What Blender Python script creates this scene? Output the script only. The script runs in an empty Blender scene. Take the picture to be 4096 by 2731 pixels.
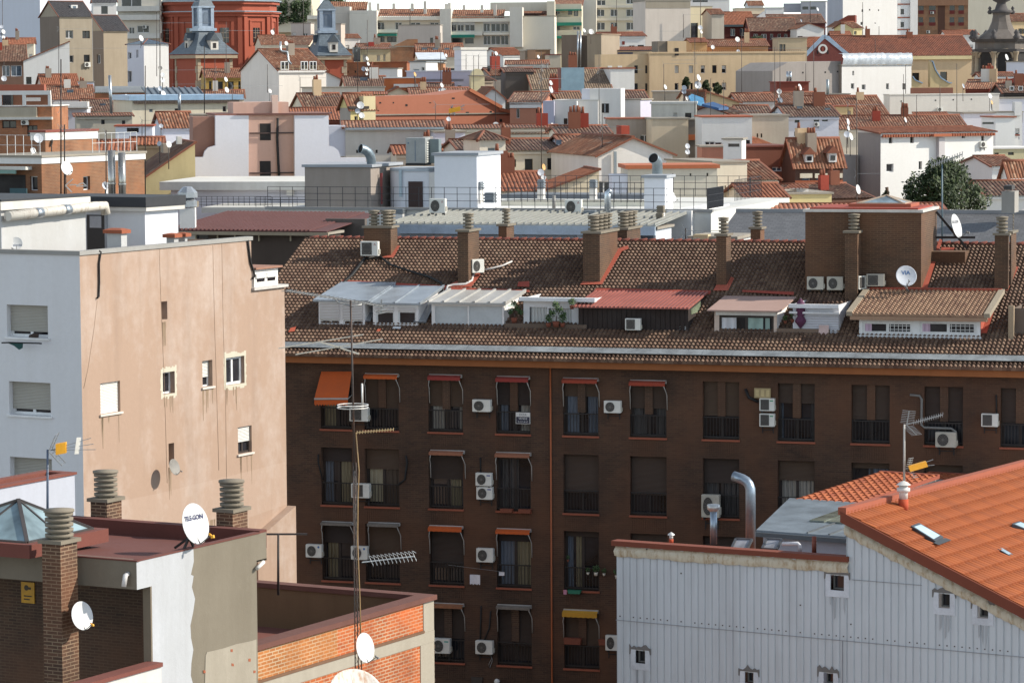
import bpy, math, random
from mathutils import Vector, Matrix
R=math.radians; rnd=random.Random(7)
SC=bpy.context.scene; COL=SC.collection
# ---------------------------------------------------------------- camera
F=3300.0; ZC=29.0; PITCH=math.atan(271/F); ROLL=0.0065; PCX,PCY=512.0,341.0
_f=Vector((0,math.cos(PITCH),-math.sin(PITCH))); _u=Vector((0,math.sin(PITCH),math.cos(PITCH))); _r=Vector((1,0,0))
RT=math.cos(ROLL)*_r-math.sin(ROLL)*_u; UP=math.sin(ROLL)*_r+math.cos(ROLL)*_u; FW=_f
CAM=Vector((0,0,ZC))
TT=[0,0,1.0]
def T(ou,ov,sc): TT[:]=[ou,ov,sc]
def px(u,v): return TT[0]+u*TT[2],TT[1]+v*TT[2]
def ray(u,v):
    u,v=px(u,v); return RT*((u-PCX)/F)+UP*((PCY-v)/F)+FW
def U(u,v,Y):
    d=ray(u,v); return CAM+d*(Y/d.y)
def UZ(u,v,z):
    d=ray(u,v); return CAM+d*((z-ZC)/d.z)
def UPl(u,v,p,n):
    d=ray(u,v); return CAM+d*((p-CAM).dot(n)/d.dot(n))
def ground(Y):
    pts=[(0,0),(150,0),(400,5),(600,14),(800,27),(1000,36),(3000,60)]
    for (a,za),(b,zb) in zip(pts,pts[1:]):
        if Y<=b: return za+(zb-za)*(Y-a)/(b-a)
    return 60
# ---------------------------------------------------------------- materials
MC={}
class NT:
    def __init__(s,m): s.t=m.node_tree; s.t.nodes.clear(); s.out=s.n('ShaderNodeOutputMaterial')
    def n(s,ty,ins=None,**kw):
        x=s.t.nodes.new(ty)
        for k,v in kw.items(): setattr(x,k,v)
        for k,v in (ins or {}).items(): s.set(x,k,v)
        return x
    def set(s,x,k,v):
        i=x.inputs[k]
        if hasattr(v,'is_linked') or hasattr(v,'links'): s.t.links.new(v,i)
        else: i.default_value=v
    def noise(s,co,scale,detail=3,rough=.6): return s.n('ShaderNodeTexNoise',{'Vector':co,'Scale':scale,'Detail':detail,'Roughness':rough}).outputs['Fac']
    def math(s,op,a,b=0.0): return s.n('ShaderNodeMath',{0:a,1:b},operation=op).outputs[0]
    def mapr(s,v,a,b,c,d): return s.n('ShaderNodeMapRange',{0:v,1:a,2:b,3:c,4:d}).outputs[0]
    def ramp(s,f,stops):
        x=s.n('ShaderNodeValToRGB',{0:f}); e=x.color_ramp.elements
        while len(e)<len(stops): e.new(.5)
        for i,(p,c) in enumerate(stops): e[i].position=p; e[i].color=(*c,1)
        return x.outputs[0]
    def mix(s,f,a,b,mode='MIX'):
        x=s.n('ShaderNodeMix',data_type='RGBA',blend_type=mode); s.set(x,0,f); s.set(x,6,a if not isinstance(a,tuple) else (*a,1)); s.set(x,7,b if not isinstance(b,tuple) else (*b,1)); return x.outputs[2]
    def scale(s,co,v): return s.n('ShaderNodeVectorMath',{0:co,1:v},operation='MULTIPLY').outputs[0]
    def bump(s,h,st,d=.02): return s.n('ShaderNodeBump',{'Height':h,'Strength':st,'Distance':d}).outputs[0]
    def bsdf(s,col,rough=.85,normal=None,**kw):
        b=s.n('ShaderNodeBsdfPrincipled'); s.set(b,'Base Color',col if not isinstance(col,tuple) else (*col,1)); s.set(b,'Roughness',rough)
        for k,v in kw.items(): s.set(b,k.replace('_',' '),v)
        if normal is not None: s.set(b,'Normal',normal)
        s.t.links.new(b.outputs[0],s.out.inputs[0]); return b
def newmat(name):
    m=bpy.data.materials.new(name); m.use_nodes=True; return m,NT(m)
def cached(fn):
    def g(*a):
        k=(fn.__name__,)+a
        if k not in MC: MC[k]=fn(*a)
        return MC[k]
    return g
def srgb(r,g,b):
    return tuple((x/255/12.92 if x/255<=.04045 else ((x/255+.055)/1.055)**2.4) for x in (r,g,b))
@cached
def stucco(r,g,b,dirt=.35,dk=.55):
    """weathered render: r,g,b = sRGB of the paint, dirt = amount of grime"""
    m,t=newmat('stucco'); c=srgb(r,g,b); co=t.n('ShaderNodeTexCoord').outputs['Object']
    info=t.n('ShaderNodeObjectInfo').outputs['Random']
    off=t.n('ShaderNodeVectorMath',{0:co,1:(0,0,0)},operation='ADD'); t.set(off,1,t.n('ShaderNodeCombineXYZ',{0:t.math('MULTIPLY',info,90.0),1:0.0,2:0.0}).outputs[0]); co=off.outputs[0]
    big=t.noise(co,.28,5,.62); st=t.noise(t.scale(co,(1.6,1.6,.16)),1.0,4,.65); fi=t.noise(co,5,5,.7)
    d=t.math('ADD',t.math('MULTIPLY',big,.5),t.math('MULTIPLY',st,.5))
    f=t.mapr(d,.40,.68,0,dirt)
    c1=t.mix(f,c,tuple(x*dk*k for x,k in zip(c,(1,.95,.87))))
    c2=t.mix(t.mapr(fi,.3,.75,0,.16+.2*dirt),c1,tuple(x*.7 for x in c))
    c3=t.mix(t.mapr(t.noise(co,.9,6,.75),.6,.75,0,dirt*.5),c2,tuple(min(1,x*1.25+.03) for x in c))
    t.bsdf(c3,.9,t.bump(t.noise(co,9,5,.75),.25,.03)); return m
@cached
def patchy(r,g,b,r2,g2,b2):
    m,t=newmat('patchy_render'); co=t.n('ShaderNodeTexCoord').outputs['Object']; sp=t.scale(co,(1,1,.45))
    a=t.noise(sp,.55,4,.6); d=t.noise(t.scale(co,(1.2,1.2,.1)),1.0,4,.6); e=t.noise(co,2.2,5,.7)
    c=t.mix(t.mapr(t.math('ADD',t.math('MULTIPLY',a,.7),t.math('MULTIPLY',e,.3)),.47,.64,0,.85),srgb(r,g,b),srgb(r2,g2,b2))
    c=t.mix(t.mapr(d,.5,.72,0,.45),c,tuple(x*.68 for x in srgb(r,g,b))); c=t.mix(t.mapr(t.noise(co,7,4,.7),.35,.75,0,.2),c,tuple(x*.7 for x in srgb(r,g,b)))
    t.bsdf(c,.92,t.bump(t.noise(co,9,5,.75),.25,.03)); return m
@cached
def brick(c1,c2,mo,bw=.26,bh=.075,ms=.012,rough=.85):
    m,t=newmat('brickwork'); co=t.n('ShaderNodeTexCoord').outputs['Object']; sp=t.n('ShaderNodeSeparateXYZ',{0:co})
    v=t.n('ShaderNodeCombineXYZ',{0:t.math('ADD',sp.outputs[0],sp.outputs[1]),1:sp.outputs[2],2:0.0}).outputs[0]
    b=t.n('ShaderNodeTexBrick',{'Vector':v,'Color1':(*srgb(*c1),1),'Color2':(*srgb(*c2),1),'Mortar':(*srgb(*mo),1),'Scale':1.0,'Mortar Size':ms,'Mortar Smooth':.2,'Bias':0.0,'Brick Width':bw,'Row Height':bh})
    n=t.noise(co,.5,5,.65); n2=t.noise(t.scale(co,(1,1,6)),1.5,4,.7)
    c=t.mix(t.mapr(n,.38,.66,0,.6),b.outputs[0],tuple(x*.5 for x in srgb(*c1)))
    c=t.mix(t.mapr(t.noise(co,.22,4,.6),.46,.66,0,.7),c,tuple(x*k for x,k in zip(srgb(*c2),(1.5,1.25,1.0))))
    c=t.mix(t.mapr(n2,.5,.72,0,.45),c,tuple(min(1,x*1.5) for x in srgb(*c2)))
    t.bsdf(c,rough,t.bump(b.outputs['Fac'],-.5,.012)); return m
@cached
def tile(cols,pitch,row,moss=.4):
    """clay or concrete tiles: per-tile colour from the slope's own UV in metres"""
    m,t=newmat('roof_tiles'); uv=t.n('ShaderNodeUVMap').outputs[0]; sp=t.n('ShaderNodeSeparateXYZ',{0:uv})
    cu=t.math('FLOOR',t.math('DIVIDE',sp.outputs[0],pitch)); cv=t.math('FLOOR',t.math('DIVIDE',sp.outputs[1],row))
    w=t.n('ShaderNodeTexWhiteNoise',{'Vector':t.n('ShaderNodeCombineXYZ',{0:cu,1:cv,2:0.0}).outputs[0]}).outputs['Value']
    k=len(cols); c=t.ramp(w,[((i+.0)/(k-1) if k>1 else 0,srgb(*q)) for i,q in enumerate(cols)])
    co=t.n('ShaderNodeTexCoord').outputs['Object']
    c=t.mix(t.mapr(t.noise(co,.35,5,.65),.42,.72,0,moss),c,srgb(72,52,42))
    c=t.mix(t.mapr(t.noise(co,2.2,4,.7),.52,.75,0,moss*.9),c,srgb(64,48,40))
    c=t.mix(t.mapr(t.noise(co,1.1,5,.75),.62,.74,0,moss*.5),c,srgb(205,185,160))
    t.bsdf(c,.85,t.bump(t.noise(co,14,4,.7),.3,.02)); return m
@cached
def paint(r,g,b,rough=.5,metal=0.0,var=.12):
    m,t=newmat('painted'); c=srgb(r,g,b); co=t.n('ShaderNodeTexCoord').outputs['Object']
    n=t.noise(co,1.3,5,.65); n2=t.noise(co,14,3,.6)
    f=t.mapr(t.math('ADD',t.math('MULTIPLY',n,.7),t.math('MULTIPLY',n2,.3)),.35,.65,0,1)
    col=t.mix(f,tuple(x*(1-2*var) for x in c),tuple(min(1,x*(1+var*.5)) for x in c))
    t.bsdf(col,t.mapr(n,.3,.7,rough*.85,min(1,rough*1.2)),t.bump(n2,.06,.01),Metallic=metal); return m
@cached
def slats(r,g,b,per=.05):
    m,t=newmat('slats'); c=srgb(r,g,b); co=t.n('ShaderNodeTexCoord').outputs['Object']; z=t.n('ShaderNodeSeparateXYZ',{0:co}).outputs[2]
    h=t.math('SINE',t.math('MULTIPLY',z,2*math.pi/per)); n=t.noise(co,1.1,4,.6)
    t.bsdf(t.mix(t.mapr(n,.35,.7,0,.3),c,tuple(x*.72 for x in c)),.55,t.bump(h,.8,.012)); return m
@cached
def glassy(r,g,b,rough=.08):
    m,t=newmat('window_glass'); c=srgb(r,g,b); co=t.n('ShaderNodeTexCoord').outputs['Object']; n=t.noise(co,.8,3,.6)
    t.bsdf(t.mix(t.mapr(n,.35,.65,0,1),tuple(x*.5 for x in c),tuple(min(1,x*1.5) for x in c)),rough,t.bump(t.noise(co,.6,2,.5),.05,.05)); return m
@cached
def curtain(r,g,b,per=.14):
    m,t=newmat('curtain_cloth'); c=srgb(r,g,b); co=t.n('ShaderNodeTexCoord').outputs['Object']; sp=t.n('ShaderNodeSeparateXYZ',{0:co})
    s=t.math('ADD',sp.outputs[0],sp.outputs[1]); h=t.math('SINE',t.math('ADD',t.math('MULTIPLY',s,2*math.pi/per),t.math('MULTIPLY',t.noise(co,2.5,2,.5),5.0)))
    t.bsdf(t.mix(t.mapr(h,-1,1,0,.5),c,tuple(x*.55 for x in c)),.9,t.bump(h,.7,.03)); return m
@cached
def rust(r,g,b,r2,g2,b2,amt=.5):
    m,t=newmat('rusty_paint'); co=t.n('ShaderNodeTexCoord').outputs['Object']
    n=t.noise(t.scale(co,(6,6,1.2)),1.2,5,.7)
    t.bsdf(t.mix(t.mapr(n,.62-amt*.3,.72,0,1),srgb(r,g,b),srgb(r2,g2,b2)),.6,t.bump(n,.1,.01)); return m
@cached
def slate(r,g,b,bw=.3,bh=.2):
    m,t=newmat('slate'); uv=t.n('ShaderNodeUVMap').outputs[0]; c=srgb(r,g,b)
    b_=t.n('ShaderNodeTexBrick',{'Vector':uv,'Color1':(*[x*1.15 for x in c],1),'Color2':(*[x*.8 for x in c],1),'Mortar':(*[x*.5 for x in c],1),'Scale':1.0,'Mortar Size':.015,'Brick Width':bw,'Row Height':bh})
    co=t.n('ShaderNodeTexCoord').outputs['Object']
    t.bsdf(t.mix(t.mapr(t.noise(co,.5,5,.7),.4,.7,0,.4),b_.outputs[0],tuple(x*.7 for x in c)),.6,t.bump(b_.outputs['Fac'],-.4,.02)); return m
@cached
def leaves(r,g,b):
    m,t=newmat('leaves'); c=srgb(r,g,b); w=t.n('ShaderNodeNewGeometry').outputs['Random Per Island']
    t.bsdf(t.ramp(w,[(0,tuple(x*.45 for x in c)),(.6,c),(1,(c[0]*1.7,c[1]*1.5,c[2]*1.2))]),.7); return m
WHITE=stucco(214,211,207,.3,.7); WHITE2=stucco(206,202,194,.45,.6); CREAM=stucco(222,208,186,.35); GREYR=stucco(150,138,125,.5); SAND=stucco(198,172,138,.45)
GLASS=glassy(40,40,44); GLASSB=glassy(70,84,98); DARK=paint(34,30,29,.8); FRAMEW=paint(222,222,222,.5); FRAMEB=paint(48,38,33,.6); FRAMEG=paint(120,118,115,.5)
SHUT=slats(214,212,206); SHUTG=slats(172,168,158); SHUTD=slats(66,54,47,.045)
CONC=stucco(148,140,128,.5); ZINC=paint(150,160,168,.45,.35); STEEL=paint(176,180,184,.34,.85); BLACK=paint(30,28,28,.7); REDT=stucco(150,62,46,.4); TERRA=stucco(126,76,56,.4)
DKBRICK=brick((60,43,33),(78,56,42),(96,78,62)); FACBRICK=brick((60,41,30),(78,54,39),(86,66,50),.26,.075,.01)
ORBRICK=brick((206,112,56),(226,142,82),(214,190,160),.27,.085,.018); OCBRICK=brick((172,104,58),(192,122,72),(196,160,122),.26,.075,.01)
T_OLD=tile(((104,64,44),(126,80,56),(144,96,70),(118,82,62),(166,130,104)),.25,.36,.45)
T_RED=tile(((122,70,45),(140,82,54),(156,98,70),(130,78,53)),.25,.36,.3)
T_DRK=tile(((82,58,46),(104,72,56),(122,90,72),(90,66,54),(150,126,104)),.25,.36,.55)
T_BRN=tile(((88,65,53),(108,84,69),(125,102,85),(95,72,59),(115,91,75)),.165,.265,.45)
T_ORG=tile(((138,68,24),(146,74,27),(130,63,22),(140,70,25)),.24,.5,.12)
# ---------------------------------------------------------------- mesh builder
class MB:
    def __init__(s): s.v=[]; s.f=[]; s.uv={}; s.sm=[]
    def add(s,pts,uvs=None):
        i=len(s.v); s.v+= [tuple(p) for p in pts]
        if uvs:
            for k,q in enumerate(uvs): s.uv[i+k]=q
        return i
    def poly(s,pts,uvs=None,smooth=False):
        i=s.add(pts,uvs); s.f.append(tuple(range(i,i+len(pts)))); s.sm.append(smooth)
    def face(s,idx,smooth=False): s.f.append(tuple(idx)); s.sm.append(smooth)
    def box(s,x0,y0,z0,x1,y1,z1):
        p=[(x0,y0,z0),(x1,y0,z0),(x1,y1,z0),(x0,y1,z0),(x0,y0,z1),(x1,y0,z1),(x1,y1,z1),(x0,y1,z1)]
        i=s.add(p)
        for q in ((0,3,2,1),(4,5,6,7),(0,1,5,4),(1,2,6,5),(2,3,7,6),(3,0,4,7)): s.face([i+k for k in q])
        return s
    def obox(s,c,ax,ay,az):
        """oriented box: centre and three half-axis vectors"""
        c=Vector(c); ax,ay,az=Vector(ax),Vector(ay),Vector(az); i=len(s.v)
        for dz in (-1,1):
            for dx,dy in ((-1,-1),(1,-1),(1,1),(-1,1)): s.v.append(tuple(c+ax*dx+ay*dy+az*dz))
        for q in ((0,3,2,1),(4,5,6,7),(0,1,5,4),(1,2,6,5),(2,3,7,6),(3,0,4,7)): s.face([i+k for k in q])
        return s
    def bar(s,a,b,w,h=None,up=(0,0,1)):
        a,b=Vector(a),Vector(b); d=b-a; l=d.length
        if l<1e-6: return s
        d/=l; u=Vector(up)
        if abs(d.dot(u))>.98: u=Vector((1,0,0))
        x=d.cross(u).normalized(); y=x.cross(d)
        return s.obox((a+b)/2,x*w/2,y*(h or w)/2,d*l/2)
    def tube(s,pts,r,n=8,cap=True,smooth=True):
        pts=[Vector(p) for p in pts]; rs=r if isinstance(r,(list,tuple)) else [r]*len(pts); st=[]; prev=None
        for k,p in enumerate(pts):
            d=(pts[min(k+1,len(pts)-1)]-pts[max(k-1,0)]).normalized()
            if prev is None:
                u=Vector((0,0,1)) if abs(d.z)<.9 else Vector((1,0,0)); x=d.cross(u).normalized()
            else:
                x=(prev-d*prev.dot(d)).normalized()
            prev=x; y=d.cross(x); i=len(s.v); st.append(i)
            for j in range(n):
                a=2*math.pi*j/n; s.v.append(tuple(p+(x*math.cos(a)+y*math.sin(a))*rs[k]))
        for a,b in zip(st,st[1:]):
            for j in range(n): s.face((a+j,a+(j+1)%n,b+(j+1)%n,b+j),smooth)
        if cap: s.face([st[0]+j for j in range(n)][::-1]); s.face([st[-1]+j for j in range(n)])
        return s
    def lathe(s,prof,c=(0,0,0),n=20,smooth=True,axis=None):
        """revolve (r,h) profile about z (or an axis frame) at c"""
        c=Vector(c); ax=axis or (Vector((1,0,0)),Vector((0,1,0)),Vector((0,0,1))); st=[]
        for r,h in prof:
            st.append(len(s.v))
            for j in range(n):
                a=2*math.pi*j/n; s.v.append(tuple(c+ax[0]*r*math.cos(a)+ax[1]*r*math.sin(a)+ax[2]*h))
        for a,b in zip(st,st[1:]):
            for j in range(n): s.face((a+j,a+(j+1)%n,b+(j+1)%n,b+j),smooth)
        return s
    def prism(s,pts,dv):
        """polygon extruded along dv"""
        dv=Vector(dv); n=len(pts); i=s.add(pts); j=s.add([Vector(p)+dv for p in pts])
        s.face([i+k for k in range(n)][::-1]); s.face([j+k for k in range(n)])
        for k in range(n): s.face((i+k,i+(k+1)%n,j+(k+1)%n,j+k))
        return s
    def build(s,name,mat,parent=None,**kw):
        me=bpy.data.meshes.new(name); me.from_pydata(s.v,[],s.f)
        if any(s.sm): me.polygons.foreach_set('use_smooth',s.sm)
        if s.uv:
            ul=me.uv_layers.new(name='UVMap'); vi=[0]*len(me.loops); me.loops.foreach_get('vertex_index',vi)
            fl=[]
            for k in vi: fl+=s.uv.get(k,(0,0))
            ul.data.foreach_set('uv',fl)
        me.materials.append(mat); me.update()
        o=bpy.data.objects.new(name,me); COL.objects.link(o)
        if parent: o.parent=parent
        for k,v in kw.items(): o[k]=v
        return o
def tag(o,label=None,cat=None,group=None,kind=None):
    for k,v in (('label',label),('category',cat),('group',group),('kind',kind)):
        if v: o[k]=v
    return o
def empty(name,label,cat,loc=(0,0,0),rz=0,group=None):
    o=bpy.data.objects.new(name,None); COL.objects.link(o); o.location=loc; o.rotation_euler=(0,0,rz); o.empty_display_size=.3
    return tag(o,label,cat,group,'thing')
def copy_tree(o,parent=None):
    c=o.copy(); COL.objects.link(c)
    if parent: c.parent=parent
    for ch in list(o.children): copy_tree(ch,c)
    return c
PROTO={}
def instance(key,maker,name,label,cat,loc,rot=(0,0,0),sc=1,group=None):
    if key not in PROTO: PROTO[key]=(maker(),[0])
    o,used=PROTO[key]
    if used[0]: o=copy_tree(o)
    used[0]=1; o.location=loc; o.rotation_euler=rot; o.scale=(sc,sc,sc) if not isinstance(sc,tuple) else sc
    tag(o,label,cat,group); return o
# ---------------------------------------------------------------- corrugated tile slopes
def slope(mb,A,B,Cc,D,pitch=.25,amp=.07,row=0,step=.03,seg=4,lift=0.0,sm=False):
    """tile slope A-B (eave, left to right) and D-Cc (ridge); A,B,Cc,D convex quad or triangle, columns run up the slope"""
    A,B,Cc,D=map(Vector,(A,B,Cc,D)); ex=(B-A).normalized(); nn=(B-A).cross((D-A) if (D-A).length>1e-4 else (Cc-A)).normalized(); ey=nn.cross(ex).normalized()
    if nn.z<0: nn=-nn
    poly=[((P-A).dot(ex),(P-A).dot(ey)) for P in (A,B,Cc,D)]
    smin=min(p[0] for p in poly); smax=max(p[0] for p in poly)
    def lim(s):
        ts=[]
        for (a,ta),(b,tb) in zip(poly,poly[1:]+poly[:1]):
            if abs(a-b)<1e-6:
                if abs(s-a)<1e-4: ts+=[ta,tb]
            elif min(a,b)-1e-5<=s<=max(a,b)+1e-5: ts.append(ta+(tb-ta)*(s-a)/(b-a))
        return (min(ts),max(ts)) if ts else (0,0)
    n=max(1,int(round((smax-smin)/pitch))); p=(smax-smin)/n; N=n*seg; prof=[(math.sqrt(1-(2*k/seg-1)**2) if sm else abs(math.sin(math.pi*k/seg))) for k in range(seg)]
    cols=[(smin+p*i/seg,amp*prof[i%seg]) for i in range(N+1)]
    if not row:
        last=None
        for s,h in cols:
            t0,t1=lim(s); i=mb.add([A+ex*s+ey*t0+nn*(h+lift),A+ex*s+ey*t1+nn*(h+lift)],[(s,t0),(s,t1)])
            if last is not None: mb.face((last,i,i+1,last+1))
            last=i
    else:
        tmax=max(q[1] for q in poly); k=0
        while k*row<tmax-1e-4:
            last=None
            for s,h in cols:
                t0,t1=lim(s); a=min(max(k*row,t0),t1); b=min(max((k+1)*row,t0),t1)
                i=mb.add([A+ex*s+ey*a+nn*(lift-step*.3),A+ex*s+ey*a+nn*(h+lift+step),A+ex*s+ey*b+nn*(h*.8+lift)],[(s,a+.001),(s,a+.001),(s,max(a+.001,b-.001))])
                if last is not None and (b-a>1e-4):
                    mb.face((last+1,i+1,i+2,last+2),sm)
                    mb.face((last,i,i+1,last+1))
                last=i
            k+=1
# ---------------------------------------------------------------- faces and buildings
class Face:
    def __init__(s,o,a,n): s.o=Vector(o); s.a=Vector(a); s.n=Vector(n)
    def p(s,q,z,out=0.0): return s.o+s.a*q+Vector((0,0,z))+s.n*out
def wall(mb,fc,s0,s1,z0,z1,holes=(),rev=.12,ind=0.0):
    hs=[h for h in holes if h[2]>s0 and h[0]<s1 and h[3]>z0 and h[1]<z1]
    S=sorted({s0,s1,*[min(max(x,s0),s1) for h in hs for x in (h[0],h[2])]}); Z=sorted({z0,z1,*[min(max(x,z0),z1) for h in hs for x in (h[1],h[3])]})
    for a,b in zip(S,S[1:]):
        for c,d in zip(Z,Z[1:]):
            m,k=(a+b)/2,(c+d)/2
            if any(h[0]<m<h[2] and h[1]<k<h[3] for h in hs): continue
            mb.poly([fc.p(a,c,ind),fc.p(b,c,ind),fc.p(b,d,ind),fc.p(a,d,ind)])
    for h in hs:
        a,c,b,d=max(h[0],s0),max(h[1],z0),min(h[2],s1),min(h[3],z1); e=-(h[4] if len(h)>4 and h[4] else rev)
        mb.poly([fc.p(a,c,ind),fc.p(b,c,ind),fc.p(b,c,e),fc.p(a,c,e)]); mb.poly([fc.p(a,d,e),fc.p(b,d,e),fc.p(b,d,ind),fc.p(a,d,ind)])
        mb.poly([fc.p(a,c,ind),fc.p(a,c,e),fc.p(a,d,e),fc.p(a,d,ind)]); mb.poly([fc.p(b,c,e),fc.p(b,c,ind),fc.p(b,d,ind),fc.p(b,d,e)])
def fbox(mb,fc,s0,s1,z0,z1,o0,o1):
    """box on a face between outward offsets o0<o1"""
    return mb.prism([fc.p(s0,z0,o1),fc.p(s1,z0,o1),fc.p(s1,z1,o1),fc.p(s0,z1,o1)],fc.n*(o0-o1))
def window(root,fc,s0,z0,s1,z1,style='d',rev=.12,fm=None,gm=None,sill=None):
    """style d framed glass, n dark opening, s closed roller shutter, h half lowered shutter, b brown framed glass, p pale lit-from-outside blind, g bluish glass"""
    w,h=s1-s0,z1-z0; fw=max(.045,min(.09,w*.08)); o=-rev
    gm=gm or (GLASSB if style=='g' else GLASS)
    if style=='s' or style=='S':
        m=MB(); fbox(m,fc,s0,s1,z0,z1,o,o+.05); r=m.build('shutter',fm or (SHUT if style=='s' else SHUTG),root)
    elif style=='n':
        m=MB(); m.poly([fc.p(s0,z0,o),fc.p(s1,z0,o),fc.p(s1,z1,o),fc.p(s0,z1,o)]); r=m.build('window',gm,root)
    else:
        fm=fm or (FRAMEB if style=='b' else FRAMEW)
        m=MB(); fbox(m,fc,s0,s0+fw,z0,z1,o,o+.06); fbox(m,fc,s1-fw,s1,z0,z1,o,o+.06); fbox(m,fc,s0+fw,s1-fw,z0,z0+fw,o,o+.06); fbox(m,fc,s0+fw,s1-fw,z1-fw,z1,o,o+.06)
        if w>.75: k=(s0+s1)/2; fbox(m,fc,k-fw*.6,k+fw*.6,z0+fw,z1-fw,o,o+.055)
        r=m.build('window',fm,root)
        g=MB(); e=o+.015; g.poly([fc.p(s0+fw*.5,z0+fw*.5,e),fc.p(s1-fw*.5,z0+fw*.5,e),fc.p(s1-fw*.5,z1-fw*.5,e),fc.p(s0+fw*.5,z1-fw*.5,e)]); g.build('pane',gm,root if root.parent else r)
        if style=='h':
            q=MB(); zz=z0+h*(.35+.25*rnd.random()); fbox(q,fc,s0+.01,s1-.01,zz,z1-.01,o+.062,o+.09); q.build('shutter',SHUT,root if root.parent else r)
    if sill is not None:
        q=MB(); fbox(q,fc,s0-.08,s1+.08,z0-.07,z0-.003,-.02,.07); q.build('sill',sill,root if root.parent else r)
    return r
class Bld:
    def __init__(s,name,label,cat,u0,u1,vt,Y,yaw,D=10,zb=None,ud=None,group=None):
        s.u0,s.u1,s.umid=u0,u1,(u0+u1)/2; P=U(u0,vt,Y); s.yaw=R(yaw); s.z0=ground(Y)-.5 if zb is None else zb
        s.root=empty(name,label,cat,(P.x,P.y,s.z0),s.yaw,group)
        s.M=Matrix.Translation((P.x,P.y,s.z0))@Matrix.Rotation(s.yaw,4,'Z'); s.I=s.M.inverted(); s.Rt=s.I.to_3x3()
        s.H=P.z-s.z0; s.D=D; s.L=1; s.f=Face((0,0,0),(1,0,0),(0,-1,0)); s.L=s.hit(s.f,u1,vt)[0]
        if ud is not None:
            x=s.L if (ud>max(u0,u1)) else 0.0
            fc=Face((x,0,0),(0,1,0),(1,0,0)); s.D=abs(s.hit(fc,ud,vt)[0])
        s.r=Face((s.L,0,0),(0,1,0),(1,0,0)); s.l=Face((0,s.D,0),(0,-1,0),(-1,0,0)); s.b=Face((s.L,s.D,0),(-1,0,0),(0,1,0))
        s.holes={'f':[],'r':[],'l':[],'b':[]}; s.wins=[]
    def lray(s,u,v): return s.I@CAM, s.Rt@ray(u,v)
    def hit(s,fc,u,v,out=0.0):
        c,d=s.lray(u,v); t=(fc.o+fc.n*out-c).dot(fc.n)/d.dot(fc.n); p=c+d*t; return (p-fc.o).dot(fc.a),p.z
    def at(s,p,n,u,v):
        c,d=s.lray(u,v); n=Vector(n); t=(Vector(p)-c).dot(n)/d.dot(n); return c+d*t
    def atx(s,u,v,x): return s.at((x,0,0),(1,0,0),u,v)
    def aty(s,u,v,y): return s.at((0,y,0),(0,1,0),u,v)
    def atz(s,u,v,z): return s.at((0,0,z),(0,0,1),u,v)
    def W(s,p): return s.M@Vector(p)
    def win(s,face,u0,v0,u1,v1,style='d',rev=.12,fm=None,gm=None,sill=None):
        fc=getattr(s,face); um,vm=(u0+u1)/2,(v0+v1)/2
        a,_=s.hit(fc,u0,vm); b,_=s.hit(fc,u1,vm); _,t=s.hit(fc,um,v0); _,q=s.hit(fc,um,v1)
        a,b=min(a,b),max(a,b); q,t=min(q,t),max(q,t)
        s.holes[face].append((a,q,b,t,rev)); s.wins.append((face,a,q,b,t,style,rev,fm,gm,sill)); return a,q,b,t
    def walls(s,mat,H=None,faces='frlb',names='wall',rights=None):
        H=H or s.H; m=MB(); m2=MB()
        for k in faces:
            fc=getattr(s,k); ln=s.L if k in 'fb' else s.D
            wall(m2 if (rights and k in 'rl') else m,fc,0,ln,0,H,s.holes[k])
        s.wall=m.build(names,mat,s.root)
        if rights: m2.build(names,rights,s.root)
        for (face,a,q,b,t,st,rv,fm,gm,sl) in s.wins:
            fc=getattr(s,face)
            if t>H+.01: window(s.root,fc,a,q,b,t,st,-.02,fm,gm,sl)
            else: window(s.root,fc,a,q,b,t,st,rv,fm,gm,sl)
        s.wins=[]
    def pbox(s,name,mat,y,u0,v0,u1,v1,dp=.3,par=None):
        """box part whose front stands on the local plane y"""
        um,vm=(u0+u1)/2,(v0+v1)/2; xa,xb=s.aty(u0,vm,y).x,s.aty(u1,vm,y).x; zt,zb=s.aty(um,v0,y).z,s.aty(um,v1,y).z
        return MB().box(min(xa,xb),y,min(zb,zt),max(xa,xb),y+dp,max(zb,zt)).build(name,mat,par or s.root)
    def outline(s,name,mat,pts,y=0.0,dp=1.0,par=None):
        """pixel outline stood on the plane y and given depth dp"""
        return MB().prism([s.aty(u,v,y) for u,v in pts],(0,dp,0)).build(name,mat,par or s.root)
    def part(s,name,mat,mb,par=None): return mb.build(name,mat,par or s.root)
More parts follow.
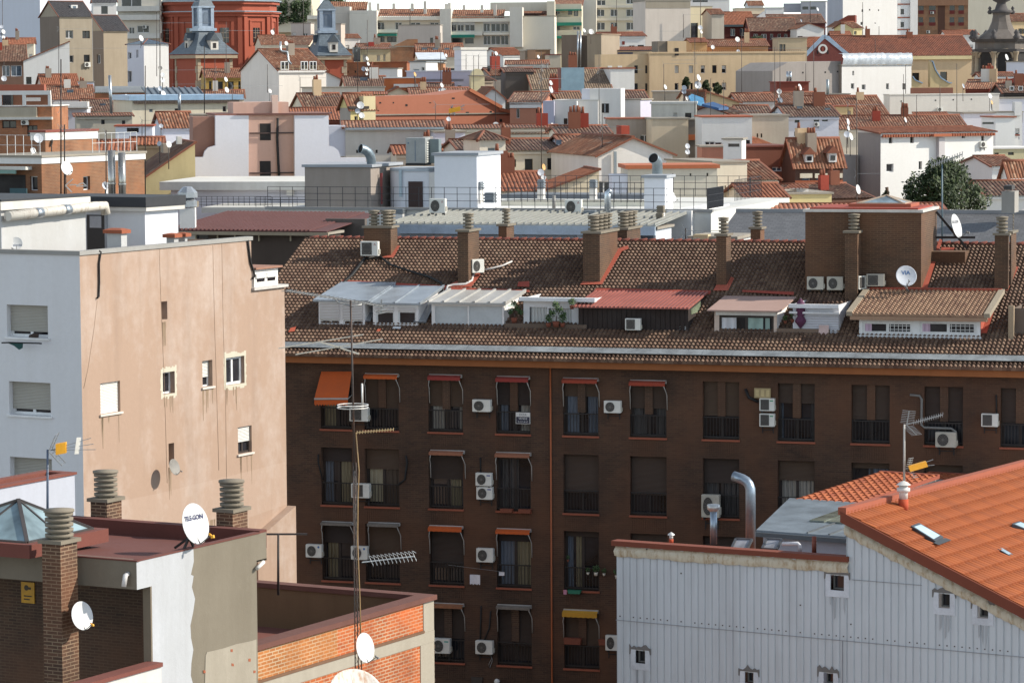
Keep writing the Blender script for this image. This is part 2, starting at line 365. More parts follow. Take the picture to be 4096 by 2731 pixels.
    def flat(s,mat,cop=None,ph=0.0,ov=.12,ct=.12):
        """flat roof with coping ring"""
        m=MB(); z=s.H-ph; m.poly([(0,0,z),(s.L,0,z),(s.L,s.D,z),(0,s.D,z)]) if ph>0 else None
        if ph<=0: m.box(-ov,-ov,s.H+.003,s.L+ov,s.D+ov,s.H+ct)
        s.part('roof',mat,m)
        if ph>0:
            t=.25; q=MB()
            for x0,y0,x1,y1 in ((0,0,s.L,t),(0,s.D-t,s.L,s.D),(0,t,t,s.D-t),(s.L-t,t,s.L,s.D-t)):
                q.poly([(x0,y0,z),(x1,y0,z),(x1,y0,s.H),(x0,y0,s.H)][::1]) if y0>0 or x0>0 else None
                q.box(x0 if x0 else -ov*.5,y0 if y0 else -ov*.5,s.H+.003,x1+(ov*.5 if x1==s.L else 0),y1+(ov*.5 if y1==s.D else 0),s.H+ct)
            q.poly([(t,s.D-t,z),(s.L-t,s.D-t,z),(s.L-t,s.D-t,s.H),(t,s.D-t,s.H)]); q.poly([(t,t,z),(t,s.D-t,z),(t,s.D-t,s.H),(t,t,s.H)]); q.poly([(s.L-t,t,z),(s.L-t,s.D-t,z),(s.L-t,s.D-t,s.H),(s.L-t,t,s.H)]); q.poly([(t,t,z),(s.L-t,t,z),(s.L-t,t,s.H),(t,t,s.H)])
            s.part('parapet',cop or mat,q)
    def roof(s,kind,vr,mat,ov=.3,gmat=None,ur=None,edge=None,amp=.07,pitch=.25,soff=.14,row=0):
        """gx ridge along x, gy gable to the front, sx shed rising to the back, sl/sr shed rising to left/right, hp hip; vr = ridge pixel row"""
        L,D,H=s.L,s.D,s.H; m=MB(); g=MB(); e=MB(); um=ur if ur is not None else None
        mid=TT and None
        def zat(y,x=None):
            # height on the plane y=const at pixel row vr, near the middle of the building
            u=um if um is not None else s.umid
            return s.aty(u,vr,y).z
        kw=dict(pitch=pitch,amp=amp,row=row)
        if kind=='gx':
            y=D/2; h=max(.4,zat(y)-H); k=h/y; o=ov
            slope(m,(-o,-o,H-k*o),(L+o,-o,H-k*o),(L+o,y,H+h),(-o,y,H+h),**kw); slope(m,(L+o,D+o,H-k*o),(-o,D+o,H-k*o),(-o,y,H+h),(L+o,y,H+h),**kw)
            g.poly([(L,0,H),(L,D,H),(L,y,H+h-.05)]); g.poly([(0,D,H),(0,0,H),(0,y,H+h-.05)])
            e.tube([(-o,y,H+h+.03),(L+o,y,H+h+.03)],.13,6)
            for x in (-o+.06,L+o-.06): e.bar((x,-o,H-k*o),(x,y,H+h),.14,.12); e.bar((x,y,H+h),(x,D+o,H-k*o),.14,.12)
        elif kind=='gy':
            xr=L/2
            if um is not None: xr=s.hit(s.f,um,vr)[0]
            h=max(.3,zat(0)-H); o=ov; k1=h/max(.1,xr); k2=h/max(.1,L-xr)
            slope(m,(L+o,-o,H-k2*o),(L+o,D+o,H-k2*o),(xr,D+o,H+h),(xr,-o,H+h),**kw); slope(m,(-o,D+o,H-k1*o),(-o,-o,H-k1*o),(xr,-o,H+h),(xr,D+o,H+h),**kw)
            g.poly([(0,0,H),(L,0,H),(xr,0,H+h-.05)]); g.poly([(L,D,H),(0,D,H),(xr,D,H+h-.05)])
            e.tube([(xr,-o,H+h+.03),(xr,D+o,H+h+.03)],.13,6)
            for y in (-o+.06,D+o-.06): e.bar((-o,y,H-k1*o),(xr,y,H+h),.14,.12); e.bar((xr,y,H+h),(L+o,y,H-k2*o),.14,.12)
        elif kind=='sx':
            h=max(.2,zat(D)-H); k=h/D; o=ov
            slope(m,(-o,-o,H-k*o),(L+o,-o,H-k*o),(L+o,D,H+h),(-o,D,H+h),**kw)
            g.poly([(L,0,H),(L,D,H),(L,D,H+h-.03)]); g.poly([(0,D,H),(0,0,H),(0,D,H+h-.03)]); g.poly([(L,D,H),(0,D,H),(0,D,H+h-.03),(L,D,H+h-.03)])
            e.bar((-o,D,H+h+.03),(L+o,D,H+h+.03),.2,.14)
            for x in (-o+.06,L+o-.06): e.bar((x,-o,H-k*o),(x,D,H+h),.14,.12)
        elif kind in('sl','sr'):
            o=ov; h=max(.2,s.aty(um if um is not None else (s.u0 if kind=='sl' else s.u1),vr,0).z-H); k=h/L
            if kind=='sl':
                slope(m,(L+o,-o,H-k*o),(L+o,D+o,H-k*o),(0,D+o,H+h),(0,-o,H+h),**kw); g.poly([(0,0,H),(L,0,H),(0,0,H+h-.03)]); g.poly([(0,D,H),(0,0,H),(0,0,H+h-.03),(0,D,H+h-.03)]); e.bar((0,-o,H+h+.02),(0,D+o,H+h+.02),.2,.14)
                for y in (-o+.06,D+o-.06): e.bar((0,y,H+h),(L+o,y,H-k*o),.14,.12)
            else:
                slope(m,(-o,D+o,H-k*o),(-o,-o,H-k*o),(L,-o,H+h),(L,D+o,H+h),**kw); g.poly([(0,0,H),(L,0,H),(L,0,H+h-.03)]); g.poly([(L,0,H),(L,D,H),(L,D,H+h-.03),(L,0,H+h-.03)]); e.bar((L,-o,H+h+.02),(L,D+o,H+h+.02),.2,.14)
                for y in (-o+.06,D+o-.06): e.bar((-o,y,H-k*o),(L,y,H+h),.14,.12)
        elif kind=='hp':
            y=D/2; o=ov; h=max(.4,zat(y)-H); q=min(y,L/2); x0,x1=q,L-q; z=H-o*h/y
            slope(m,(-o,-o,z),(L+o,-o,z),(x1,y,H+h),(x0,y,H+h),**kw); slope(m,(L+o,D+o,z),(-o,D+o,z),(x0,y,H+h),(x1,y,H+h),**kw)
            slope(m,(L+o,-o,z),(L+o,D+o,z),(x1,y,H+h),(x1,y,H+h),**kw); slope(m,(-o,D+o,z),(-o,-o,z),(x0,y,H+h),(x0,y,H+h),**kw)
            e.tube([(x0,y,H+h+.03),(x1+.02,y,H+h+.03)],.12,6)
            for c,t in (((-o,-o,z),(x0,y,H+h)),((L+o,-o,z),(x1,y,H+h)),((L+o,D+o,z),(x1,y,H+h)),((-o,D+o,z),(x0,y,H+h))): e.tube([c,t],.11,6)
        rf=s.part('roof',mat,m); s.rf=rf; s.h=h
        if g.f: s.part('gable',gmat or WHITE,g)
        if e.f: e.build('ridge',edge or TERRA,rf)
        c=MB(); zz=H-.02
        if kind in('gx','sx'): c.box(-.02,-ov*.6,zz-soff-.1,L+.02,-.003,zz-.1)
        if c.f: s.part('cornice',gmat or WHITE2,c)
        return rf
def cowl_stack(mb,c,r=.26,n=4,h=.5):
    """round louvred flue cowl of stacked concrete rings"""
    x,y,z=c; g=h/n
    mb.lathe([(r*.6,0),(r*.6,h)],c,12)
    for k in range(n):
        q=z+g*k; mb.lathe([(r*.6,q+g*.36),(r,q+g*.38),(r*1.02,q+g*.92),(r*.6,q+g*.94)],(x,y,0),16)
    mb.lathe([(r*.7,z+h),(r*1.1,z+h+.01),(r*1.1,z+h+.06),(.01,z+h+.09)],(x,y,0),16)
COWL=stucco(126,117,103,.55,.6)
def chimney(par,x0,y0,x1,y1,zb,zt,mat,cowls=(),r=.26,slab=True,rows=4,ch=.5):
    m=MB().box(x0,y0,zb,x1,y1,zt); c=m.build('chimney',mat,par)
    if slab: MB().box(x0-.07,y0-.07,zt+.002,x1+.07,y1+.07,zt+.09).build('cap_slab',COWL,c)
    for a,b in cowls:
        k=MB(); cowl_stack(k,(a,b,zt+.09),r,rows,ch); k.build('cowl',COWL,c)
    return c
# ---------------------------------------------------------------- small repeated things
import bmesh
def rbox(x0,y0,z0,x1,y1,z1,b=.02):
    bm=bmesh.new(); vs=[bm.verts.new((x,y,z)) for z in (z0,z1) for x,y in ((x0,y0),(x1,y0),(x1,y1),(x0,y1))]
    for q in ((0,3,2,1),(4,5,6,7),(0,1,5,4),(1,2,6,5),(2,3,7,6),(3,0,4,7)): bm.faces.new([vs[k] for k in q])
    bmesh.ops.bevel(bm,geom=bm.edges[:],offset=b,segments=2,affect='EDGES',profile=.6)
    m=MB(); bm.verts.index_update(); m.v=[tuple(v.co) for v in bm.verts]; m.f=[tuple(v.index for v in f.verts) for f in bm.faces]; m.sm=[False]*len(m.f); bm.free(); return m
ACW=paint(216,214,206,.45,0,.08); ACG=paint(186,180,166,.5,0,.12); FAN=paint(52,48,46,.6); FANL=paint(110,106,100,.5); RUBBER=paint(40,38,38,.7)
XZ=(Vector((1,0,0)),Vector((0,0,1)),Vector((0,-1,0)))
def make_ac(kind,logo=None,body=None):
    def f():
        e=empty('air_conditioner','x','air conditioner'); rbox(-.4,-.3,.05,.4,-.02,.6,.025).build('casing',body or ACW,e)
        g=MB(); cx,cz,r=-.1,.325,.215
        if kind=='r':
            g.lathe([(r,-.002),(r,.012),(.001,.012)],(cx,-.3,cz),24,False,XZ); g.build('fan_grille',FAN,e)
            k=MB()
            for q in (.075,.12,.165,.212): k.lathe([(q-.006,.014),(q-.006,.022),(q+.006,.022),(q+.006,.014)],(cx,-.3,cz),24,True,XZ)
            for a in range(12): t=a*math.pi/6; k.bar((cx+.04*math.cos(t),-.318,cz+.04*math.sin(t)),(cx+r*math.cos(t),-.318,cz+r*math.sin(t)),.008,.008,(0,1,0))
            k.lathe([(.045,.012),(.045,.03),(.001,.032)],(cx,-.3,cz),14,False,XZ); k.build('fan_guard',FANL,e)
        else:
            g.box(-.33,-.312,.1,.12,-.298,.555); g.build('fan_grille',FAN,e); k=MB()
            for i in range(9): z=.12+i*.05; k.box(-.33,-.318,z,.12,-.3125,z+.012)
            if kind=='q': k.lathe([(.19,.02),(.205,.02),(.205,.024),(.19,.024)],(-.1,-.3,.325),22,False,XZ)
            k.build('fan_guard',FANL,e)
        m=MB().box(.4,-.24,.12,.45,-.08,.3); m.build('valve_cover',ACG,e)
        b=MB()
        for x in (-.28,.28): b.box(x-.025,-.32,0,x+.025,.0,.045); b.box(x-.025,-.02,-.25,x+.025,.0,.002)
        b.box(-.26,-.02,-.12,.26,.0,-.09); b.build('bracket',RUBBER,e)
        if logo:
            q=MB(); 
            if logo[1]=='o': q.lathe([(.05,.003),(.001,.004)],(.25,-.3,.5),12,False,XZ)
            elif logo[1]=='t':
                for a in (90,210,330): c=Vector((.26+.028*math.cos(R(a)),-.304,.48+.028*math.sin(R(a)))); q.poly([c+Vector((.024*math.cos(R(a+t)),0,.024*math.sin(R(a+t)))) for t in (0,60,180,300)])
            else: q.box(.16,-.304,.475,.34,-.299,.52)
            q.build('badge',paint(*logo[0],.5),e)
        return e
    return f
AC={'r':make_ac('r'),'rt':make_ac('r',((150,50,45),'t')),'rb':make_ac('r',((40,60,140),'b')),'ro':make_ac('r',((60,110,170),'o')),'rg':make_ac('r',((40,160,150),'b'),ACW),
    's':make_ac('s'),'sg':make_ac('s',((50,150,110),'b')),'q':make_ac('q'),'qt':make_ac('q',((150,50,45),'t')),'qa':make_ac('q',None,ACG),'ra':make_ac('r',None,ACG)}
def ac_on(b,face,u0,v0,u1,v1,kind,label,out=0.02,group='air conditioners'):
    fc=getattr(b,face); um,vm=(u0+u1)/2,(v0+v1)/2; o=out+.3
    s0,_=b.hit(fc,u0,vm,o); s1,_=b.hit(fc,u1,vm,o); _,z=b.hit(fc,um,v1,o); w=abs(s1-s0)/.83; sc=w/.8*.8
    p=b.W(fc.p((s0+s1)/2,z-.05*sc,out)); rz=b.yaw+{'f':0,'r':math.pi/2,'l':-math.pi/2}[face]
    _,zt=b.hit(fc,um,v0,o); h=(zt-z)/.55
    return instance('ac'+kind,AC[kind],'air_conditioner',label,'air conditioner',p,(0,0,rz),(sc/.83*.83,min(sc,1.2),h),group)
def ac_at(u0,v0,u1,v1,Y,yaw,kind,label,group='air conditioners'):
    a,b=U(u0,v1,Y),U(u1,v1,Y); t=U(u0,v0,Y); c=(a+b)/2; w=(b-a).length/max(.3,abs(math.cos(R(yaw))))/.83; h=(t.z-a.z)/.55
    n=Vector((-math.sin(R(yaw)),math.cos(R(yaw)),0))
    return instance('ac'+kind,AC[kind],'air_conditioner',label,'air conditioner',c+n*.3*min(w,1.2)-Vector((0,0,.05*h)),(0,0,R(yaw)),(w,min(w,1.2),h),group)
DISHW=paint(196,196,196,.4,0,.06); DISHG=paint(176,180,188,.5,0,.1); DISHR=rust(214,206,196,176,120,66,.5); DISHO=rust(206,170,110,190,120,50,.8); DISHB=paint(130,126,120,.6)
YEL=paint(226,160,30,.5)
def make_dish(mat,lnb,back=False):
    def f():
        e=empty('satellite_dish','x','satellite dish'); m=MB(); d=lambda r: -.0+ .16*(r*r-1)
        P=[(.001,d(0)),(.3,d(.3)),(.55,d(.55)),(.78,d(.78)),(.93,d(.93)),(1,0),(1.02,-.015),(.99,-.035)]+[(r,d(r)-.03) for r in (.8,.5,.2)]+[(.001,d(0)-.03)]
        m.lathe(P,(0,0,0),36,True,XZ); m.build('reflector',mat,e)
        a=MB(); a.tube([(0,.17,-.55),(0,-.03,-1.0),(0,-.72,-.72)],.035,6); a.build('feed_arm',FRAMEG,e)
        l=MB(); l.tube([(0,-.8,-.76),(0,-.66,-.62)],.06,8); l.box(-.05,-.92,-.87,.06,-.76,-.72); l.build('receiver',lnb,e)
        b=MB(); b.box(-.16,.2,-.22,.16,.27,.22); b.tube([(0,.25,0),(0,.42,-.05),(0,.42,-.75)],.05,6); b.build('bracket',FRAMEG,e)
        return e
    return f
DK={'w':make_dish(DISHW,FRAMEG),'y':make_dish(DISHW,YEL),'g':make_dish(DISHG,FRAMEG),'r':make_dish(DISHR,FRAMEG),'o':make_dish(DISHO,FRAMEG),'b':make_dish(DISHB,FRAMEG)}
def dish(u,v,Y,r,label,az=52,el=22,kind='w',group='satellite dishes',text=None,tcol=(40,50,110),tsz=.5,tz=.2,tx=0):
    p=U(u,v,Y); s=r*TT[2]*(p-CAM).dot(FW)/F
    k='dish'+kind
    if text: e=DK[kind](); e.location=p; e.rotation_euler=(R(-el),0,R(az)); e.scale=(s,s,s); tag(e,label,'satellite dish',group)
    else: e=instance(k,DK[kind],'satellite_dish',label,'satellite dish',p,(R(-el),0,R(az)),s,group)
    if Y>170:
        m=MB(); q=e.rotation_euler.to_matrix().inverted()@Vector((0,0,-1.5/s)); c=Vector((0,.28,0)); m.tube([c,c+q],.03/s,5); m.build('pole',MASTM,e)
    if text:
        t=lettering(text,tsz,tcol,e,.012); 
        for q in t.data.vertices:
            x,z=q.co.x+tx,q.co.y+tz; q.co=(x,.16*(1-x*x-z*z)-.015,z)
    return e
def lettering(txt,size,col,parent,bold=.0):
    c=bpy.data.curves.new('lettering','FONT'); c.body=txt; c.size=size; c.align_x='CENTER'; c.align_y='CENTER'; c.offset=bold; c.resolution_u=3
    o=bpy.data.objects.new('lettering_tmp',c); COL.objects.link(o); bpy.context.view_layer.update()
    me=bpy.data.meshes.new_from_object(o.evaluated_get(bpy.context.evaluated_depsgraph_get())); bpy.data.objects.remove(o)
    me.materials.clear(); me.materials.append(paint(*col,.6)); r=bpy.data.objects.new('lettering',me); COL.objects.link(r); r.parent=parent; return r
MASTM=paint(70,60,54,.6); MASTL=paint(150,150,150,.4,.5); MASTD=paint(44,36,34,.7)
def yagi(m,p,az,L=1.1,n=9,w=.5,tilt=0.0,vert=False):
    """boom with crossed elements and a corner reflector, pointing along az (0 = to the camera's right)"""
    p=Vector(p); d=Vector((math.cos(az),math.sin(az),tilt)).normalized(); sd=Vector((0,0,1)) if vert else Vector((-math.sin(az),math.cos(az),0)); up=d.cross(sd)
    m.bar(p,p+d*L,.022)
    for k in range(n): q=p+d*(L*(.12+.88*k/(n-1))); h=w*.5*(1-.45*k/n); m.bar(q-sd*h,q+sd*h,.012)
    for sg in (-1,1):
        for k in range(4): q=p+(-d*.05+up*sg*.07)+(up*sg-d*.5)*.08*k; m.bar(q-sd*w*.5,q+sd*w*.5,.012)
        m.bar(p,p+(up*sg-d*.5)*.34,.014)
def mast(u,vb,vt,Y,label,r=.03,els=(),mat=None,group='rooftop aerials',ub=None,arms=None,lean=0):
    """thin aerial mast; els = (pixel row, azimuth degrees, length, elements)"""
    a=U(ub if ub is not None else u,vb,Y); t=U(u,vt,Y); e=empty('aerial_mast',label,'aerial mast',a,0,group); r=max(r,.00011*Y)
    m=MB(); m.tube([(0,0,0),t-a],[r,r*.8],6); m.build('pole',mat or MASTM,e)
    for v,az,L,n in els:
        q=MB(); p=U(u,v,Y)-a; p.x=(t-a).x*(p.z/(t-a).z) if abs((t-a).z)>.01 else p.x; p.y=0; yagi(q,p,R(az),L,n,.55*max(1,Y/250)); q.build('antenna',MASTL,e)
    return e
# ================================================================ the dark brick block across the middle
T(0,0,1)
BB=Bld('apartment_building','long dark brown brick apartment block with a tiled roof of dormers','apartment building',230,1125,357,128,-17,D=18,zb=-.5)
b=BB; root=b.root
zf=b.aty(582,368.2,-.5).z; b.H=zf+.2
YR=9.0; ze=zf+.3; zr=b.aty(512,241,YR).z; KS=(zr-ze)/(YR+.6); RN=Vector((0,-KS,1)).normalized()
def rz_(y): return ze+KS*(y+.6)
def onroof(u,v): return b.at((0,-.6,ze),RN,u,v)
T(0,0,.43537)
zrows=[(b.hit(b.f,1024,t)[1],b.hit(b.f,1024,q)[1]) for t,q in ((862,991),(1034,1167),(1208,1342),(1386,1519))]
cols=dict(A=(738,809),B=(838,917),C=(985,1064),D=(1140,1219),E=(1294,1375),F=(1447,1531),G=(1614,1698),H=(1786,1871),I=(1955,2043),J=(2122,2211),K=(2297,2385))
CW=curtain(150,145,136); CBL=curtain(98,104,114); CY=curtain(126,117,94); CGR=curtain(76,72,70,.2); BLIND=paint(150,141,118,.8); BLINDB=paint(76,63,52,.8)
# (column,row): shutter share, [(from,to,cloth)], brick pier in the middle
spec={('A',0):(.25,[(.05,.42,CY)],0),('B',0):(.62,[],1),('C',0):(.55,[(.08,.42,CW),(.85,.98,CW)],1),('D',0):(.5,[(.1,.3,CBL),(.68,.98,CW)],1),('E',0):(.32,[(.08,.4,CBL),(.66,.98,CBL)],1),('F',0):(.5,[(.06,.42,CGR),(.68,.98,CGR)],1),
 ('G',0):(.6,[],1),('H',0):(.35,[(.06,.12,CBL),(.86,.97,CGR)],1),('I',0):(.6,[],1),('J',0):(.6,[],1),('K',0):(.6,[],1),
 ('A',1):(.25,[(.06,.33,CBL),(.58,.97,CY)],0),('B',1):(.36,[(.08,.5,BLIND),(.55,.97,BLINDB)],0),('C',1):(.5,[(.46,.52,CW),(.58,.88,CY)],0),('D',1):(.12,[(.12,.3,CGR),(.34,.6,CGR)],0),('E',1):(.66,[],0),('F',1):(.66,[],0),('G',1):(.42,[(.05,.4,CGR),(.55,.97,CGR)],0),
 ('H',1):(.34,[(.08,.46,CW),(.52,.97,CW)],0),('I',1):(.1,[(.42,.97,CBL)],0),('J',1):(.34,[(.55,.97,CGR)],0),('K',1):(.5,[],0),
 ('A',2):(.36,[(.12,.5,CY)],0),('B',2):(.7,[],0),('C',2):(.72,[],0),('D',2):(.22,[(.04,.46,CBL),(.54,.97,CY)],0),('E',2):(.1,[(.06,.22,CBL),(.3,.5,CY)],0),('F',2):(.6,[],0),('G',2):(.5,[],0),
 ('C',3):(.6,[],1),('D',3):(.68,[],1),('E',3):(.62,[],1),('B',3):(.6,[],1),('F',3):(.6,[],1)}
for (c,r),sp in spec.items():
    s0,s1=b.hit(b.f,cols[c][0],1100)[0],b.hit(b.f,cols[c][1],1100)[0]; z1,z0=zrows[r]; b.holes['f'].append((s0,z0,s1,z1,.32))
b.walls(FACBRICK)
rr2=random.Random(21); SHS=[SHUTD,slats(78,63,53,.045),slats(58,48,44,.045),slats(88,70,56,.045)]; RAILM=paint(38,32,30,.6); SILLT=stucco(150,84,62,.4)
for (c,r),(sh,cur,pier) in spec.items():
    s0,s1=b.hit(b.f,cols[c][0],1100)[0],b.hit(b.f,cols[c][1],1100)[0]; z1,z0=zrows[r]; fc=b.f; h=z1-z0; w=s1-s0
    w_=window(root,fc,s0,z0,s1,z1,'b',.32,FRAMEB); zs=z1-h*sh
    q=MB(); fbox(q,fc,s0+.02,s1-.02,zs,z1-.01,-.24,-.2); q.build('shutter',rr2.choice(SHS),w_)
    for a,e,mt in cur:
        q=MB(); zb=z0+.1 if mt is not BLIND else z0+.15
        n=10; x0,x1=s0+w*a,s0+w*e
        for k in range(n):
            xa,xb=x0+(x1-x0)*k/n,x0+(x1-x0)*(k+1)/n; oa,ob=(-.29+.015*math.sin(k*2.1),-.29+.015*math.sin(k*2.1+2.1))
            q.poly([fc.p(xa,zb,oa),fc.p(xb,zb,ob),fc.p(xb,zs+.03,ob),fc.p(xa,zs+.03,oa)])
        q.build('curtain',mt,w_)
    q=MB(); zt=z0+h*.39
    fbox(q,fc,s0+.01,s1-.01,zt-.04,zt,-.1,-.05); fbox(q,fc,s0+.01,s1-.01,z0+.06,z0+.1,-.1,-.06)
    n=int(w/.125)
    for k in range(n+1): x=s0+.03+(w-.06)*k/n; fbox(q,fc,x-.009,x+.009,z0+.1,zt-.04,-.09,-.065)
    q.build('railing',RAILM,root)
    q=MB(); fbox(q,fc,s0-.03,s1+.03,z0-.075,z0-.003,-.1,.06); q.build('sill',SILLT,root)
    q=MB()
    for i in range(int(w/.085)): x=s0+.02+i*.085; fbox(q,fc,x,x+.07,z0-.62,z0-.1,.003,.012)
    q.build('soldier_course',FACBRICK,root)
    if pier: q=MB(); m_=(s0+s1)/2; fbox(q,fc,m_-.15,m_+.15,zt+.02,z1,-.3,-.11); q.build('brick_pier',DKBRICK,root)
# fascia, pipe
q=MB().box(-1,-.5,zf,b.L,-.003,zf+.24); b.part('fascia',stucco(150,92,52,.5,.55),q)
q=MB(); x=b.hit(b.f,1267,1200)[0]; q.tube([(x,-.05,0),(x,-.05,zf-.003)],.035,6); b.part('downpipe',paint(168,92,52,.6),q)
# roof
L=b.L
q=MB()
for x in (0,L): q.poly([(x,0,ze-.3),(x,YR*2,ze-.3),(x,YR,zr-.1)])
b.part('gable',FACBRICK,q)
m=MB(); slope(m,(-.2,-.66,rz_(-.66)),(L,-.66,rz_(-.66)),(L,YR,zr),(-.2,YR,zr),.165,.11,.265,.06,4,0)
slope(m,(L,YR*2+.6,ze),(-.2,YR*2+.6,ze),(-.2,YR,zr),(L,YR,zr),.25,.06)
RF=b.part('roof',T_BRN,m)
q=MB(); z=b.H-.004
q.box(-1,-.45,zf+.05,b.L,YR*2,zf+.2-.01)
b.part('eaves_board',paint(60,46,40,.8),q)
REDTILE=tile(((170,62,40),(190,78,50),(156,56,38)),.34,.5,.15)
q=MB(); n=int(L/.36)
for k in range(n):
    x=k*.36; q.tube([(x,YR,zr+.02),(x+.4,YR,zr+.06)],[.11,.13],7)
q.build('ridge',REDT if False else stucco(116,62,50,.45),RF)
for v0,v1,w0 in ((346.5,349.3,0),):
    T(0,0,1); p0=onroof(292,346.2); t0=p0.y; t1=t0-.42; q=MB(); n=60
    for k in range(n):
        x0,x1=L*k/n,L*(k+1)/n; j=rnd.uniform(-.04,.04)
        q.poly([(x0,t1+rnd.uniform(-.02,.02),rz_(t1)+.2),(x1+.1,t1+rnd.uniform(-.02,.02),rz_(t1)+.2),(x1+.1,t0+j,rz_(t0)+.19),(x0,t0+j,rz_(t0)+.19)])
    q.build('gutter_flashing',paint(140,145,148,.55,.1,.25),RF)
FLASH=stucco(164,80,60,.35)
def flash(poly,mat=FLASH,name='flashing',lift=.17,par=None):
    q=MB(); P=[]
    for u,v in poly: p=onroof(u,v); P.append((p.x,p.y,rz_(p.y)+lift))
    q.poly(P); return q.build(name,mat,par or RF)
DKBRICK2=brick((66,46,33),(88,62,44),(112,90,68),.26,.075,.012)
# chimneys: front left, front right, right edge of the lit side, top row, base row
def chim(u0,u1,ub,vt,vb,nc=1,back=None,rows=4,r=.215,two=0,cy=None):
    if back is None: y0=onroof((u0+u1)/2,vb).y
    else: y0=back
    x0=b.aty(u0,vb,y0).x; x1=b.aty(u1,vb,y0).x; zt=b.aty((u0+u1)/2,vt,y0).z
    y1=b.atx(ub,vt,x1).y
    cs=[]
    for k in range(nc): yy=y0+(y1-y0)*(k+.5)/nc; cs.append(((x0+x1)/2,yy))
    if two: cs=[(x0+(x1-x0)*.3,y0+(y1-y0)*.35),(x0+(x1-x0)*.72,y0+(y1-y0)*.45),(x0+(x1-x0)*.8,y0+(y1-y0)*.75)]
    zb=min(rz_(y0),zr)-.6
    chimney(root,x0,y0,x1,y1,zb,zt,DKBRICK2,cs,min(r,(x1-x0)*.48),True,rows,.55)
    return x0,y0,x1,y1

T(250,225,.12755)
chim(895,1105,1155,22,265,two=1); chim(1630,1713,1795,52,490); chim(1948,2012,2070,8,100,back=YR+.9)
flash([(1010,285),(1105,262),(1150,190),(1178,190),(1125,285)]); flash([(1520,515),(1640,462),(1712,470),(1790,392),(1830,392),(1735,515)])
flash([(2095,512),(2105,475),(2192,470),(2190,515)],REDT)
for c in ([(300,870),(318,838),(365,822),(350,862)],[(990,862),(1002,846),(1028,844),(1016,864)]): flash(c,TERRA if 0 else stucco(180,84,58,.2),'new_tiles')
flash([(1115,842),(1125,826),(1185,828),(1178,844)],paint(214,214,214,.6),'white_tiles')
flash([(640,545),(735,455),(765,470),(680,555)]); flash([(755,478),(760,462),(1540,505),(1530,540)],REDT); flash([(1560,540),(1580,518),(2190,540),(2195,556)],stucco(150,68,50,.45))
T(525,225,.12755)
chim(455,587,725,66,475,nc=4); chim(705,800,905,36,120,nc=3,back=YR+.9); chim(1500,1578,1615,85,500); chim(1768,1845,1877,32,130,back=YR+1.2)
flash([(432,497),(455,470),(590,470),(728,215),(805,190),(815,215),(760,235),(605,495)]); flash([(1475,545),(1500,500),(1580,500),(1615,435),(1640,450),(1592,545)])
flash([(540,545),(560,525),(1460,545),(1450,575)],REDT); flash([(1700,555),(1705,540),(2110,555),(2105,580)],REDT)
T(724,225,.12755)
X0,Y0,X1,Y1=chim(2120,2226,2237,80,540); chim(2240,2250,2292,66,450,back=Y1+.1)
flash([(2105,540),(2225,540),(2290,355),(2310,360),(2225,545)]); flash([(1690,275),(1705,205),(1808,208),(1785,280)],REDT if 0 else stucco(164,76,56,.3),'new_tiles')
flash([(2010,880),(2110,560),(2168,560),(2060,880)])
flash([(1545,530),(1690,140),(1712,150),(1590,540)])
# stairwell tower
y0=onroof(1090,535).y; x0,x1=b.aty(637,400,y0).x,b.aty(1545,400,y0).x; T(768,120,.10884); zt=b.aty(880,845,y0).z; y1=b.atx(1552,812,x1).y
q=MB().box(x0,y0,rz_(y0)-.4,x1,y1,zt); TW=q.build('stair_tower',DKBRICK2,root)
q=MB().box(x0-.08,y0-.08,zt+.002,x1+.08,y1+.08,zt+.1); q.build('coping',paint(196,190,182,.6),TW)
q=MB().box(x0+.15,y0+.15,zt+.102,x1-.15,y1-.15,zt+.16); q.build('red_deck',REDT,TW)
yc=y0+1.0; xa,xb=b.aty(740,820,yc).x,b.aty(1312,820,yc).x; zc=b.aty(1026,768,yc).z; q=MB().box(xa,yc,zt+.161,xb,y1-.6,zc); q.build('curb',stucco(158,88,66,.3),TW)
q=MB(); xa+=.3; xb-=.3; ya,yb=yc+.2,y1-.8; za=b.aty(1090,690,(ya+yb)/2).z; xm=b.aty(1090,690,(ya+yb)/2).x; P=[(xa,ya,zc+.003),(xb,ya,zc+.003),(xb,yb,zc+.003),(xa,yb,zc+.003)]; A=(xm,(ya+yb)/2,za)
for k in range(4): q.poly([P[k],P[(k+1)%4],A])
SK=q.build('skylight_glass',glassy(120,136,146,.2),TW); q=MB()
for k in range(4): q.bar(P[k],A,.07); q.bar(P[k],P[(k+1)%4],.07)
q.build('skylight_frame',paint(170,150,130,.5),TW)
T(724,225,.12755); chim(947,1045,1090,62,605)
q=MB(); fc=Face((x1,0,0),(0,1,0),(1,0,0))
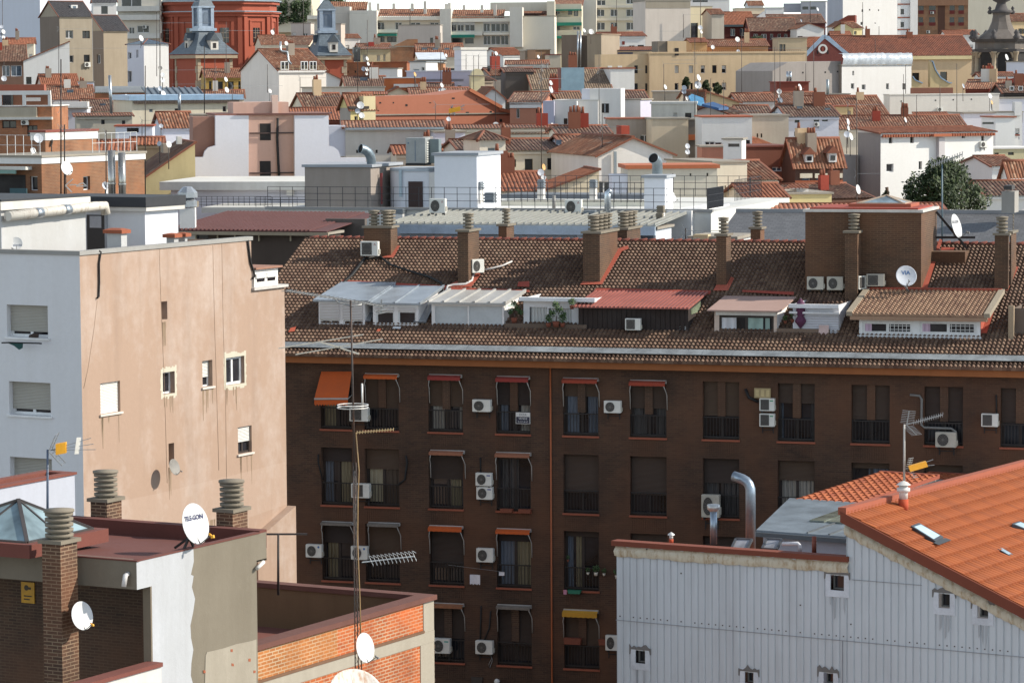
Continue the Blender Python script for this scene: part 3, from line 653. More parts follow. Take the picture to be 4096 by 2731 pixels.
# dormers
def dormer(uL,uR,vt,vb,vback,wm,rm,ov=.25,rise=None,name='dormer',side=None,corr=None,thick=.08,uref=None):
    yd=onroof(uref or (uL+uR)/2,vb).y; xa,xb=b.aty(uL,vb,yd).x,b.aty(uR,vb,yd).x; zb=rz_(yd)-.1; zt=b.aty((uL+uR)/2,vt,yd).z
    yb=onroof((uL+uR)/2+ (150 if False else 0),vback).y; zk=rz_(yb)+.14; fc=Face((xa,yd,0),(1,0,0),(0,-1,0))
    q=MB(); yz=yd+ (zt-rz_(yd))/KS
    q.poly([(xb,yd,zb),(xb,yz,rz_(yz)-.1),(xb,yb,zk-.02) if yb>yz else (xb,yz,zt),(xb,yd,zt)]); q.poly([(xa,yd,zb),(xa,yd,zt),(xa,yb,zk-.02) if yb>yz else (xa,yz,zt),(xa,yz,rz_(yz)-.1)])
    return dict(q=q,fc=fc,w=xb-xa,zb=zb,zt=zt,yd=yd,yb=yb,zk=zk,xa=xa,xb=xb,wm=wm,rm=rm,ov=ov,name=name,side=side,corr=corr,thick=thick)
def dormer_done(d,holes,styles,rev=.1,oh=.35):
    q=d['q']; fc=d['fc']; zb=d['zb']; wall(q,fc,0,d['w'],zb,d['zt'],[(h[0],h[1],h[2],h[3],rev) for h in holes]); o=q.build(d['name'],d['wm'],root)
    for h,s in zip(holes,styles): window(o,fc,h[0],h[1],h[2],h[3],s,rev)
    ov=d['ov']; m=MB(); xa,xb,yd,yb,zt,zk,t=d['xa']-ov,d['xb']+ov,d['yd'],d['yb'],d['zt'],d['zk'],d['thick']
    k=(zk-zt)/(yb-yd); zf_=zt-k*oh+.01
    if d['rm']:
        m.prism([(xa,yd-oh,zf_),(xb,yd-oh,zf_),(xb,yb,zk),(xa,yb,zk)],(0,0,t))
        c=d['corr']
        if c:
            n=int((xb-xa)/c[0])
            for i in range(n+1):
                x=xa+.03+(xb-xa-.06)*i/n; m.bar((x,yd-oh-.01,zf_+t+c[1]*.4),(x,yb,zk+t+c[1]*.4),c[2],c[1])
        m.build('dormer_roof',d['rm'],o)
    return o
def zrel(d,u,v): return b.aty(u,v,d['yd']).z
def xrel(d,u,v): return b.aty(u,v,d['yd']).x-d['xa']
def H_(d,u0,v0,u1,v1): um,vm=(u0+u1)/2,(v0+v1)/2; return (xrel(d,u0,vm),zrel(d,um,v1),xrel(d,u1,vm),zrel(d,um,v0))
WPVC=paint(226,222,220,.5,0,.06); SILV=paint(158,166,174,.35,.3,.15)
T(250,225,.12755)
d=dormer(540,900,598,792,482,WPVC,SILV,.2); hs=[H_(d,552,735,706,780),H_(d,730,738,885,785)]; o=dormer_done(d,hs,'dd',.1,.1)
for h in hs:
    q=MB(); fbox(q,d['fc'],h[0],h[2],h[3]-.002,zrel(d,700,612),.004,.05); q.build('shutter',slats(206,200,196,.06),o)
d=dormer(965,1320,622,796,512,WPVC,SILV,.12,corr=(.85,.05,.06)); hs=[H_(d,988,672,1130,775),H_(d,1160,672,1302,775)]; o=dormer_done(d,hs,'dd',.1,.1)
for h in hs:
    q=MB(); fbox(q,d['fc'],h[0],h[2],h[3]+.01,zrel(d,700,632),.004,.05); q.build('shutter',slats(206,200,196,.06),o)
q=MB()
for u,v in (((895,790),(960,690)),((1330,800),(1415,660))):
    p,r_=onroof(*u),onroof(*v); MB().bar((p.x,p.y,rz_(p.y)+.2),(r_.x,r_.y,rz_(r_.y)+.35),.5,.06).build('foil_flashing',paint(176,180,186,.25,.6,.2),RF)
d=dormer(1425,1990,618,803,548,WPVC,paint(170,168,164,.4,0,.1),.12,corr=(.62,.07,.08),side=1); hs=[H_(d,1450,632,1706,790),H_(d,1716,632,1978,790)]; o=dormer_done(d,hs,'ss',.1,.15)
for c in o.children:
    if c.name.startswith('shutter'): c.data.materials[0]=paint(186,190,192,.5,0,.08)
q=MB(); x=d['xb']+.012; p=b.atx(2005,700,x); r_=b.atx(2095,620,x); q.poly([(x,p.y,rz_(p.y)+.7),(x,r_.y-.1,rz_(p.y)+.8),(x,r_.y-.1,r_.z-.1),(x,p.y,p.z+.35)]); q.build('pane',glassy(190,205,200,.2),o)
d=dormer(2145,2700,572,790,560,stucco(222,222,224,.15),None,name='terrace_wall',uref=2420); hs=[H_(d,2190,640,2330,792),H_(d,2340,650,2520,792)]; o=dormer_done(d,hs,'nn',.15)
for h in hs: q=MB(); fbox(q,d['fc'],h[0]+.05,h[2]-.04,h[1],h[3],-.12,-.1); q.build('curtain',curtain(206,208,206,.12),o)
q=MB(); fbox(q,d['fc'],-.1,d['w']+.1,d['zt']-.1,d['zt']+.04,.0,.3); q.build('gutter',paint(220,222,224,.5),o)
q=MB(); p0,p1=onroof(2000,812),onroof(2640,830); q.box(p0.x,p0.y-.1,rz_(p0.y)-.2,p1.x,p0.y+.1,rz_(p0.y)+.22); q.build('terrace_parapet',stucco(104,88,76,.5),root)
T(525,225,.12755)
DWOOD=slats(50,38,34,.0)if 0 else paint(46,36,33,.8,0,.15)
d=dormer(420,1280,640,832,552,DWOOD,paint(150,88,78,.6,0,.12),.1,corr=(.16,.05,.07),thick=.03); o=dormer_done(d,[H_(d,1180,790,1262,818)],'g')
q=MB(); n=int(d['w']/.19)
for k in range(n): x=k*.19+.02; fbox(q,d['fc'],x,x+.16,d['zb'],d['zt']-.02,.003,.018 if k%9 else .05)
q.build('wood_cladding',DWOOD,o)
q=MB(); x=d['xb']+.012; p=b.atx(1300,720,x); r_=b.atx(1380,650,x); q.poly([(x,p.y,rz_(p.y)+.7),(x,r_.y,rz_(p.y)+.9),(x,r_.y,r_.z-.1),(x,p.y,p.z+.1)]); q.build('pane',glassy(120,130,110,.2),o)
d=dormer(1485,1975,665,845,592,stucco(206,186,172,.3),stucco(160,132,122,.25),.2,thick=.05); hs=[H_(d,1522,706,1950,832)]; o=dormer_done(d,hs,'b')
h=hs[0]; q=MB(); w=h[2]-h[0]
fbox(q,d['fc'],h[0]+.08,h[0]+w*.31,h[1]+.08,h[3]-.03,-.08,-.06); q.build('curtain',curtain(206,206,210,.3),o)
q=MB(); fbox(q,d['fc'],h[0]+w*.5,h[0]+w*.8,h[1]+.08,h[3]-.03,-.08,-.06); fbox(q,d['fc'],h[0]+w*.84,h[0]+w*.92,h[1]+.08,h[3]-.03,-.08,-.06); q.build('curtain',curtain(150,172,164,.4),o)
q=MB(); fbox(q,d['fc'],h[0]-.1,h[2]+.1,h[3]+.01,zrel(d,1700,668),.0,.12); q.build('shutter_box',paint(206,202,196,.5),o)
q=MB(); x=d['xb']+.01; yy=d['yd']; q.poly([(x,yy,d['zb']),(x,d['yb'],d['zb']),(x,d['yb'],d['zk']),(x,yy,d['zt'])]); q.build('side_wall',stucco(226,224,224,.1),o)
T(724,225,.12755)
d=dormer(540,900,620,850,600,stucco(206,206,212,.2),None,name='terrace_wall'); o=dormer_done(d,[],'')
q=MB(); fbox(q,d['fc'],.2,d['w']-.02,d['zb'],zrel(d,700,705),.0,.03); q.build('shutter',slats(190,190,196,.09),o)
q=MB(); fbox(q,d['fc'],-.1,d['w']+.05,d['zt']-.12,d['zt']+.02,.0,.3); fbox(q,d['fc'],-.1,d['w']+.05,zrel(d,700,690),zrel(d,700,675),.0,.2); q.build('gutter',paint(214,214,216,.5),o)
q=MB(); p0,p1=onroof(420,848),onroof(830,852); q.box(p0.x,p0.y-.1,rz_(p0.y)-.2,p1.x,p0.y+.1,rz_(p0.y)+.2); q.build('terrace_parapet',stucco(120,100,86,.5),root)
d=dormer(1060,2010,700,882,556,paint(222,222,222,.5,0,.06),None,.3); hs=[H_(d,1085,755,1478,850),H_(d,1535,755,1980,855)]; o=dormer_done(d,hs,'dd')
q=MB(); t=.3; zz=d['zt']; k=(d['zk']-zz)/(d['yb']-d['yd']); slope(q,(d['xa']-t,d['yd']-.4,zz-k*.4+.05),(d['xb']+t,d['yd']-.4,zz-k*.4+.05),(d['xb']+t,d['yb'],d['zk']+.05),(d['xa']-t,d['yb'],d['zk']+.05),.165,.09,.25,.04); q.box(d['xa']-t+.02,d['yd']-.38,zz-.2,d['xb']+t-.02,d['yd']-.02,zz-.05); q.build('dormer_roof',tile(((140,110,90),(160,130,106),(122,92,76)),.165,.25,.15),o)
q=MB()
for x in (d['xa']-t,d['xb']+t): MB().bar((x,d['yd']-.42,zz-k*.4+.1),(x,d['yb'],d['zk']+.1),.22,.16).build('verge',stucco(150,138,120,.3),o)
q=MB(); q.bar((d['xa']-t,d['yb'],d['zk']+.12),(d['xb']+t,d['yb'],d['zk']+.12),.22,.14); q.build('ridge_tiles',stucco(150,72,54,.3),o)
for h in hs:
    w=h[2]-h[0]; q=MB(); fbox(q,d['fc'],h[0]-.03,h[2]+.03,h[3]+.01,d['zt']-.12,.004,.09); q.build('shutter_box',paint(208,206,204,.5),o)
    q=MB(); fbox(q,d['fc'],h[0]+.06,h[0]+w*.18,h[1]+.08,h[3]-.03,-.08,-.06); q.build('curtain',curtain(206,180,200,.15),o)
    q=MB()
    for i in range(6): x=h[0]+w*(.55+.08*i); fbox(q,d['fc'],x,x+.02,h[1]+.08,h[3]-.05,-.05,-.03)
    for zq in (.35,.65): fbox(q,d['fc'],h[0]+w*.52,h[2]-.08,h[1]+(h[3]-h[1])*zq,h[1]+(h[3]-h[1])*zq+.02,-.05,-.03)
    q.build('window_bars',FRAMEW,o)
q=MB(); x=d['xb']+.012; q.poly([(x,d['yd'],d['zb']),(x,d['yb'],d['zk']-.4),(x,d['yb'],d['zk']),(x,d['yd'],d['zt'])]); q.build('side_wall',stucco(168,84,66,.25),o)
q=MB(); fbox(q,d['fc'],-.05,d['w']+.05,d['zb']-.0,zrel(d,1500,862),.004,.1); q.build('sill',FRAMEW,o)
d=dormer(2270,2500,650,872,640,stucco(110,96,86,.4),None,name='terrace_wall'); o=dormer_done(d,[],'')
q=MB(); p=b.aty(2260,872,d['yd']); q.box(p.x-.1,p.y-.35,p.z-.3,p.x+.1,p.y-.15,zrel(d,2280,625)); q.build('terrace_post',stucco(160,140,116,.3),root)
# ---------------------------------------------------------------- things on the block
T(0,0,.43537); f='f'
for a in ((801,936,845,967,'q','grey faced air conditioner beside the open orange awning'),(1083,917,1126,945,'r','air conditioner between the two red awnings of the top storey'),(1385,920,1425,948,'r','air conditioner between the window with the bent awning arm and the last red awning'),
 (1742,915,1778,944,'sg','upper of two square grilled air conditioners below the beige vent'),(1742,950,1778,980,'sg','lower of two square grilled air conditioners below the beige vent'),(2147,992,2196,1027,'ra','cream air conditioner fed by a long bent grey pipe'),(2252,950,2292,980,'s','square grilled air conditioner below a dangling black cable at far right of the facade'),
 (805,1110,848,1143,'s','air conditioner in front of the two railings with yellow blinds'),(1090,1086,1128,1116,'rb','upper of the stacked pair of blue badged air conditioners'),(1092,1118,1130,1147,'rb','lower of the stacked pair of blue badged air conditioners'),
 (700,1250,738,1280,'ro','round blue badged air conditioner next to the edge of the peach wall'),(804,1254,843,1285,'ro','round blue badged air conditioner behind the lattice mast'),(1092,1259,1132,1291,'r','air conditioner above the white cloth hung on a line'),
 (990,1466,1033,1500,'rg','black fan air conditioner beside the corner of the orange brick terrace'),(1090,1471,1131,1502,'r','air conditioner with a looped cable under it, lowest of its column'),(1388,1460,1421,1495,'r','black fan air conditioner touching the edge of the pale metal wall')):
    ac_on(BB,f,*a)
T(525,225,.12755); p=onroof(850,832); ac_at(782,730,905,822,b.W((p.x,p.y-.45,0)).y,-17,'q','air conditioner standing before the dark wooden dormer')
T(250,225,.12755)
p=onroof(930,250); ac_at(862,126,1006,240,(b.W((p.x,onroof(1000,262).y-.7,0))).y,-15,'qt','large air conditioner with a red badge against the leftmost roof chimney')
p=b.W(onroof(1713,480)); ac_at(1742,266,1838,372,p.y+.3,28,'r','air conditioner on the lit side of the second roof chimney')
T(724,225,.12755); p=b.W((0,y0-.35,0))
TWF=lambda u:None
for u0,v0,u1,v1,k,l in ((648,403,780,505,'ra','left unit of the pair on the brick stair tower'),(805,403,934,508,'ra','right unit of the pair on the brick stair tower, next to the tall chimney'),(1115,382,1256,478,'qa','grey air conditioner on the stair tower behind the tall chimney')):
    q=b.at((0,y0-.35,0),(0,-1,0),(u0+u1)/2,v1); ac_at(u0,v0,u1,v1,b.W(q).y,-15,k,l)
q=onroof(1060,600); ac_at(1052,396,1132,500,b.W(q).y+.2,40,'s','air conditioner turned sideways on the tall chimney before the stair tower')
q=b.at((0,y0-1.2,0),(0,-1,0),1430,395); dish(1430,395,b.W(q).y,82,'pale blue dish lettered VIA in front of the stair tower',8,20,'g',text='VIA',tcol=(50,90,140),tsz=.55,tz=.32)
q=MB(); pp=b.W(q0:=b.at((0,y0-1.2,0),(0,-1,0),1430,440)); g0=b.W(onroof(1455,545)); q.tube([(0,0,0),pp-g0+Vector((0,.25,-.2))],.05,6); e=q.build('dish_pole',MASTL); e.location=g0; tag(e,'short bent pole under the VIA dish','pole')
T(768,120,.10884); p=b.W((x1+1.6,y1,0)); dish(1735,970,p.y,112,'big white TELE-GON dish on a strut frame beside the stair tower',62,15,'w',text='TELE-GON',tcol=(110,110,116),tsz=.3,tz=.35)
e=empty('dish_mount','dark strut frame bolting the big dish to the stair tower','frame',b.W((x1,y1-.3,zt-1)),b.yaw); q=MB()
for za,zb_ in ((.9,-.9),(-1.3,-.9),(-.1,-.1)): q.bar((0.02,0,za),(1.5,0.3,zb_),.09)
q.build('strut',MASTD,e)
# brick stub behind tower
q=MB().box(x1+.003,y1-1.2,rz_(YR)-1,x1+1.3,y1,zt-1.6); q.build('brick_stub',DKBRICK2,TW)
# awnings
AW={'o':paint(190,88,36,.85,0,.1),'r':paint(140,52,46,.85,0,.1),'R':paint(148,62,42,.85,0,.1),'b':paint(150,98,74,.85,0,.1),'y':paint(190,140,44,.85,0,.1),'g':paint(120,112,104,.85,0,.2),'t':paint(150,100,70,.85,0,.25)}
ARM=paint(170,166,160,.5)
def awning(u0,v0,u1,v1,k,label,arms=True,drop=.9):
    T(0,0,.43537); fc=BB.f; vm=(v0+v1)/2; um=(u0+u1)/2
    s0,s1=BB.hit(fc,u0,vm,.2)[0],BB.hit(fc,u1,vm,.2)[0]; z1=BB.hit(fc,um,v0,.2)[1]; z0=BB.hit(fc,um,v1,.3)[1]; w=s1-s0
    e=empty('awning',label,'awning',BB.W(fc.p((s0+s1)/2,z1)),BB.yaw,'window awnings'); h=w/2; q=MB(); zd=z0-z1
    q.tube([(-h,-.1,-.05),(h,-.1,-.05)],.07,8); q.build('roller',ARM,e)
    q=MB(); n=14
    q.poly([(-h,-.06,.02),(h,-.06,.02),(h,-.32,zd*.35),(-h,-.32,zd*.35)][::-1])
    for i in range(n):
        a,c=-h+w*i/n,-h+w*(i+1)/n; m_=(a+c)/2; za=zd*(.93 if i%2 else 1.0)
        q.poly([(a,-.325,zd*.35),(c,-.325,zd*.35),(c,-.33,zd*.96),(m_,-.33,za),(a,-.33,zd*.96)][::-1])
    q.build('valance',AW[k],e)
    if arms:
        for sx in (-1,1):
            q=MB(); x=sx*h; q.tube([(x*.9,-.3,zd*.8),(x*1.0,-.2,zd-.2),(x*1.02,-.08,zd-.35),(x*1.02,-.04,zd-drop)],.018,5); q.build('arm',ARM,e)
    return e
for a in ((837,858,914,870,'o','narrow orange awning rolled up beside the open orange awning'),(984,860,1059,873,'r','red awning above the window of lit curtains, left of the air conditioner'),(1140,864,1215,877,'r','red awning above the window with the for sale board'),(1292,868,1373,880,'R','orange red awning with a bent loose arm'),(1446,873,1529,886,'R','orange red awning above a fully shuttered window, last of the top storey'),
 (987,1034,1065,1045,'b','faded beige awning above the shuttered window left of the stacked air conditioners'),(1138,1039,1218,1050,'b','faded beige awning above the reflecting window right of the stacked air conditioners'),(985,1207,1062,1220,'o','bright orange awning above the fully shuttered third storey window'),(1140,1214,1218,1226,'o','bright orange awning above the third storey window with blue curtains'),
 (738,1198,809,1206,'g','thin grey rolled awning left of the lattice mast'),(845,1200,917,1209,'g','thin grey rolled awning right of the lattice mast'),(990,1385,1064,1396,'t','tattered brown awning hanging loose at one end'),(1141,1389,1219,1399,'g','torn green grey awning on the lowest storey'),(1293,1400,1373,1417,'y','yellow awning on the lowest storey')): awning(*a)
e=empty('awning','wide open bright orange awning slanting out over a railing','awning',BB.W(BB.f.p(*BB.hit(BB.f,772,853))),BB.yaw,'window awnings')
I=e.matrix_world.inverted() if 0 else (Matrix.Translation(e.location)@Matrix.Rotation(BB.yaw,4,'Z')).inverted()
def aw(u,v,o): s_,z_=BB.hit(BB.f,u,v,o); return I@BB.W(BB.f.p(s_,z_,o))
A_,B_,C_,D_=aw(738,853,.06),aw(808,853,.06),aw(799,915,1.0),aw(722,915,1.0); q=MB(); q.prism([A_,D_,C_,B_],(0,0,.015)); q.build('canopy',AW['o'],e)
q=MB(); n=12
for i in range(n):
    a,c=D_.lerp(C_,i/n),D_.lerp(C_,(i+1)/n); q.poly([a,(a+c)/2-Vector((0,0,.27)),c] if 0 else [a+Vector((0,0,-.02)),a-Vector((0,0,.2)),(a+c)/2-Vector((0,0,.27)),c-Vector((0,0,.2)),c+Vector((0,0,-.02))])
q.build('valance',AW['o'],e); q=MB(); q.tube([D_,C_],.04,6); q.build('front_bar',ARM,e)
for p_ in ((C_,aw(809,905,.03)),(D_,aw(738,905,.03))): q=MB(); q.tube(p_,.02,5); q.build('arm',ARM,e)
# board, vents, pipes, cables, laundry
fc=BB.f
e=empty('sale_board','small white and navy board with a phone number on a window railing','sign',BB.W(fc.p(*BB.hit(fc,1202,972))),BB.yaw)
s0,zt0=BB.hit(fc,1185,946,.03); s1,zb0=BB.hit(fc,1218,973,.03); w=s1-s0; h=zt0-zb0
q=MB().box(-w/2,-.05,0,w/2,-.02,h); q.build('panel',paint(214,212,208,.5),e); q=MB().box(-w/2+.02,-.055,.02,w/2-.02,-.051,h*.62); q.build('navy_field',paint(36,38,60,.5),e)
for t,sz,z,c in (('DIZA',.13,h*.8,(110,110,120)),('VENDE',.11,h*.46,(220,220,220)),('91 217 46 47',.075,h*.18,(220,220,220))):
    l=lettering(t,sz,c,e)
    for v in l.data.vertices: v.co=(v.co.x,-.058,v.co.y+z)
def on_f(pts,r,mat,name,label,cat,o=.04,group=None,n=5):
    P=[BB.W(fc.p(*BB.hit(fc,u,v,o),o)) for u,v in pts]; q=MB(); q.tube([p-P[0] for p in P],r,n); x=q.build(name,mat); x.location=P[0]; return tag(x,label,cat,group)
on_f([(2090,906),(2112,908),(2117,916),(2116,975),(2124,981),(2185,983),(2195,990),(2197,1012)],.05,FRAMEG,'pipe','bent grey pipe running across shutters to the cream air conditioner','pipe')
on_f([(834,882),(832,900),(833,936)],.04,paint(196,190,186,.5),'pipe','short white pipe rising above the air conditioner by the open awning','pipe')
on_f([(731,1042),(731,1062),(741,1100)],.03,BLACK,'cable','black cable hanging left of the second storey balcony pair','cable'); on_f([(932,1045),(935,1060),(930,1100),(915,1112)],.04,BLACK,'cable','thick black cable hanging right of the second storey balcony pair','cable')
on_f([(1712,892),(1720,912),(1742,922)],.06,BLACK,'cable','thick black cable beside the beige vent','cable'); on_f([(2288,906),(2289,950)],.03,BLACK,'cable','dangling black cable above the far right air conditioner','cable')
on_f([(1105,1390),(1103,1470)],.03,BLACK,'cable','left of two black cables above the lowest air conditioner','cable',.03,'cables'); on_f([(1127,1402),(1124,1440),(1112,1470)],.03,BLACK,'cable','right of two black cables above the lowest air conditioner','cable',.03,'cables')
on_f([(1127,1500),(1131,1515),(1125,1532),(1122,1525),(1130,1508)],.012,MASTL,'cable','thin looped cable under the lowest air conditioner','cable'); on_f([(1103,1050),(1104,1086)],.03,BLACK,'cable','short cable above the stacked pair of air conditioners','cable')
s0,z1=BB.hit(fc,1733,890,.05); s1,z0=BB.hit(fc,1770,913,.05); e=empty('wall_vent','beige slatted vent panel above two air conditioners','vent',BB.W(fc.p((s0+s1)/2,z0)),BB.yaw); w=s1-s0; h=z1-z0
q=MB().box(-w/2,-.1,0,w/2,-.005,h); q.build('box',paint(170,150,110,.6),e); q=MB()
for k in range(3): q.box(-w/2+.05+k*w/3,-.115,.06,-w/2+w/3-.03+k*w/3,-.102,h-.06)
q.build('grille',paint(196,176,130,.6),e)
LIN=paint(214,210,214,.9,0,.1)
def cloth(u0,v0,u1,v1,mat,name,label,cat):
    P0=BB.hit(fc,u0,v0,.35); P1=BB.hit(fc,u1,v1,.35); w=P1[0]-P0[0]; h=P0[1]-P1[1]; q=MB(); n=8
    for i in range(n):
        a,c=w*i/n,w*(i+1)/n; y=lambda x:-.35+.03*math.sin(9*x); j=.05*h*math.sin(i*2.3)
        q.poly([(a,y(a),j),(c,y(c),j),(c,y(c)*.98,h),(a,y(a)*.98,h)])
    x=q.build(name,mat); x.location=BB.W(fc.p(P0[0],P1[1])); x.rotation_euler=(0,0,BB.yaw); return tag(x,label,cat)
cloth(1079,1318,1103,1341,LIN,'towel','white cloth pegged on a line under an air conditioner','towel'); cloth(1146,1312,1158,1321,LIN,'cloth','tiny white garment on a line before the blue curtains','garment')
cloth(1294,1353,1301,1364,paint(190,130,150,.7),'cloth','pink garment hanging under the balcony flower pots','garment')
on_f([(1030,1296),(1158,1312)],.006,MASTL,'cable','washing line strung below the third storey air conditioner','washing line',.35)
s0,z0=BB.hit(fc,1144,1562); x=MB().lathe([(.01,-.11),(.08,-.08),(.115,0),(.08,.08),(.01,.11)],(0,-.14,0),14); x.box(-.03,-.05,-.03,.03,0,.03); x=x.build('globe_lamp',paint(220,220,216,.4)); x.location=BB.W(fc.p(s0,z0)); x.rotation_euler=(0,0,BB.yaw); tag(x,'small white globe lamp at the foot of the brown facade','lamp')
def boxon(u0,v0,u1,v1,mat,name,label,cat,o=.0,dp=.2,group=None):
    a=BB.hit(fc,u0,v1,o+dp); c=BB.hit(fc,u1,v0,o+dp); m=MB(); w=c[0]-a[0]; h=c[1]-a[1]; m.prism([(0,-o-dp,0),(w,-o-dp,0),(w+.04,-o-dp,h),(-.04,-o-dp,h)],(0,dp,0)); x=m.build(name,mat); x.location=BB.W(fc.p(a[0],a[1])); x.rotation_euler=(0,0,BB.yaw); return tag(x,label,cat,group)
TCP=paint(120,64,44,.7,0,.2); boxon(1296,1465,1332,1478,TCP,'planter','left terracotta planter on the rail under the yellow awning','planter'); boxon(1376,1468,1408,1480,TCP,'planter','right terracotta planter on the rail under the yellow awning','planter')
boxon(1305,1355,1331,1362,paint(30,110,86,.5),'basin','green plastic basin hanging under the flowered balcony','basin',.05); boxon(1084,1554,1106,1575,paint(60,54,50,.6),'wall_vent','small framed hatch low on the brown facade','vent',.0,.05)
boxon(1150,1168,1175,1176,TCP,'planter','left terracotta planter below the reflecting second storey window','planter'); boxon(1192,1169,1217,1177,TCP,'planter','right terracotta planter below the reflecting second storey window','planter')
# pots on the balcony
POT=paint(206,196,180,.6); PLT=leaves(60,84,44)
def bush(mb,c,r,n,sz,rng):
    for _ in range(n):
        d=Vector((rng.gauss(0,1),rng.gauss(0,1),rng.gauss(0,1))).normalized()*r*rng.random()**.45; p=Vector(c)+Vector((d.x,d.y,d.z)); a=Vector((rng.gauss(0,1),rng.gauss(0,1),rng.gauss(0,1))).normalized(); k=a.orthogonal().normalized()
        mb.poly([p-a*sz,p+k*sz*.5,p+a*sz,p-k*sz*.5])
def pot_plant(loc,s,label,kind='bush',rz=0):
    s*=.55
    e=empty('potted_plant',label,'potted plant',loc,rz,'potted plants'); q=MB(); q.lathe([(.01,0),(.11*s,0),(.16*s,.24*s),(.13*s,.24*s),(.12*s,.2*s),(.01,.2*s)],(0,0,0),10); q.build('pot',POT if kind=='w' else stucco(120,66,48,.3),e)
    q=MB(); q.tube([(0,0,.2*s),(.03*s,0,.45*s)],.02*s,5); q.build('stem',MASTM,e); q=MB(); rr=random.Random(len(bpy.data.objects))
    if kind=='tree':
        for dx,dz,r in ((-.18,.55,.16),(.12,.7,.18),(.3,.5,.13),(0,.92,.15)): bush(q,(dx*s,0,dz*s),r*s,60,.06*s,rr)
    else: bush(q,(0,0,.5*s),.26*s,90,.07*s,rr)
    q.build('foliage',PLT,e); return e
T(0,0,1)
for u,v,s_,k,l in ((588,574,.7,'w','left white flower pot hooked on the third storey railing'),(596,575,1.0,'w','larger white flower pot in the middle of the third storey railing'),(604,575,.7,'w','slim white flower pot right of the middle on the third storey railing'),(617,578,1.0,'w','white flower pot at the right end of the third storey railing'),(568,561,.6,'bush','basket with a green plant at the curtain edge of the flowered balcony')):
    s0,z=BB.hit(fc,u,v,.12); pot_plant(BB.W(fc.p(s0,z,.12)),s_,l,k,BB.yaw)
T(250,225,.12755)
for u,v,s_,k,l in ((2072,792,1.5,'tree','little pine like bonsai on the terrace parapet beside the white dormer'),):
    p=onroof(u,v+20); pot_plant(b.W((p.x,p.y,rz_(p.y)+.24)),s_,l,k)
T(525,225,.12755)
for u,v,s_,k,l in ((190,795,1.2,'bush','small dark potted shrub before the curtained terrace door'),(250,795,1.7,'tree','taller potted cactus like shrub before the curtained terrace door'),(300,795,1.2,'bush','low potted shrub at the right end of the curtained terrace'),(375,655,1.1,'bush','yellow green plant high on the edge of the dark wooden dormer'),(2045,768,.8,'bush','hanging flower pot on the white side of the pink roofed dormer'),(2105,760,1.0,'bush','green plant hanging beside the closed purple parasol')):
    p=onroof(u,832); dz=b.aty(u,v,p.y).z; pot_plant(b.W((p.x,p.y-.1,dz)),s_,l,k)
p=onroof(2165,845); g0=b.W((p.x,p.y-.1,rz_(p.y)+.1)); e=empty('parasol','closed purple parasol standing on the roof terrace','parasol',g0); h=b.aty(2165,590,p.y).z-rz_(p.y); q=MB(); q.tube([(0,0,0),(0,0,h)],.03,6); q.build('pole',MASTL,e)
q=MB(); q.lathe([(.03,.1),(.22,.35),(.2,h*.35),(.11,h*.45),(.17,h*.52),(.15,h*.85),(.02,h)],(0,0,0),12); q.build('folded_canopy',paint(86,40,70,.85),e)
p=onroof(2330,880); g0=b.W((p.x,p.y-.05,rz_(p.y)+.02)); e=empty('towel','x','towel',g0,b.yaw); bpy.data.objects.remove(e)
T(724,225,.12755); s0=onroof(750,850); s1=onroof(828,850); q=MB(); q.prism([(0,-.25,-.1),(s1.x-s0.x,-.25,-.1),(s1.x-s0.x,-.12,.32),(0,-.12,.32)],(0,.02,.02)); x=q.build('towel',paint(196,170,164,.9)); x.location=b.W((s0.x,s0.y,rz_(s0.y))); x.rotation_euler=(0,0,b.yaw); tag(x,'pale pink towel draped over the terrace parapet','towel')
# roof cables
def roofcable(pts,r,mat,label):
    P=[b.W((p.x,p.y,rz_(p.y)+.2)) for p in (onroof(*q) for q in pts)]; q=MB(); q.tube([p-P[0] for p in P],r,5); x=q.build('cable',mat); x.location=P[0]; return tag(x,label,'cable')
T(250,225,.12755)
roofcable([(1015,275),(900,300),(800,430),(690,525)],.06,BLACK,'black cable down to the silver dormer roof from the leftmost chimney'); roofcable([(1015,280),(1100,345),(1250,395),(1400,440),(1500,490),(1515,560)],.05,BLACK,'black cable sagging along the tiles to the middle dormer')
roofcable([(1755,405),(1740,470),(1690,500),(1600,505),(1550,515),(1540,550)],.05,paint(206,200,196,.5),'white hose from the second chimney to the long white dormer'); roofcable([(1820,390),(1900,375),(1980,355),(2055,320)],.04,paint(206,200,196,.5),'white hose lying across the shaded tiles')
# ================================================================ peach building on the left
T(0,0,1)
PB=Bld('apartment_block','tall block with a lit peach side wall and a blue grey front','apartment building',-40,79.5,252,111.0,-28.6,D=14,zb=-.5)
b=PB; root=b.root; b.L=b.hit(b.f,79.5,252.5)[0]; b.r=Face((b.L,0,0),(0,1,0),(1,0,0))
PEACH=patchy(160,135,117,176,158,146); BLUEG=stucco(212,212,214,.25,.75)
yA=b.hit(b.r,251,238)[0]; yB=b.hit(b.r,284.5,300)[0]; zlow=b.hit(b.r,270,288)[1]; b.D=yB
T(0,240,.12755); W_=b.win
RV=.28
W_('r',1265,478,1312,620,'n',.3,None,stucco(176,178,186,.2)); W_('r',787,1110,943,1352,'s',.14,slats(226,222,214)); W_('r',1276,1030,1370,1202,'b',.25,FRAMEW); W_('r',1587,940,1666,1146,'h',.25); W_('r',1772,912,1916,1128,'d',.2)
T(0,375,.12755)
W_('r',1866,398,1974,608,'h',.18,FRAMEB); W_('r',1322,530,1366,700,'n',.3,None,stucco(120,100,86,.3)); W_('r',1636,1002,1682,1112,'n',.2); W_('r',1330,1102,1374,1180,'n',.2,None,stucco(140,106,80,.3))
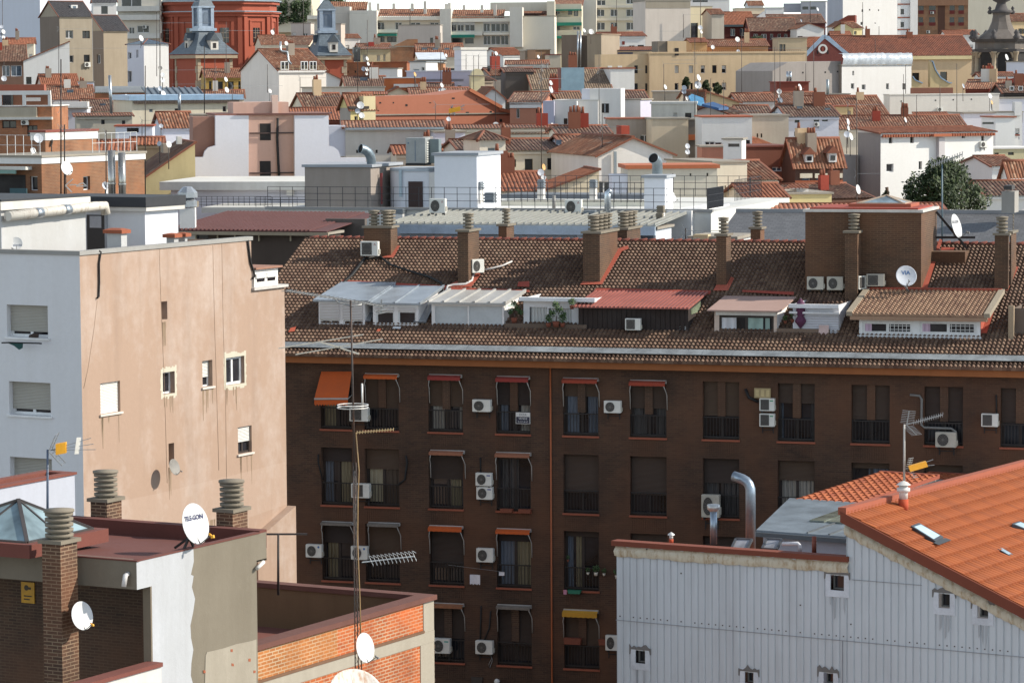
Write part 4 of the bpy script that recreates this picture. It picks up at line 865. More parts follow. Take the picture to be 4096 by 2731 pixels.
W_('f',78,645,407,800,'S',.3,SHUTG); W_('f',72,52,397,312,'h',.3); T(0,240,.12755); W_('f',55,508,375,760,'h',.3)
m=MB(); fc=b.r; T(0,0,1)
wall(m,fc,0,yA,0,zlow,b.holes['r']); wall(m,fc,0,yA,zlow,b.H,b.holes['r'],.2)if 0 else None
m=MB(); hs=b.holes['r']
wall(m,fc,0,yA,0,b.H,hs); wall(m,fc,yA,yB,0,zlow,[h for h in hs if h[2]>yA]); 
m.build('peach_wall',PEACH,root)
m=MB(); wall(m,b.f,0,b.L,0,b.H,b.holes['f']); m.build('grey_wall',BLUEG,root)
for (face,a,q,bb,t,st,rv,fm,gm,sl) in b.wins:
    fcc=getattr(b,face); w_=window(root,fcc,a,q,bb,t,st if face=='r' else ('d' if st=='h' else st),rv,fm,gm,FRAMEW if (st in 'shd' and face=='f') else stucco(206,196,186,.2) if st in('s','h') else None)
    if face=='f' and st!='S': n_=MB(); fbox(n_,fcc,a+.01,bb-.01,q+(t-q)*.17,t-.01,-.23,-.2); n_.build('shutter',SHUTG,w_)
b.wins=[]
q=MB(); T(0,375,.12755); P=[b.r.p(*b.hit(b.r,u,v),.004) for u,v in ((668,1175),(668,1090),(1000,972),(1240,925),(1600,835),(1900,762),(2238,676),(2246,1010),(2100,1060),(1950,1115),(1960,1400),(668,1400))]
q.poly(P); q.build('repainted_zone',patchy(165,141,124,177,160,148),root)
rr=random.Random(12); STN=stucco(146,125,103,.5)
for h in b.holes['r']:
    for k in range(5):
        x=h[0]+(h[2]-h[0])*rr.random(); w=.02+.04*rr.random(); l=.3+.9*rr.random(); MB().poly([b.r.p(x-w,h[1]-.03,.006),b.r.p(x+w,h[1]-.03,.006),b.r.p(x+w*.2,h[1]-l,.006),b.r.p(x-w*.2,h[1]-l,.006)]) if 0 else MB().prism([b.r.p(x-w,h[1]-.08,.003),b.r.p(x+w,h[1]-.08,.003),b.r.p(x+w*.2,h[1]-l,.003),b.r.p(x-w*.2,h[1]-l,.003)],(.003,0,0)).build('rain_streak',STN,root)
T(0,240,.12755)
for pts in ([(1248,55),(1255,300),(1270,700),(1290,1180),(1310,1900)],[(1668,40),(1680,600),(1700,1250),(1715,1800)],[(1738,20),(1750,700),(1768,1200),(1775,1900)],[(762,470),(735,700),(690,1000),(655,1160)]):
    q=MB(); q.tube([b.r.p(*b.hit(b.r,u,v),.006) for u,v in pts],.007,5); q.build('wall_cable',stucco(156,132,112,.3),root)
# white plaster surrounds of the two replaced windows
rr=random.Random(3)
for (a,z0,c,z1) in (hs[2][:4],hs[4][:4]):
    q=MB()
    for k in range(40):
        t_=k/40; per=2*(c-a+z1-z0); d_=t_*per
    def band(x0,y0_,x1_,y1_):
        q.poly([fc.p(x0,y0_,.004),fc.p(x1_,y0_,.004),fc.p(x1_,y1_,.004),fc.p(x0,y1_,.004)])
    n=10
    for k in range(n):
        x0,x1_=a-.12+(c-a+.24)*k/n,a-.12+(c-a+.24)*(k+1)/n; band(x0,z1,x1_,z1+.1+rr.uniform(0,.12)); band(x0,z0-.1-rr.uniform(0,.08),x1_,z0)
        y0_,y1_=z0+(z1-z0)*k/n,z0+(z1-z0)*(k+1)/n; band(a-.1-rr.uniform(0,.06),y0_,a,y1_); band(c,y0_,c+.08+rr.uniform(0,.06),y1_)
    q.build('plaster_patch',stucco(190,184,166,.2),root)
q=MB(); q.box(-1,-.06,b.H+.003,b.L+.05,.25,b.H+.14); q.box(b.L-.25,.25,b.H+.003,b.L+.05,yA+.05,b.H+.14); q.build('coping',stucco(150,148,144,.4),root)
q=MB(); q.poly([(0,.02,b.H-1.2),(b.L-.02,.02,b.H-1.2),(b.L-.02,yA,b.H-1.2),(0,yA,b.H-1.2)]); q.poly([(b.L-3,yA,zlow),(b.L,yA,zlow),(b.L,yB,zlow),(b.L-3,yB,zlow)]); q.build('roof',CONC,root)
q=MB(); wall(q,Face((b.L,yA,0),(-1,0,0),(0,1,0)),0,4,zlow,b.H); wall(q,Face((b.L,yB,0),(-1,0,0),(0,1,0)),0,b.L,0,zlow); q.build('back_wall',PEACH,root)
q=MB(); q.box(b.L-3.2,yA+.003,zlow+.003,b.L+.12,yB+.1,zlow+.1); q.build('terrace_coping',paint(190,184,178,.6),root)
T(0,240,.12755)  # white attic window box on the low terrace
ya,yb_=b.hit(b.r,2003,300)[0],b.hit(b.r,2188,300)[0]; zt_=b.hit(b.r,2090,205)[1]; q=MB().box(b.L-1.6,ya,zlow+.1,b.L-.05,yb_,zt_-.1); AT=q.build('attic_box',stucco(222,218,212,.2),root)
q=MB(); f2=Face((b.L-.05,ya,0),(0,1,0),(1,0,0)); w=yb_-ya; z0=zlow+.2
for a in (.05,.5): fbox(q,f2,w*a,w*(a+.42),z0+.35,zt_-.4,.002,.05)
q.build('shutter',slats(226,224,220,.06),AT); q=MB()
for a in (.05,.5): fbox(q,f2,w*a+.08,w*(a+.42)-.08,z0+.08,z0+.32,.002,.02)
q.build('pane',GLASS,AT); q=MB().box(b.L-1.7,ya-.1,zt_-.07,b.L+.1,yb_+.1,zt_); q.build('attic_roof',stucco(150,110,92,.3),AT)
q=MB(); zz=b.hit(b.r,278,506)[1] if 0 else 4
T(0,375,.12755); y2=b.hit(b.r,1955,1120)[0]; z2=b.hit(b.r,2200,1030)[1]; q.prism([(b.L,y2,0),(b.L+.0,y2,z2-.9),(b.L,yB+.05,z2),(b.L,yB+.05,0)],(.35,0,0)); q.build('buttress',PEACH,root)
# penthouse on its roof
T(0,120,.10884); WP=stucco(178,178,178,.45,.72); ZR=b.H-1.2
def pent(u1,v1,u2,depth_y,xa,name):
    pass
# near block: lit side running to u=780; far block: shaded front u 805-1335, lit side to 1635
xr=b.L-3.8; p1=b.atx(790,1140,xr); yn=p1.y; zt1=b.atx(400,800,xr).z
q=MB().box(-6,-2 if 0 else .8,ZR,xr,yn,zt1); q.build('penthouse_wall',WP,root)
q=MB(); q.box(-6.1,.6,zt1+.003,xr+.15,yn+.1,zt1+.28); q.build('penthouse_fascia',stucco(206,200,192,.4),root)
q=MB(); q.box(-6.05,.7,zt1+.283,xr+.1,yn+.05,zt1+.36); q.build('penthouse_roof',paint(52,54,58,.8),root)
q=MB(); A_=Vector((xr+.28,.8,zt1-.2)); B_=Vector((xr+.28,yn+.2,zt1-.06)); q.tube([A_,B_,B_+Vector((.0,.55,.0)),B_+Vector((0,.62,-.3))],.17,10); q.build('duct',rust(196,190,180,120,96,70,.35),root)
q=MB()
for k in (.3,.62): p_=A_.lerp(B_,k); q.tube([p_,p_+Vector((0,.35,.01))],.185,10)
q.build('duct_band',paint(170,176,182,.3,.7),root)
yf=yn+.003; xf0=xr-.3; xf1=b.aty(1335,1100,yn+2.0).x; yfr=yn+2.0; yfe=b.atx(1637,1000,xf1).y; zt2=b.aty(1337,835,yfr).z
q=MB().box(xf0-3,yfr,ZR,xf1,yfe,zt2); FB=q.build('stair_house',stucco(206,208,214,.2,.85),root)
q=MB().box(xf0-3.1,yfr-.2,zt2+.003,xf1+.2,yfe+.15,zt2+.14); q.build('slab',stucco(200,196,190,.4),FB)
q=MB().box(xf0-3.1,yfr-.25,zt2+.143,xf1+.22,yfe+.2,zt2+.5); q.build('bitumen_edge',paint(50,52,56,.8),FB)
xd0,xd1=b.aty(805,1000,yfr).x,b.aty(970,1000,yfr).x; zd=b.aty(890,868,yfr).z; q=MB().box(xd0,yfr-.05,ZR,xd1,yfr-.003,zd); q.build('door',paint(56,52,52,.6),FB)
q=MB(); zc=b.aty(890,930,yfr).z; xm=(xd0+xd1)/2; q.box(xm-.25,yfr-.065,zc-.22,xm+.25,yfr-.052,zc+.2); q.build('door_sign',paint(170,170,176,.5),FB)
q=MB().box(xd1+.02,yfr-.09,ZR,xd1+.1,yfr-.004,zd+.1); q.build('door_frame',paint(150,152,158,.5),FB)
TCOT=stucco(150,84,58,.3)
def capchim(u0,u1,ub,vt,vc,vb,base=None):
    x1=b.L-.7; y1=b.atx(ub,vb,x1).y; y=b.atx(u1,vb,x1).y
    x0=b.aty(u0,vb,y).x; zt_=b.aty((u0+u1)/2,vc,y).z; zc=b.aty((u0+u1)/2,vt,y).z
    c=MB().box(x0,y,ZR,x1,y1,zt_).build('chimney',WP,root); q=MB(); e=.1; i=q.add([(x0-e,y-e,zt_+.003),(x1+e,y-e,zt_+.003),(x1+e,y1+e,zt_+.003),(x0-e,y1+e,zt_+.003),(x0-e,y-e,zt_+.12),(x1+e,y-e,zt_+.12),(x1+e,y1+e,zt_+.12),(x0-e,y1+e,zt_+.12),(x0+.08,y+.08,zc),(x1-.08,y+.08,zc),(x1-.08,y1-.08,zc),(x0+.08,y1-.08,zc)])
    for k in range(4):
        for o_ in (0,4): q.face((i+o_+k,i+o_+(k+1)%4,i+o_+4+(k+1)%4,i+o_+4+k))
    q.face((i+8,i+9,i+10,i+11)); q.build('terracotta_cap',TCOT,c)
capchim(985,1115,1168,992,1040,1180); capchim(1530,1600,1640,1036,1078,1135); capchim(1640,1700,1722,1028,1070,1120)
T(0,240,.12755)
# cables and dish on the wall
def on_r(bl,pts,r,mat,name,label,cat,o=.05):
    P=[bl.W(bl.r.p(*bl.hit(bl.r,u,v,o),o)) for u,v in pts]; q=MB(); q.tube([p-P[0] for p in P],r,5); x=q.build(name,mat); x.location=P[0]; return tag(x,label,cat)
on_r(b,[(778,84),(792,90),(778,180),(780,330),(776,440),(762,452)],.035,BLACK,'cable','black cable hanging over the top left of the peach wall','cable'); on_r(b,[(1944,0),(1965,170),(1985,230),(1998,280),(1978,300)],.04,BLACK,'cable','black cable at the upper right edge of the peach wall','cable')
T(0,375,.12755); y_,z_=b.hit(b.r,1345,712,.5); p=b.W(b.r.p(y_,z_,.55)); dish(1370,716,p.y,64,'grey dish casting a shadow on the peach wall under a niche',60,18,'b')
T(0,240,.12755)
P0=[b.W(b.f.p(*b.hit(b.f,u,v,.5),.5)) for u,v in ((14,802),(75,800),(300,806),(326,808))]
q=MB(); q.tube([p-P0[0] for p in P0],.025,5); x=q.build('clothes_rail',BLACK); x.location=P0[0]; tag(x,'thin dark clothes rail under the top grey front window','clothes rail')
P=[b.W(b.f.p(*b.hit(b.f,u,v,.5),.5)) for u,v in ((45,798),(180,806),(178,842),(150,858),(110,826))]; q=MB(); q.prism([p-P[0] for p in P],(0,.02,.0)); x=q.build('garment',paint(36,74,72,.9)); x.location=P[0]; tag(x,'dark teal garment hanging on the clothes rail of the grey front','garment')
P=[b.W(b.f.p(*b.hit(b.f,u,v,.1),.1)) for u,v in ((225,760),(300,762),(302,738),(262,728),(228,742))]; q=MB(); q.prism([p-P[0] for p in P],(0,.1,0)); x=q.build('bundle',paint(60,48,42,.9)); x.location=P[0]; tag(x,'dark bundle lying on the sill of the top grey front window','bundle')
T(0,120,.10884)
dish(150,1128,111.7,58,'white dish lettered Televés behind the blue grey parapet, half hidden',10,15,'w',text='Televés',tcol=(110,116,130),tsz=.6,tz=-.3)
dish(-20,1050,112.5,60,'dish at the left edge of the white penthouse with a long feed arm',70,15,'g')
# ================================================================ white block in front of the peach wall
T(0,375,.12755)
WB=Bld('rendered_house','low white rendered house with brown copings before the grey front','house',-260,0,880,92,-28.6,D=6,zb=-.5); b=WB; b.L=b.hit(b.f,-20,900)[0]; b.r=Face((b.L,0,0),(0,1,0),(1,0,0)); b.D=b.hit(b.r,585,770)[0]; b.H=b.atx(585,772,b.L).z-b.z0 if 0 else b.hit(b.r,300,828)[1]
b.b=Face((b.L,b.D,0),(-1,0,0),(0,1,0)); b.l=Face((0,b.D,0),(0,-1,0),(-1,0,0)); b.walls(stucco(226,226,228,.15,.8)); b.flat(stucco(150,152,158,.3),stucco(118,66,54,.4),ph=1.0,ov=.1,ct=.07)
b.root.children[-1].data.materials[0]=stucco(170,174,184,.25)  # parapet greyed over, its shade put into the colour
# ================================================================ red roofed building lower left
T(0,475,.1325)
TG=Bld('rooftop_building','flat red roofed building with a brick loggia and a half white half grey side wall','building',-420,1030,650,76,-28.6,D=5,zb=-.5); b=TG; root=b.root
P=U(1030,650,76); b.M=Matrix.Translation((P.x,P.y,b.z0))@Matrix.Rotation(b.yaw,4,'Z'); b.I=b.M.inverted(); b.Rt=b.I.to_3x3(); root.location=(P.x,P.y,b.z0); b.H=P.z-b.z0
b.f=Face((-14,0,0),(1,0,0),(0,-1,0)); b.r=Face((0,0,0),(0,1,0),(1,0,0)); D=b.D=b.hit(b.r,2010,440)[0]; H=b.H
zb=b.hit(b.r,1035,860)[1]; yc_=b.hit(b.r,1145,850)[0]; ye=b.hit(b.r,1936,640)[0]; ym=b.hit(b.r,1450,900)[0]; zp=b.hit(b.r,1145,1400)[1]
WWH=stucco(172,174,178,.5,.62); WGR=stucco(116,108,94,.5,.6)
m=MB(); g=MB(); n=60; rr=random.Random(5); zs=sorted([H*k/n for k in range(n)]+[zb,H]); n=len(zs)-1; ed=[ym+rr.uniform(-.06,.06)+.07*math.sin(_*1.9)+.05*math.sin(_*5.3) for _ in zs]
for k in range(n):
    z0,z1=zs[k],zs[k+1]; lo=yc_ if z0<zb-1e-6 else 0
    m.poly([(0,lo,z0),(0,ed[k],z0),(0,ed[k+1],z1),(0,lo,z1)]); hi=D if z0>=b.hit(b.r,1980,640)[1] else ye
    g.poly([(0,ed[k],z0),(0,hi,z0),(0,hi,z1),(0,ed[k+1],z1)])
m.build('white_side_wall',WWH,root); g.build('grey_side_wall',WGR,root)
rr=random.Random(9); P=[(1548,1360),(1560,1330),(1600,1322),(1690,1300),(1780,1270),(1880,1250),(1932,1235),(1932,1700),(1540,1700),(1545,1500)]; MB().prism([b.r.p(*b.hit(b.r,u,v),.003) for u,v in P],(.012,0,0)).build('render_patch',stucco(150,142,128,.6,.6),root)
for u,v in ((1745,1318),(1752,1425),(1878,1388),(1915,1478),(1538,1478)): MB().prism([b.r.p(*b.hit(b.r,u+a*(7+5*rr.random()),v+c*(8+6*rr.random())),.016) for a,c in ((-1,-1),(1,-.8),(.9,1),(-.8,1))],(.004,0,0)).build('bare_brick',stucco(150,84,56,.3),root)
q=MB(); zoh=b.hit(b.r,1980,645)[1]; q.box(-14,-.0,zb,-.003,.35,H-.003); q.poly([(0,ye,zoh),(0,D,zoh),(-14,D,zoh),(-14,ye,zoh)]); q.poly([(0,D,zoh),(0,D,H),(-14,D,H),(-14,D,zoh)]); q.poly([(0,ye,0),(0,ye,zoh),(-14,ye,zoh),(-14,ye,0)]); q.build('concrete_fascia',stucco(122,112,98,.5,.6),root)
RED=stucco(100,55,46,.5,.7)
q=MB(); q.prism([(-14,.05,H-.05),(-.1,.05,H-.05),(-.1,D-.3,H-.34),(-14,D-.3,H-.34)],(0,0,.04)); q.box(-14,D-.3,H-.4,-.003,D+.02,H+.06); q.box(-14,-.02,H,.03,.1,H+.03); q.box(-.16,.1,H-.4,-.003,D-.3,H+.002); q.box(-.16,.1,H+.003,.02,D-.3,H+.035); q.build('roof',RED,root)
q=MB(); yw=2.6; zl=b.hit(b.r,1145,1568)[1]-1; q.box(-14,yw,0,-.35,yw+.2,zb); q.box(-.34,yc_+.05,0,-.003,yw+.2,zb); q.box(-14,.36,zb-.06,-.36,yw,zb-.003); q.build('loggia_brickwork',DKBRICK,root)
q=MB(); q.box(-.22,yc_-.05,0,-.003,yc_+.25,zb-.003); q.build('corner_pier',stucco(120,108,92,.4),root)
# parapet in front of the loggia
yq=b.hit(b.r,1150,1400)[0]; zp0=b.hit(b.r,1150,1400)[1]
q=MB(); q.box(-.0,-4,0,.25,yq,zp0-.1); q.build('parapet',stucco(196,194,190,.5,.55),root); q=MB().box(-.12,-4,zp0-.097,.3,yq,zp0); q.build('parapet_coping',stucco(112,62,52,.45),root)
# chimneys
def tgch(u0,u1,ub,vt,y,rows=5,r=.33,zb_=None):
    x0,x1=b.aty(u0,vt,y).x,b.aty(u1,vt,y).x; y1=b.atx(ub,vt,x1).y; zt_=b.aty((u0+u1)/2,vt,y).z
    return chimney(root,x0,y,x1,y1,zb_ if zb_ is not None else H-.5,zt_,LBRICK,[((x0+x1)/2,(y+y1)/2)],r,True,rows,.62)
LBRICK=brick((62,43,31),(90,61,43),(150,128,104),.3,.085,.013)
tgch(316,455,582,516,-.95,5,.33,0); tgch(683,805,917,200,D+.15,5,.3,0); tgch(1632,1755,1868,278,D+.1,5,.3,0)
# pyramid skylight
ca=b.atz(205,560,H) ; cb=b.atz(700,480,H); c0=(ca.x-3.2,ca.y,H); q=MB(); xw=cb.x-.0
x0,x1,y0_,y1_=ca.x-3.6,max(ca.x+.1,0) if 0 else ca.x+.2,ca.y,min(cb.y,D-.6)
A=b.atz(205,500,H+.35); x1=A.x; y0_=A.y; B2=b.atx(700,400,x1); y1_=min(B2.y,D-.5); x0=x1-3.4
q.box(x0-.25,y0_-.25,H-.002,x1+.25,y1_+.3,H+.32); CU=q.build('skylight_curb',stucco(112,62,52,.4),root)
ap=b.aty(140,185,(y0_+y1_)/2); P=[(x0,y0_,H+.323),(x1,y0_,H+.323),(x1,y1_,H+.323),(x0,y1_,H+.323)]; A=(ap.x,(y0_+y1_)/2,ap.z); q=MB()
for k in range(4): q.poly([P[k],P[(k+1)%4],A])
q.build('skylight_glass',glassy(120,138,144,.25),CU); q=MB()
for k in range(4): q.bar(P[k],A,.09); q.bar(P[k],P[(k+1)%4],.08); q.bar(Vector(P[k]).lerp(Vector(P[(k+1)%4]),.5),A,.05)
q.build('skylight_frame',paint(84,78,76,.4,.4),CU)
# dishes and small things
pd=b.atz(1400,560,H); Yd=b.W(pd).y
dish(1478,362,Yd,155,'big white TELE-GON dish standing on the red roof',58,14,'y',text='TELE-GON',tcol=(30,34,84),tsz=.31,tz=.3)
e=empty('dish_stand','tripod of dark struts carrying the dish on the red roof','stand',b.W(pd)); q=MB(); top=U(1440,470,Yd)-b.W(pd)+Vector((-.05,.12,0))
for k,(u,v) in enumerate(((1320,545),(1385,560),(1465,545))):
    g_=b.W(b.atz(u,v,H))-b.W(pd); MB().bar(g_,top,.05).build('strut',MASTD,e)
p=b.W((b.aty(570,1100,-.6).x,-.6,0)); dish(622,1056,p.y-.2,108,'white dish with a yellow receiver on the side of the tall brick chimney',52,14,'y')
x0,z0=b.hit(b.f,187,915)[0]-14,0; s=b.aty(215,875,yw); w=.42; e=empty('warning_sign','small yellow camera warning sign on the dark loggia wall','sign',b.W((s.x,yw,s.z)),b.yaw); MB().box(-.2,-.03,-.28,.2,-.003,.24).build('panel',paint(190,140,20,.5),e)
q=MB(); q.lathe([(.07,.032),(.001,.033)],(-.04,0,.1),10,False,XZ); q.box(-.02,-.034,.06,.1,-.0325,.12); q.box(-.12,-.034,-.12,.12,-.0325,-.09); q.box(-.12,-.034,-.2,.06,-.0325,-.17); q.build('pictogram',paint(60,48,30,.6),e)
p=b.aty(965,780,-.03); e=empty('wall_lamp','small white tube lamp on the concrete fascia','lamp',b.W((p.x,-.003,p.z)),b.yaw); q=MB(); q.tube([(0,-.02,.12),(0,-.12,.1),(-.04,-.14,-.16)],.06,8); q.build('lamp_tube',paint(206,202,200,.4),e)
q=MB(); p0=b.r.p(*b.hit(b.r,1990,650,.1),.1); p1_=b.r.p(*b.hit(b.r,1940,700,.1),.1); q.tube([b.W(p0)-b.W(p0),b.W(p1_)-b.W(p0)],.05,7); x=q.build('drain_pipe',paint(206,204,200,.5)); x.location=b.W(p0); tag(x,'short white drain pipe under the grey wall overhang','pipe')
T(0,375,.12755); y=80
mb_=mast(373,1180,580,79,'slim mast with an orange tipped aerial before the peach wall',.035,(),paint(84,96,116,.5)); p=U(395,585,79)-mb_.location; q=MB(); 
for dv in (-70,-5,55): e_=U(735+dv*.3,488+dv*.9 if 0 else 540+dv*.72,79)-mb_.location; q.bar(p,e_,.014)
q.build('director_rods',MASTL,mb_); q=MB()
for (u,v) in ((450,455),(500,695)): e_=U(u,v,79)-mb_.location; d_=Vector((0,.35,0)); [q.bar(p.lerp(e_,t_)-d_,p.lerp(e_,t_)+d_,.012) for t_ in (.2,.45,.7,.95)]; q.bar(p-d_*.9,e_-d_*.9,.02); q.bar(p+d_*.9,e_+d_*.9,.02)
q.build('reflector',MASTL,mb_); c_=U(480,570,79)-mb_.location; MB().obox(c_,(.12,.02,.02),(0,.1,0),(0,0,.13)).build('amplifier',YEL,mb_); c_=U(610,550,79)-mb_.location; MB().obox(c_,(.05,.02,0),(0,.02,0),(.03,0,.2)).build('director',paint(220,216,206,.5),mb_)
# ================================================================ orange brick terrace building
T(225,532.75,.12755)
OB=Bld('brick_building','orange brick building with a walled red terrace and concrete bands','building',-100,1640,445,90.5,-28.6,D=8,zb=-.5); b=OB; root=b.root
P=U(1632,462,92.5); b.M=Matrix.Translation((P.x,P.y,b.z0))@Matrix.Rotation(b.yaw,4,'Z'); b.I=b.M.inverted(); b.Rt=b.I.to_3x3(); root.location=(P.x,P.y,b.z0); b.H=H=P.z-b.z0
b.r=Face((0,0,0),(0,1,0),(1,0,0)); ya=b.hit(b.r,200,815)[0]; zA=b.hit(b.r,1500,790)[1]
# side faces (local y runs from ya<0 to 0)
zc1=b.hit(b.r,1590,768)[1]; zc0=b.hit(b.r,1590,858)[1]; ypil=b.hit(b.r,1552,600)[0]; yp2=b.hit(b.r,1530,1000)[0]
ysp=b.hit(b.r,880,700)[0]
m=MB(); m.poly([(0,ya,zc1),(0,ysp,zc1),(0,ysp,H-.2),(0,ya,H-.2)]); m.build('buff_brick_wall',brick((140,84,38),(160,102,50),(172,152,124),.28,.095,.017),root)
m=MB(); m.poly([(0,ysp,zc1),(0,ypil,zc1),(0,ypil,H-.2),(0,ysp,H-.2)]); m.poly([(0,ya,0),(0,yp2,0),(0,yp2,zc0),(0,ya,zc0)]); m.build('orange_brick_wall',brick((146,68,27),(168,88,37),(172,150,124),.28,.095,.017),root)
m=MB(); m.box(-.3,ya,zc0+.003,.03,0,zc1-.003); m.box(-.3,ypil,zc1,.02,0,H-.2); m.box(-.3,yp2,0,.02,0,zc0); m.build('concrete_frame',stucco(158,150,136,.45,.65),root)
m=MB(); m.box(-.32,ya,zc1,.055,ypil,zc1+.07); m.build('ledge',stucco(112,82,60,.5),root)
m=MB(); m.box(-18,-.3,0,-.3,-.02,H-.2); m.build('end_wall',stucco(112,86,60,.5),root)
m=MB(); zt_=b.hit(b.r,260,800)[1]
m.box(-.42,ya,H-.197,.1,.05,H-.06); m.box(-18,-.36,H-.197,-.423,.06,H-.06); m.build('coping',stucco(102,64,54,.55),root)
m=MB(); fl=b.atz(255,590,H-1.35); m.box(-18,ya-6,H-1.5,-.3,-.3,H-1.35); m.build('terrace_floor',stucco(112,64,54,.5,.6),root)
m=MB(); m.poly([(-.3,ya,H-1.35),(-.3,-.3,H-1.35),(-.3,-.3,H-.2),(-.3,ya,H-.2)]); m.build('parapet_inside',stucco(120,80,56,.5),root)
q=MB(); rr=random.Random(8)
for k in range(60): z=zc0-.2-k*.16+rr.uniform(-.03,.03); q.box(-.25,.0,z,-.02,.06+rr.uniform(0,.06),z+.1)
q.build('toothed_bricks',DKBRICK,root)
T(0,475,.1325); mast(2100,900,440,90,'thin T shaped aerial pole rising from the walled red terrace',.04,(),MASTD); x=bpy.data.objects[-1] if 0 else None
e=[o_ for o_ in bpy.data.objects if o_.get('label','').startswith('thin T shaped')][0]; q=MB(); z=(U(2100,440,90)-e.location).z; q.bar((-.9,0,z),(.8,.3,z-.05),.05); q.build('antenna',MASTD,e)
# lattice mast with its aerials and dishes
T(225,532.75,.12755)
YM=64; e=empty('lattice_mast','tall rusty lattice mast with aerials, dishes at its foot','aerial mast',U(1050,1290,YM),0,'rooftop aerials'); o0=e.location.copy(); T(0,0,1)
def mp(u,v,Y=YM): return U(u,v,Y)-o0
q=MB(); tri=[mp(u,700,YM+dy) for u,dy in ((355.5,0),(362.5,0),(359,.25))]; tt=[mp(u,462,YM+dy) for u,dy in ((353.3,0),(355.8,0),(354.5,.12))]
for a_,c_ in zip(tri,tt): q.tube([a_,c_],.012,5)
n=26
for k in range(n):
    t0,t1=k/n,(k+1)/n
    for i in range(3):
        j=(i+1)%3; q.bar(tri[i].lerp(tt[i],t0),tri[j].lerp(tt[j],t1),.006)
q.build('lattice',rust(60,52,48,96,60,40,.4),e)
q=MB(); q.tube([mp(354.6,470),mp(352.6,380),mp(350.6,300)],.021,6); q.build('pole',rust(56,46,42,96,60,40,.4),e)
q=MB(); yg=mp(350.6,312); 
a_=mp(287,290,YM-.6); c_=mp(383,305.5,YM+.6); q.bar(a_,c_,.03); d_=(c_-a_)
for k in range(24): p_=a_+d_*(k/23); s_=Vector((.28,-.35,.0)) if 0 else Vector((.12,-.22,.03)); q.bar(p_-s_,p_+s_,.011)
for dz in (0,-.35,-.12): pass
q.bar(mp(381.5,299,YM+.6),mp(381,313,YM+.6),.03); 
for v in (309,312.5): q.bar(mp(374,v+1.5,YM+.5),mp(388,v-1,YM+.6),.016)
q.tube([mp(333,296.5),mp(338,302),mp(352,306),mp(362,304)],.015,5); q.build('yagi_antenna',MASTL,e)
q=MB()
for (u0,v0,u1,v1) in ((278.5,348,363.5,334),(295.5,354,383,338.6)): q.bar(mp(u0,v0),mp(u1,v1),.02)
q.bar(mp(320.5,341.5),mp(340,347),.03); q.bar(mp(339,347),mp(359,353.5),.03); q.build('band_antenna',paint(206,196,180,.4,.3),e)
q=MB()
for v,r_ in ((404.5,.3),(407,.3)): 
    c_=mp(352.8,v); q.tube([c_+Vector((r_*math.cos(2*math.pi*k/24),r_*math.sin(2*math.pi*k/24),0)) for k in range(25)],.011,5,False)
q.tube([mp(362.5,408.5),mp(362,383)],.02,5); q.build('ring_antenna',paint(214,210,204,.4,.2),e)
q=MB(); a_,c_=mp(357,431.3),mp(393.5,429); a_=mp(357,432); q.bar(a_,c_,.022)
for k in range(14): p_=a_.lerp(c_,k/13); q.bar(p_-Vector((0,.1,.02)),p_+Vector((0,.1,.02)),.01)
q.build('short_yagi',paint(170,144,100,.5),e)
q=MB(); a_,c_=mp(362,561.5),mp(414.5,555.5); q.bar(a_,c_,.02)
for k in range(12):
    p_=a_.lerp(c_,.18+.82*k/11)
    for s_ in (-1,1): q.bar(p_-Vector((0.03*s_,.04,-.07)),p_+Vector((.03*s_,.04,-.1)) if 0 else p_+Vector((.035*s_,.03,-.1*s_*1.0)),.007)
    q.bar(p_-Vector((.05,0,-.11)),p_+Vector((.04,0,-.08)),.007)
q.build('log_antenna',paint(196,196,196,.4,.3),e)
q=MB(); P_=[mp(u,v,YM-.05) for u,v in ((356,432),(359,470),(358,500),(357.5,540),(360,600),(361,640))]; q.tube(P_,.012,5); q.build('cable',paint(150,120,80,.6),e)
dish(365.5,647,YM-.3,15,'slender white dish on the lattice mast, upper of its two',58,12,'w'); dish(356.5,691,YM-.9,27,'large rust streaked dish at the foot of the lattice mast',20,42,'r')
# ================================================================ pale metal clad building on the right
T(600,457.75,.18027)
MT=Bld('clad_building','pale corrugated metal wall with an orange tiled roof above','building',92,2700,560,100,-31,D=12,zb=-.5); b=MT; root=b.root
P=U(92,560,100); b.H=H=b.hit(b.f,100,482)[1]-.003
xk=b.hit(b.f,1385,600)[0]; zk0=b.hit(b.f,1385,640)[1]; zP=b.hit(b.f,1345,365)[1]; L=b.hit(b.f,2700,900)[0]; x2=b.hit(b.f,2352,880)[0]; z2=b.hit(b.f,2352,890)[1]; xp=b.hit(b.f,1365,400)[0]
kk=(z2-zP)/(x2-xp)
for (u0,v0,u1,v1) in ((1282,648,1358,730),(1882,750,1945,828),(2097,813,2158,885),(200,1065,255,1135),(806,1185,856,1245),(1244,1190,1298,1250)):
    b.win('f',u0,v0,u1,v1,'b',.22,FRAMEW)
kd=(b.hit(b.f,1390,572)[1]-b.hit(b.f,100,482)[1])/(b.hit(b.f,1390,572)[0]-b.hit(b.f,100,482)[0])
pit=.235; xs=[]
m=MB(); hs=b.holes['f']
def topz(x): return H+kd*x if x<xp else zP+kk*(x-xp)
n=int(L/pit); prof=((0,.0),(.1,.0),(.18,.035),(.92,.035),(1.0,0))
def inh(x0,x1): 
    return [h for h in hs if h[0]<x1-.001 and h[2]>x0+.001]
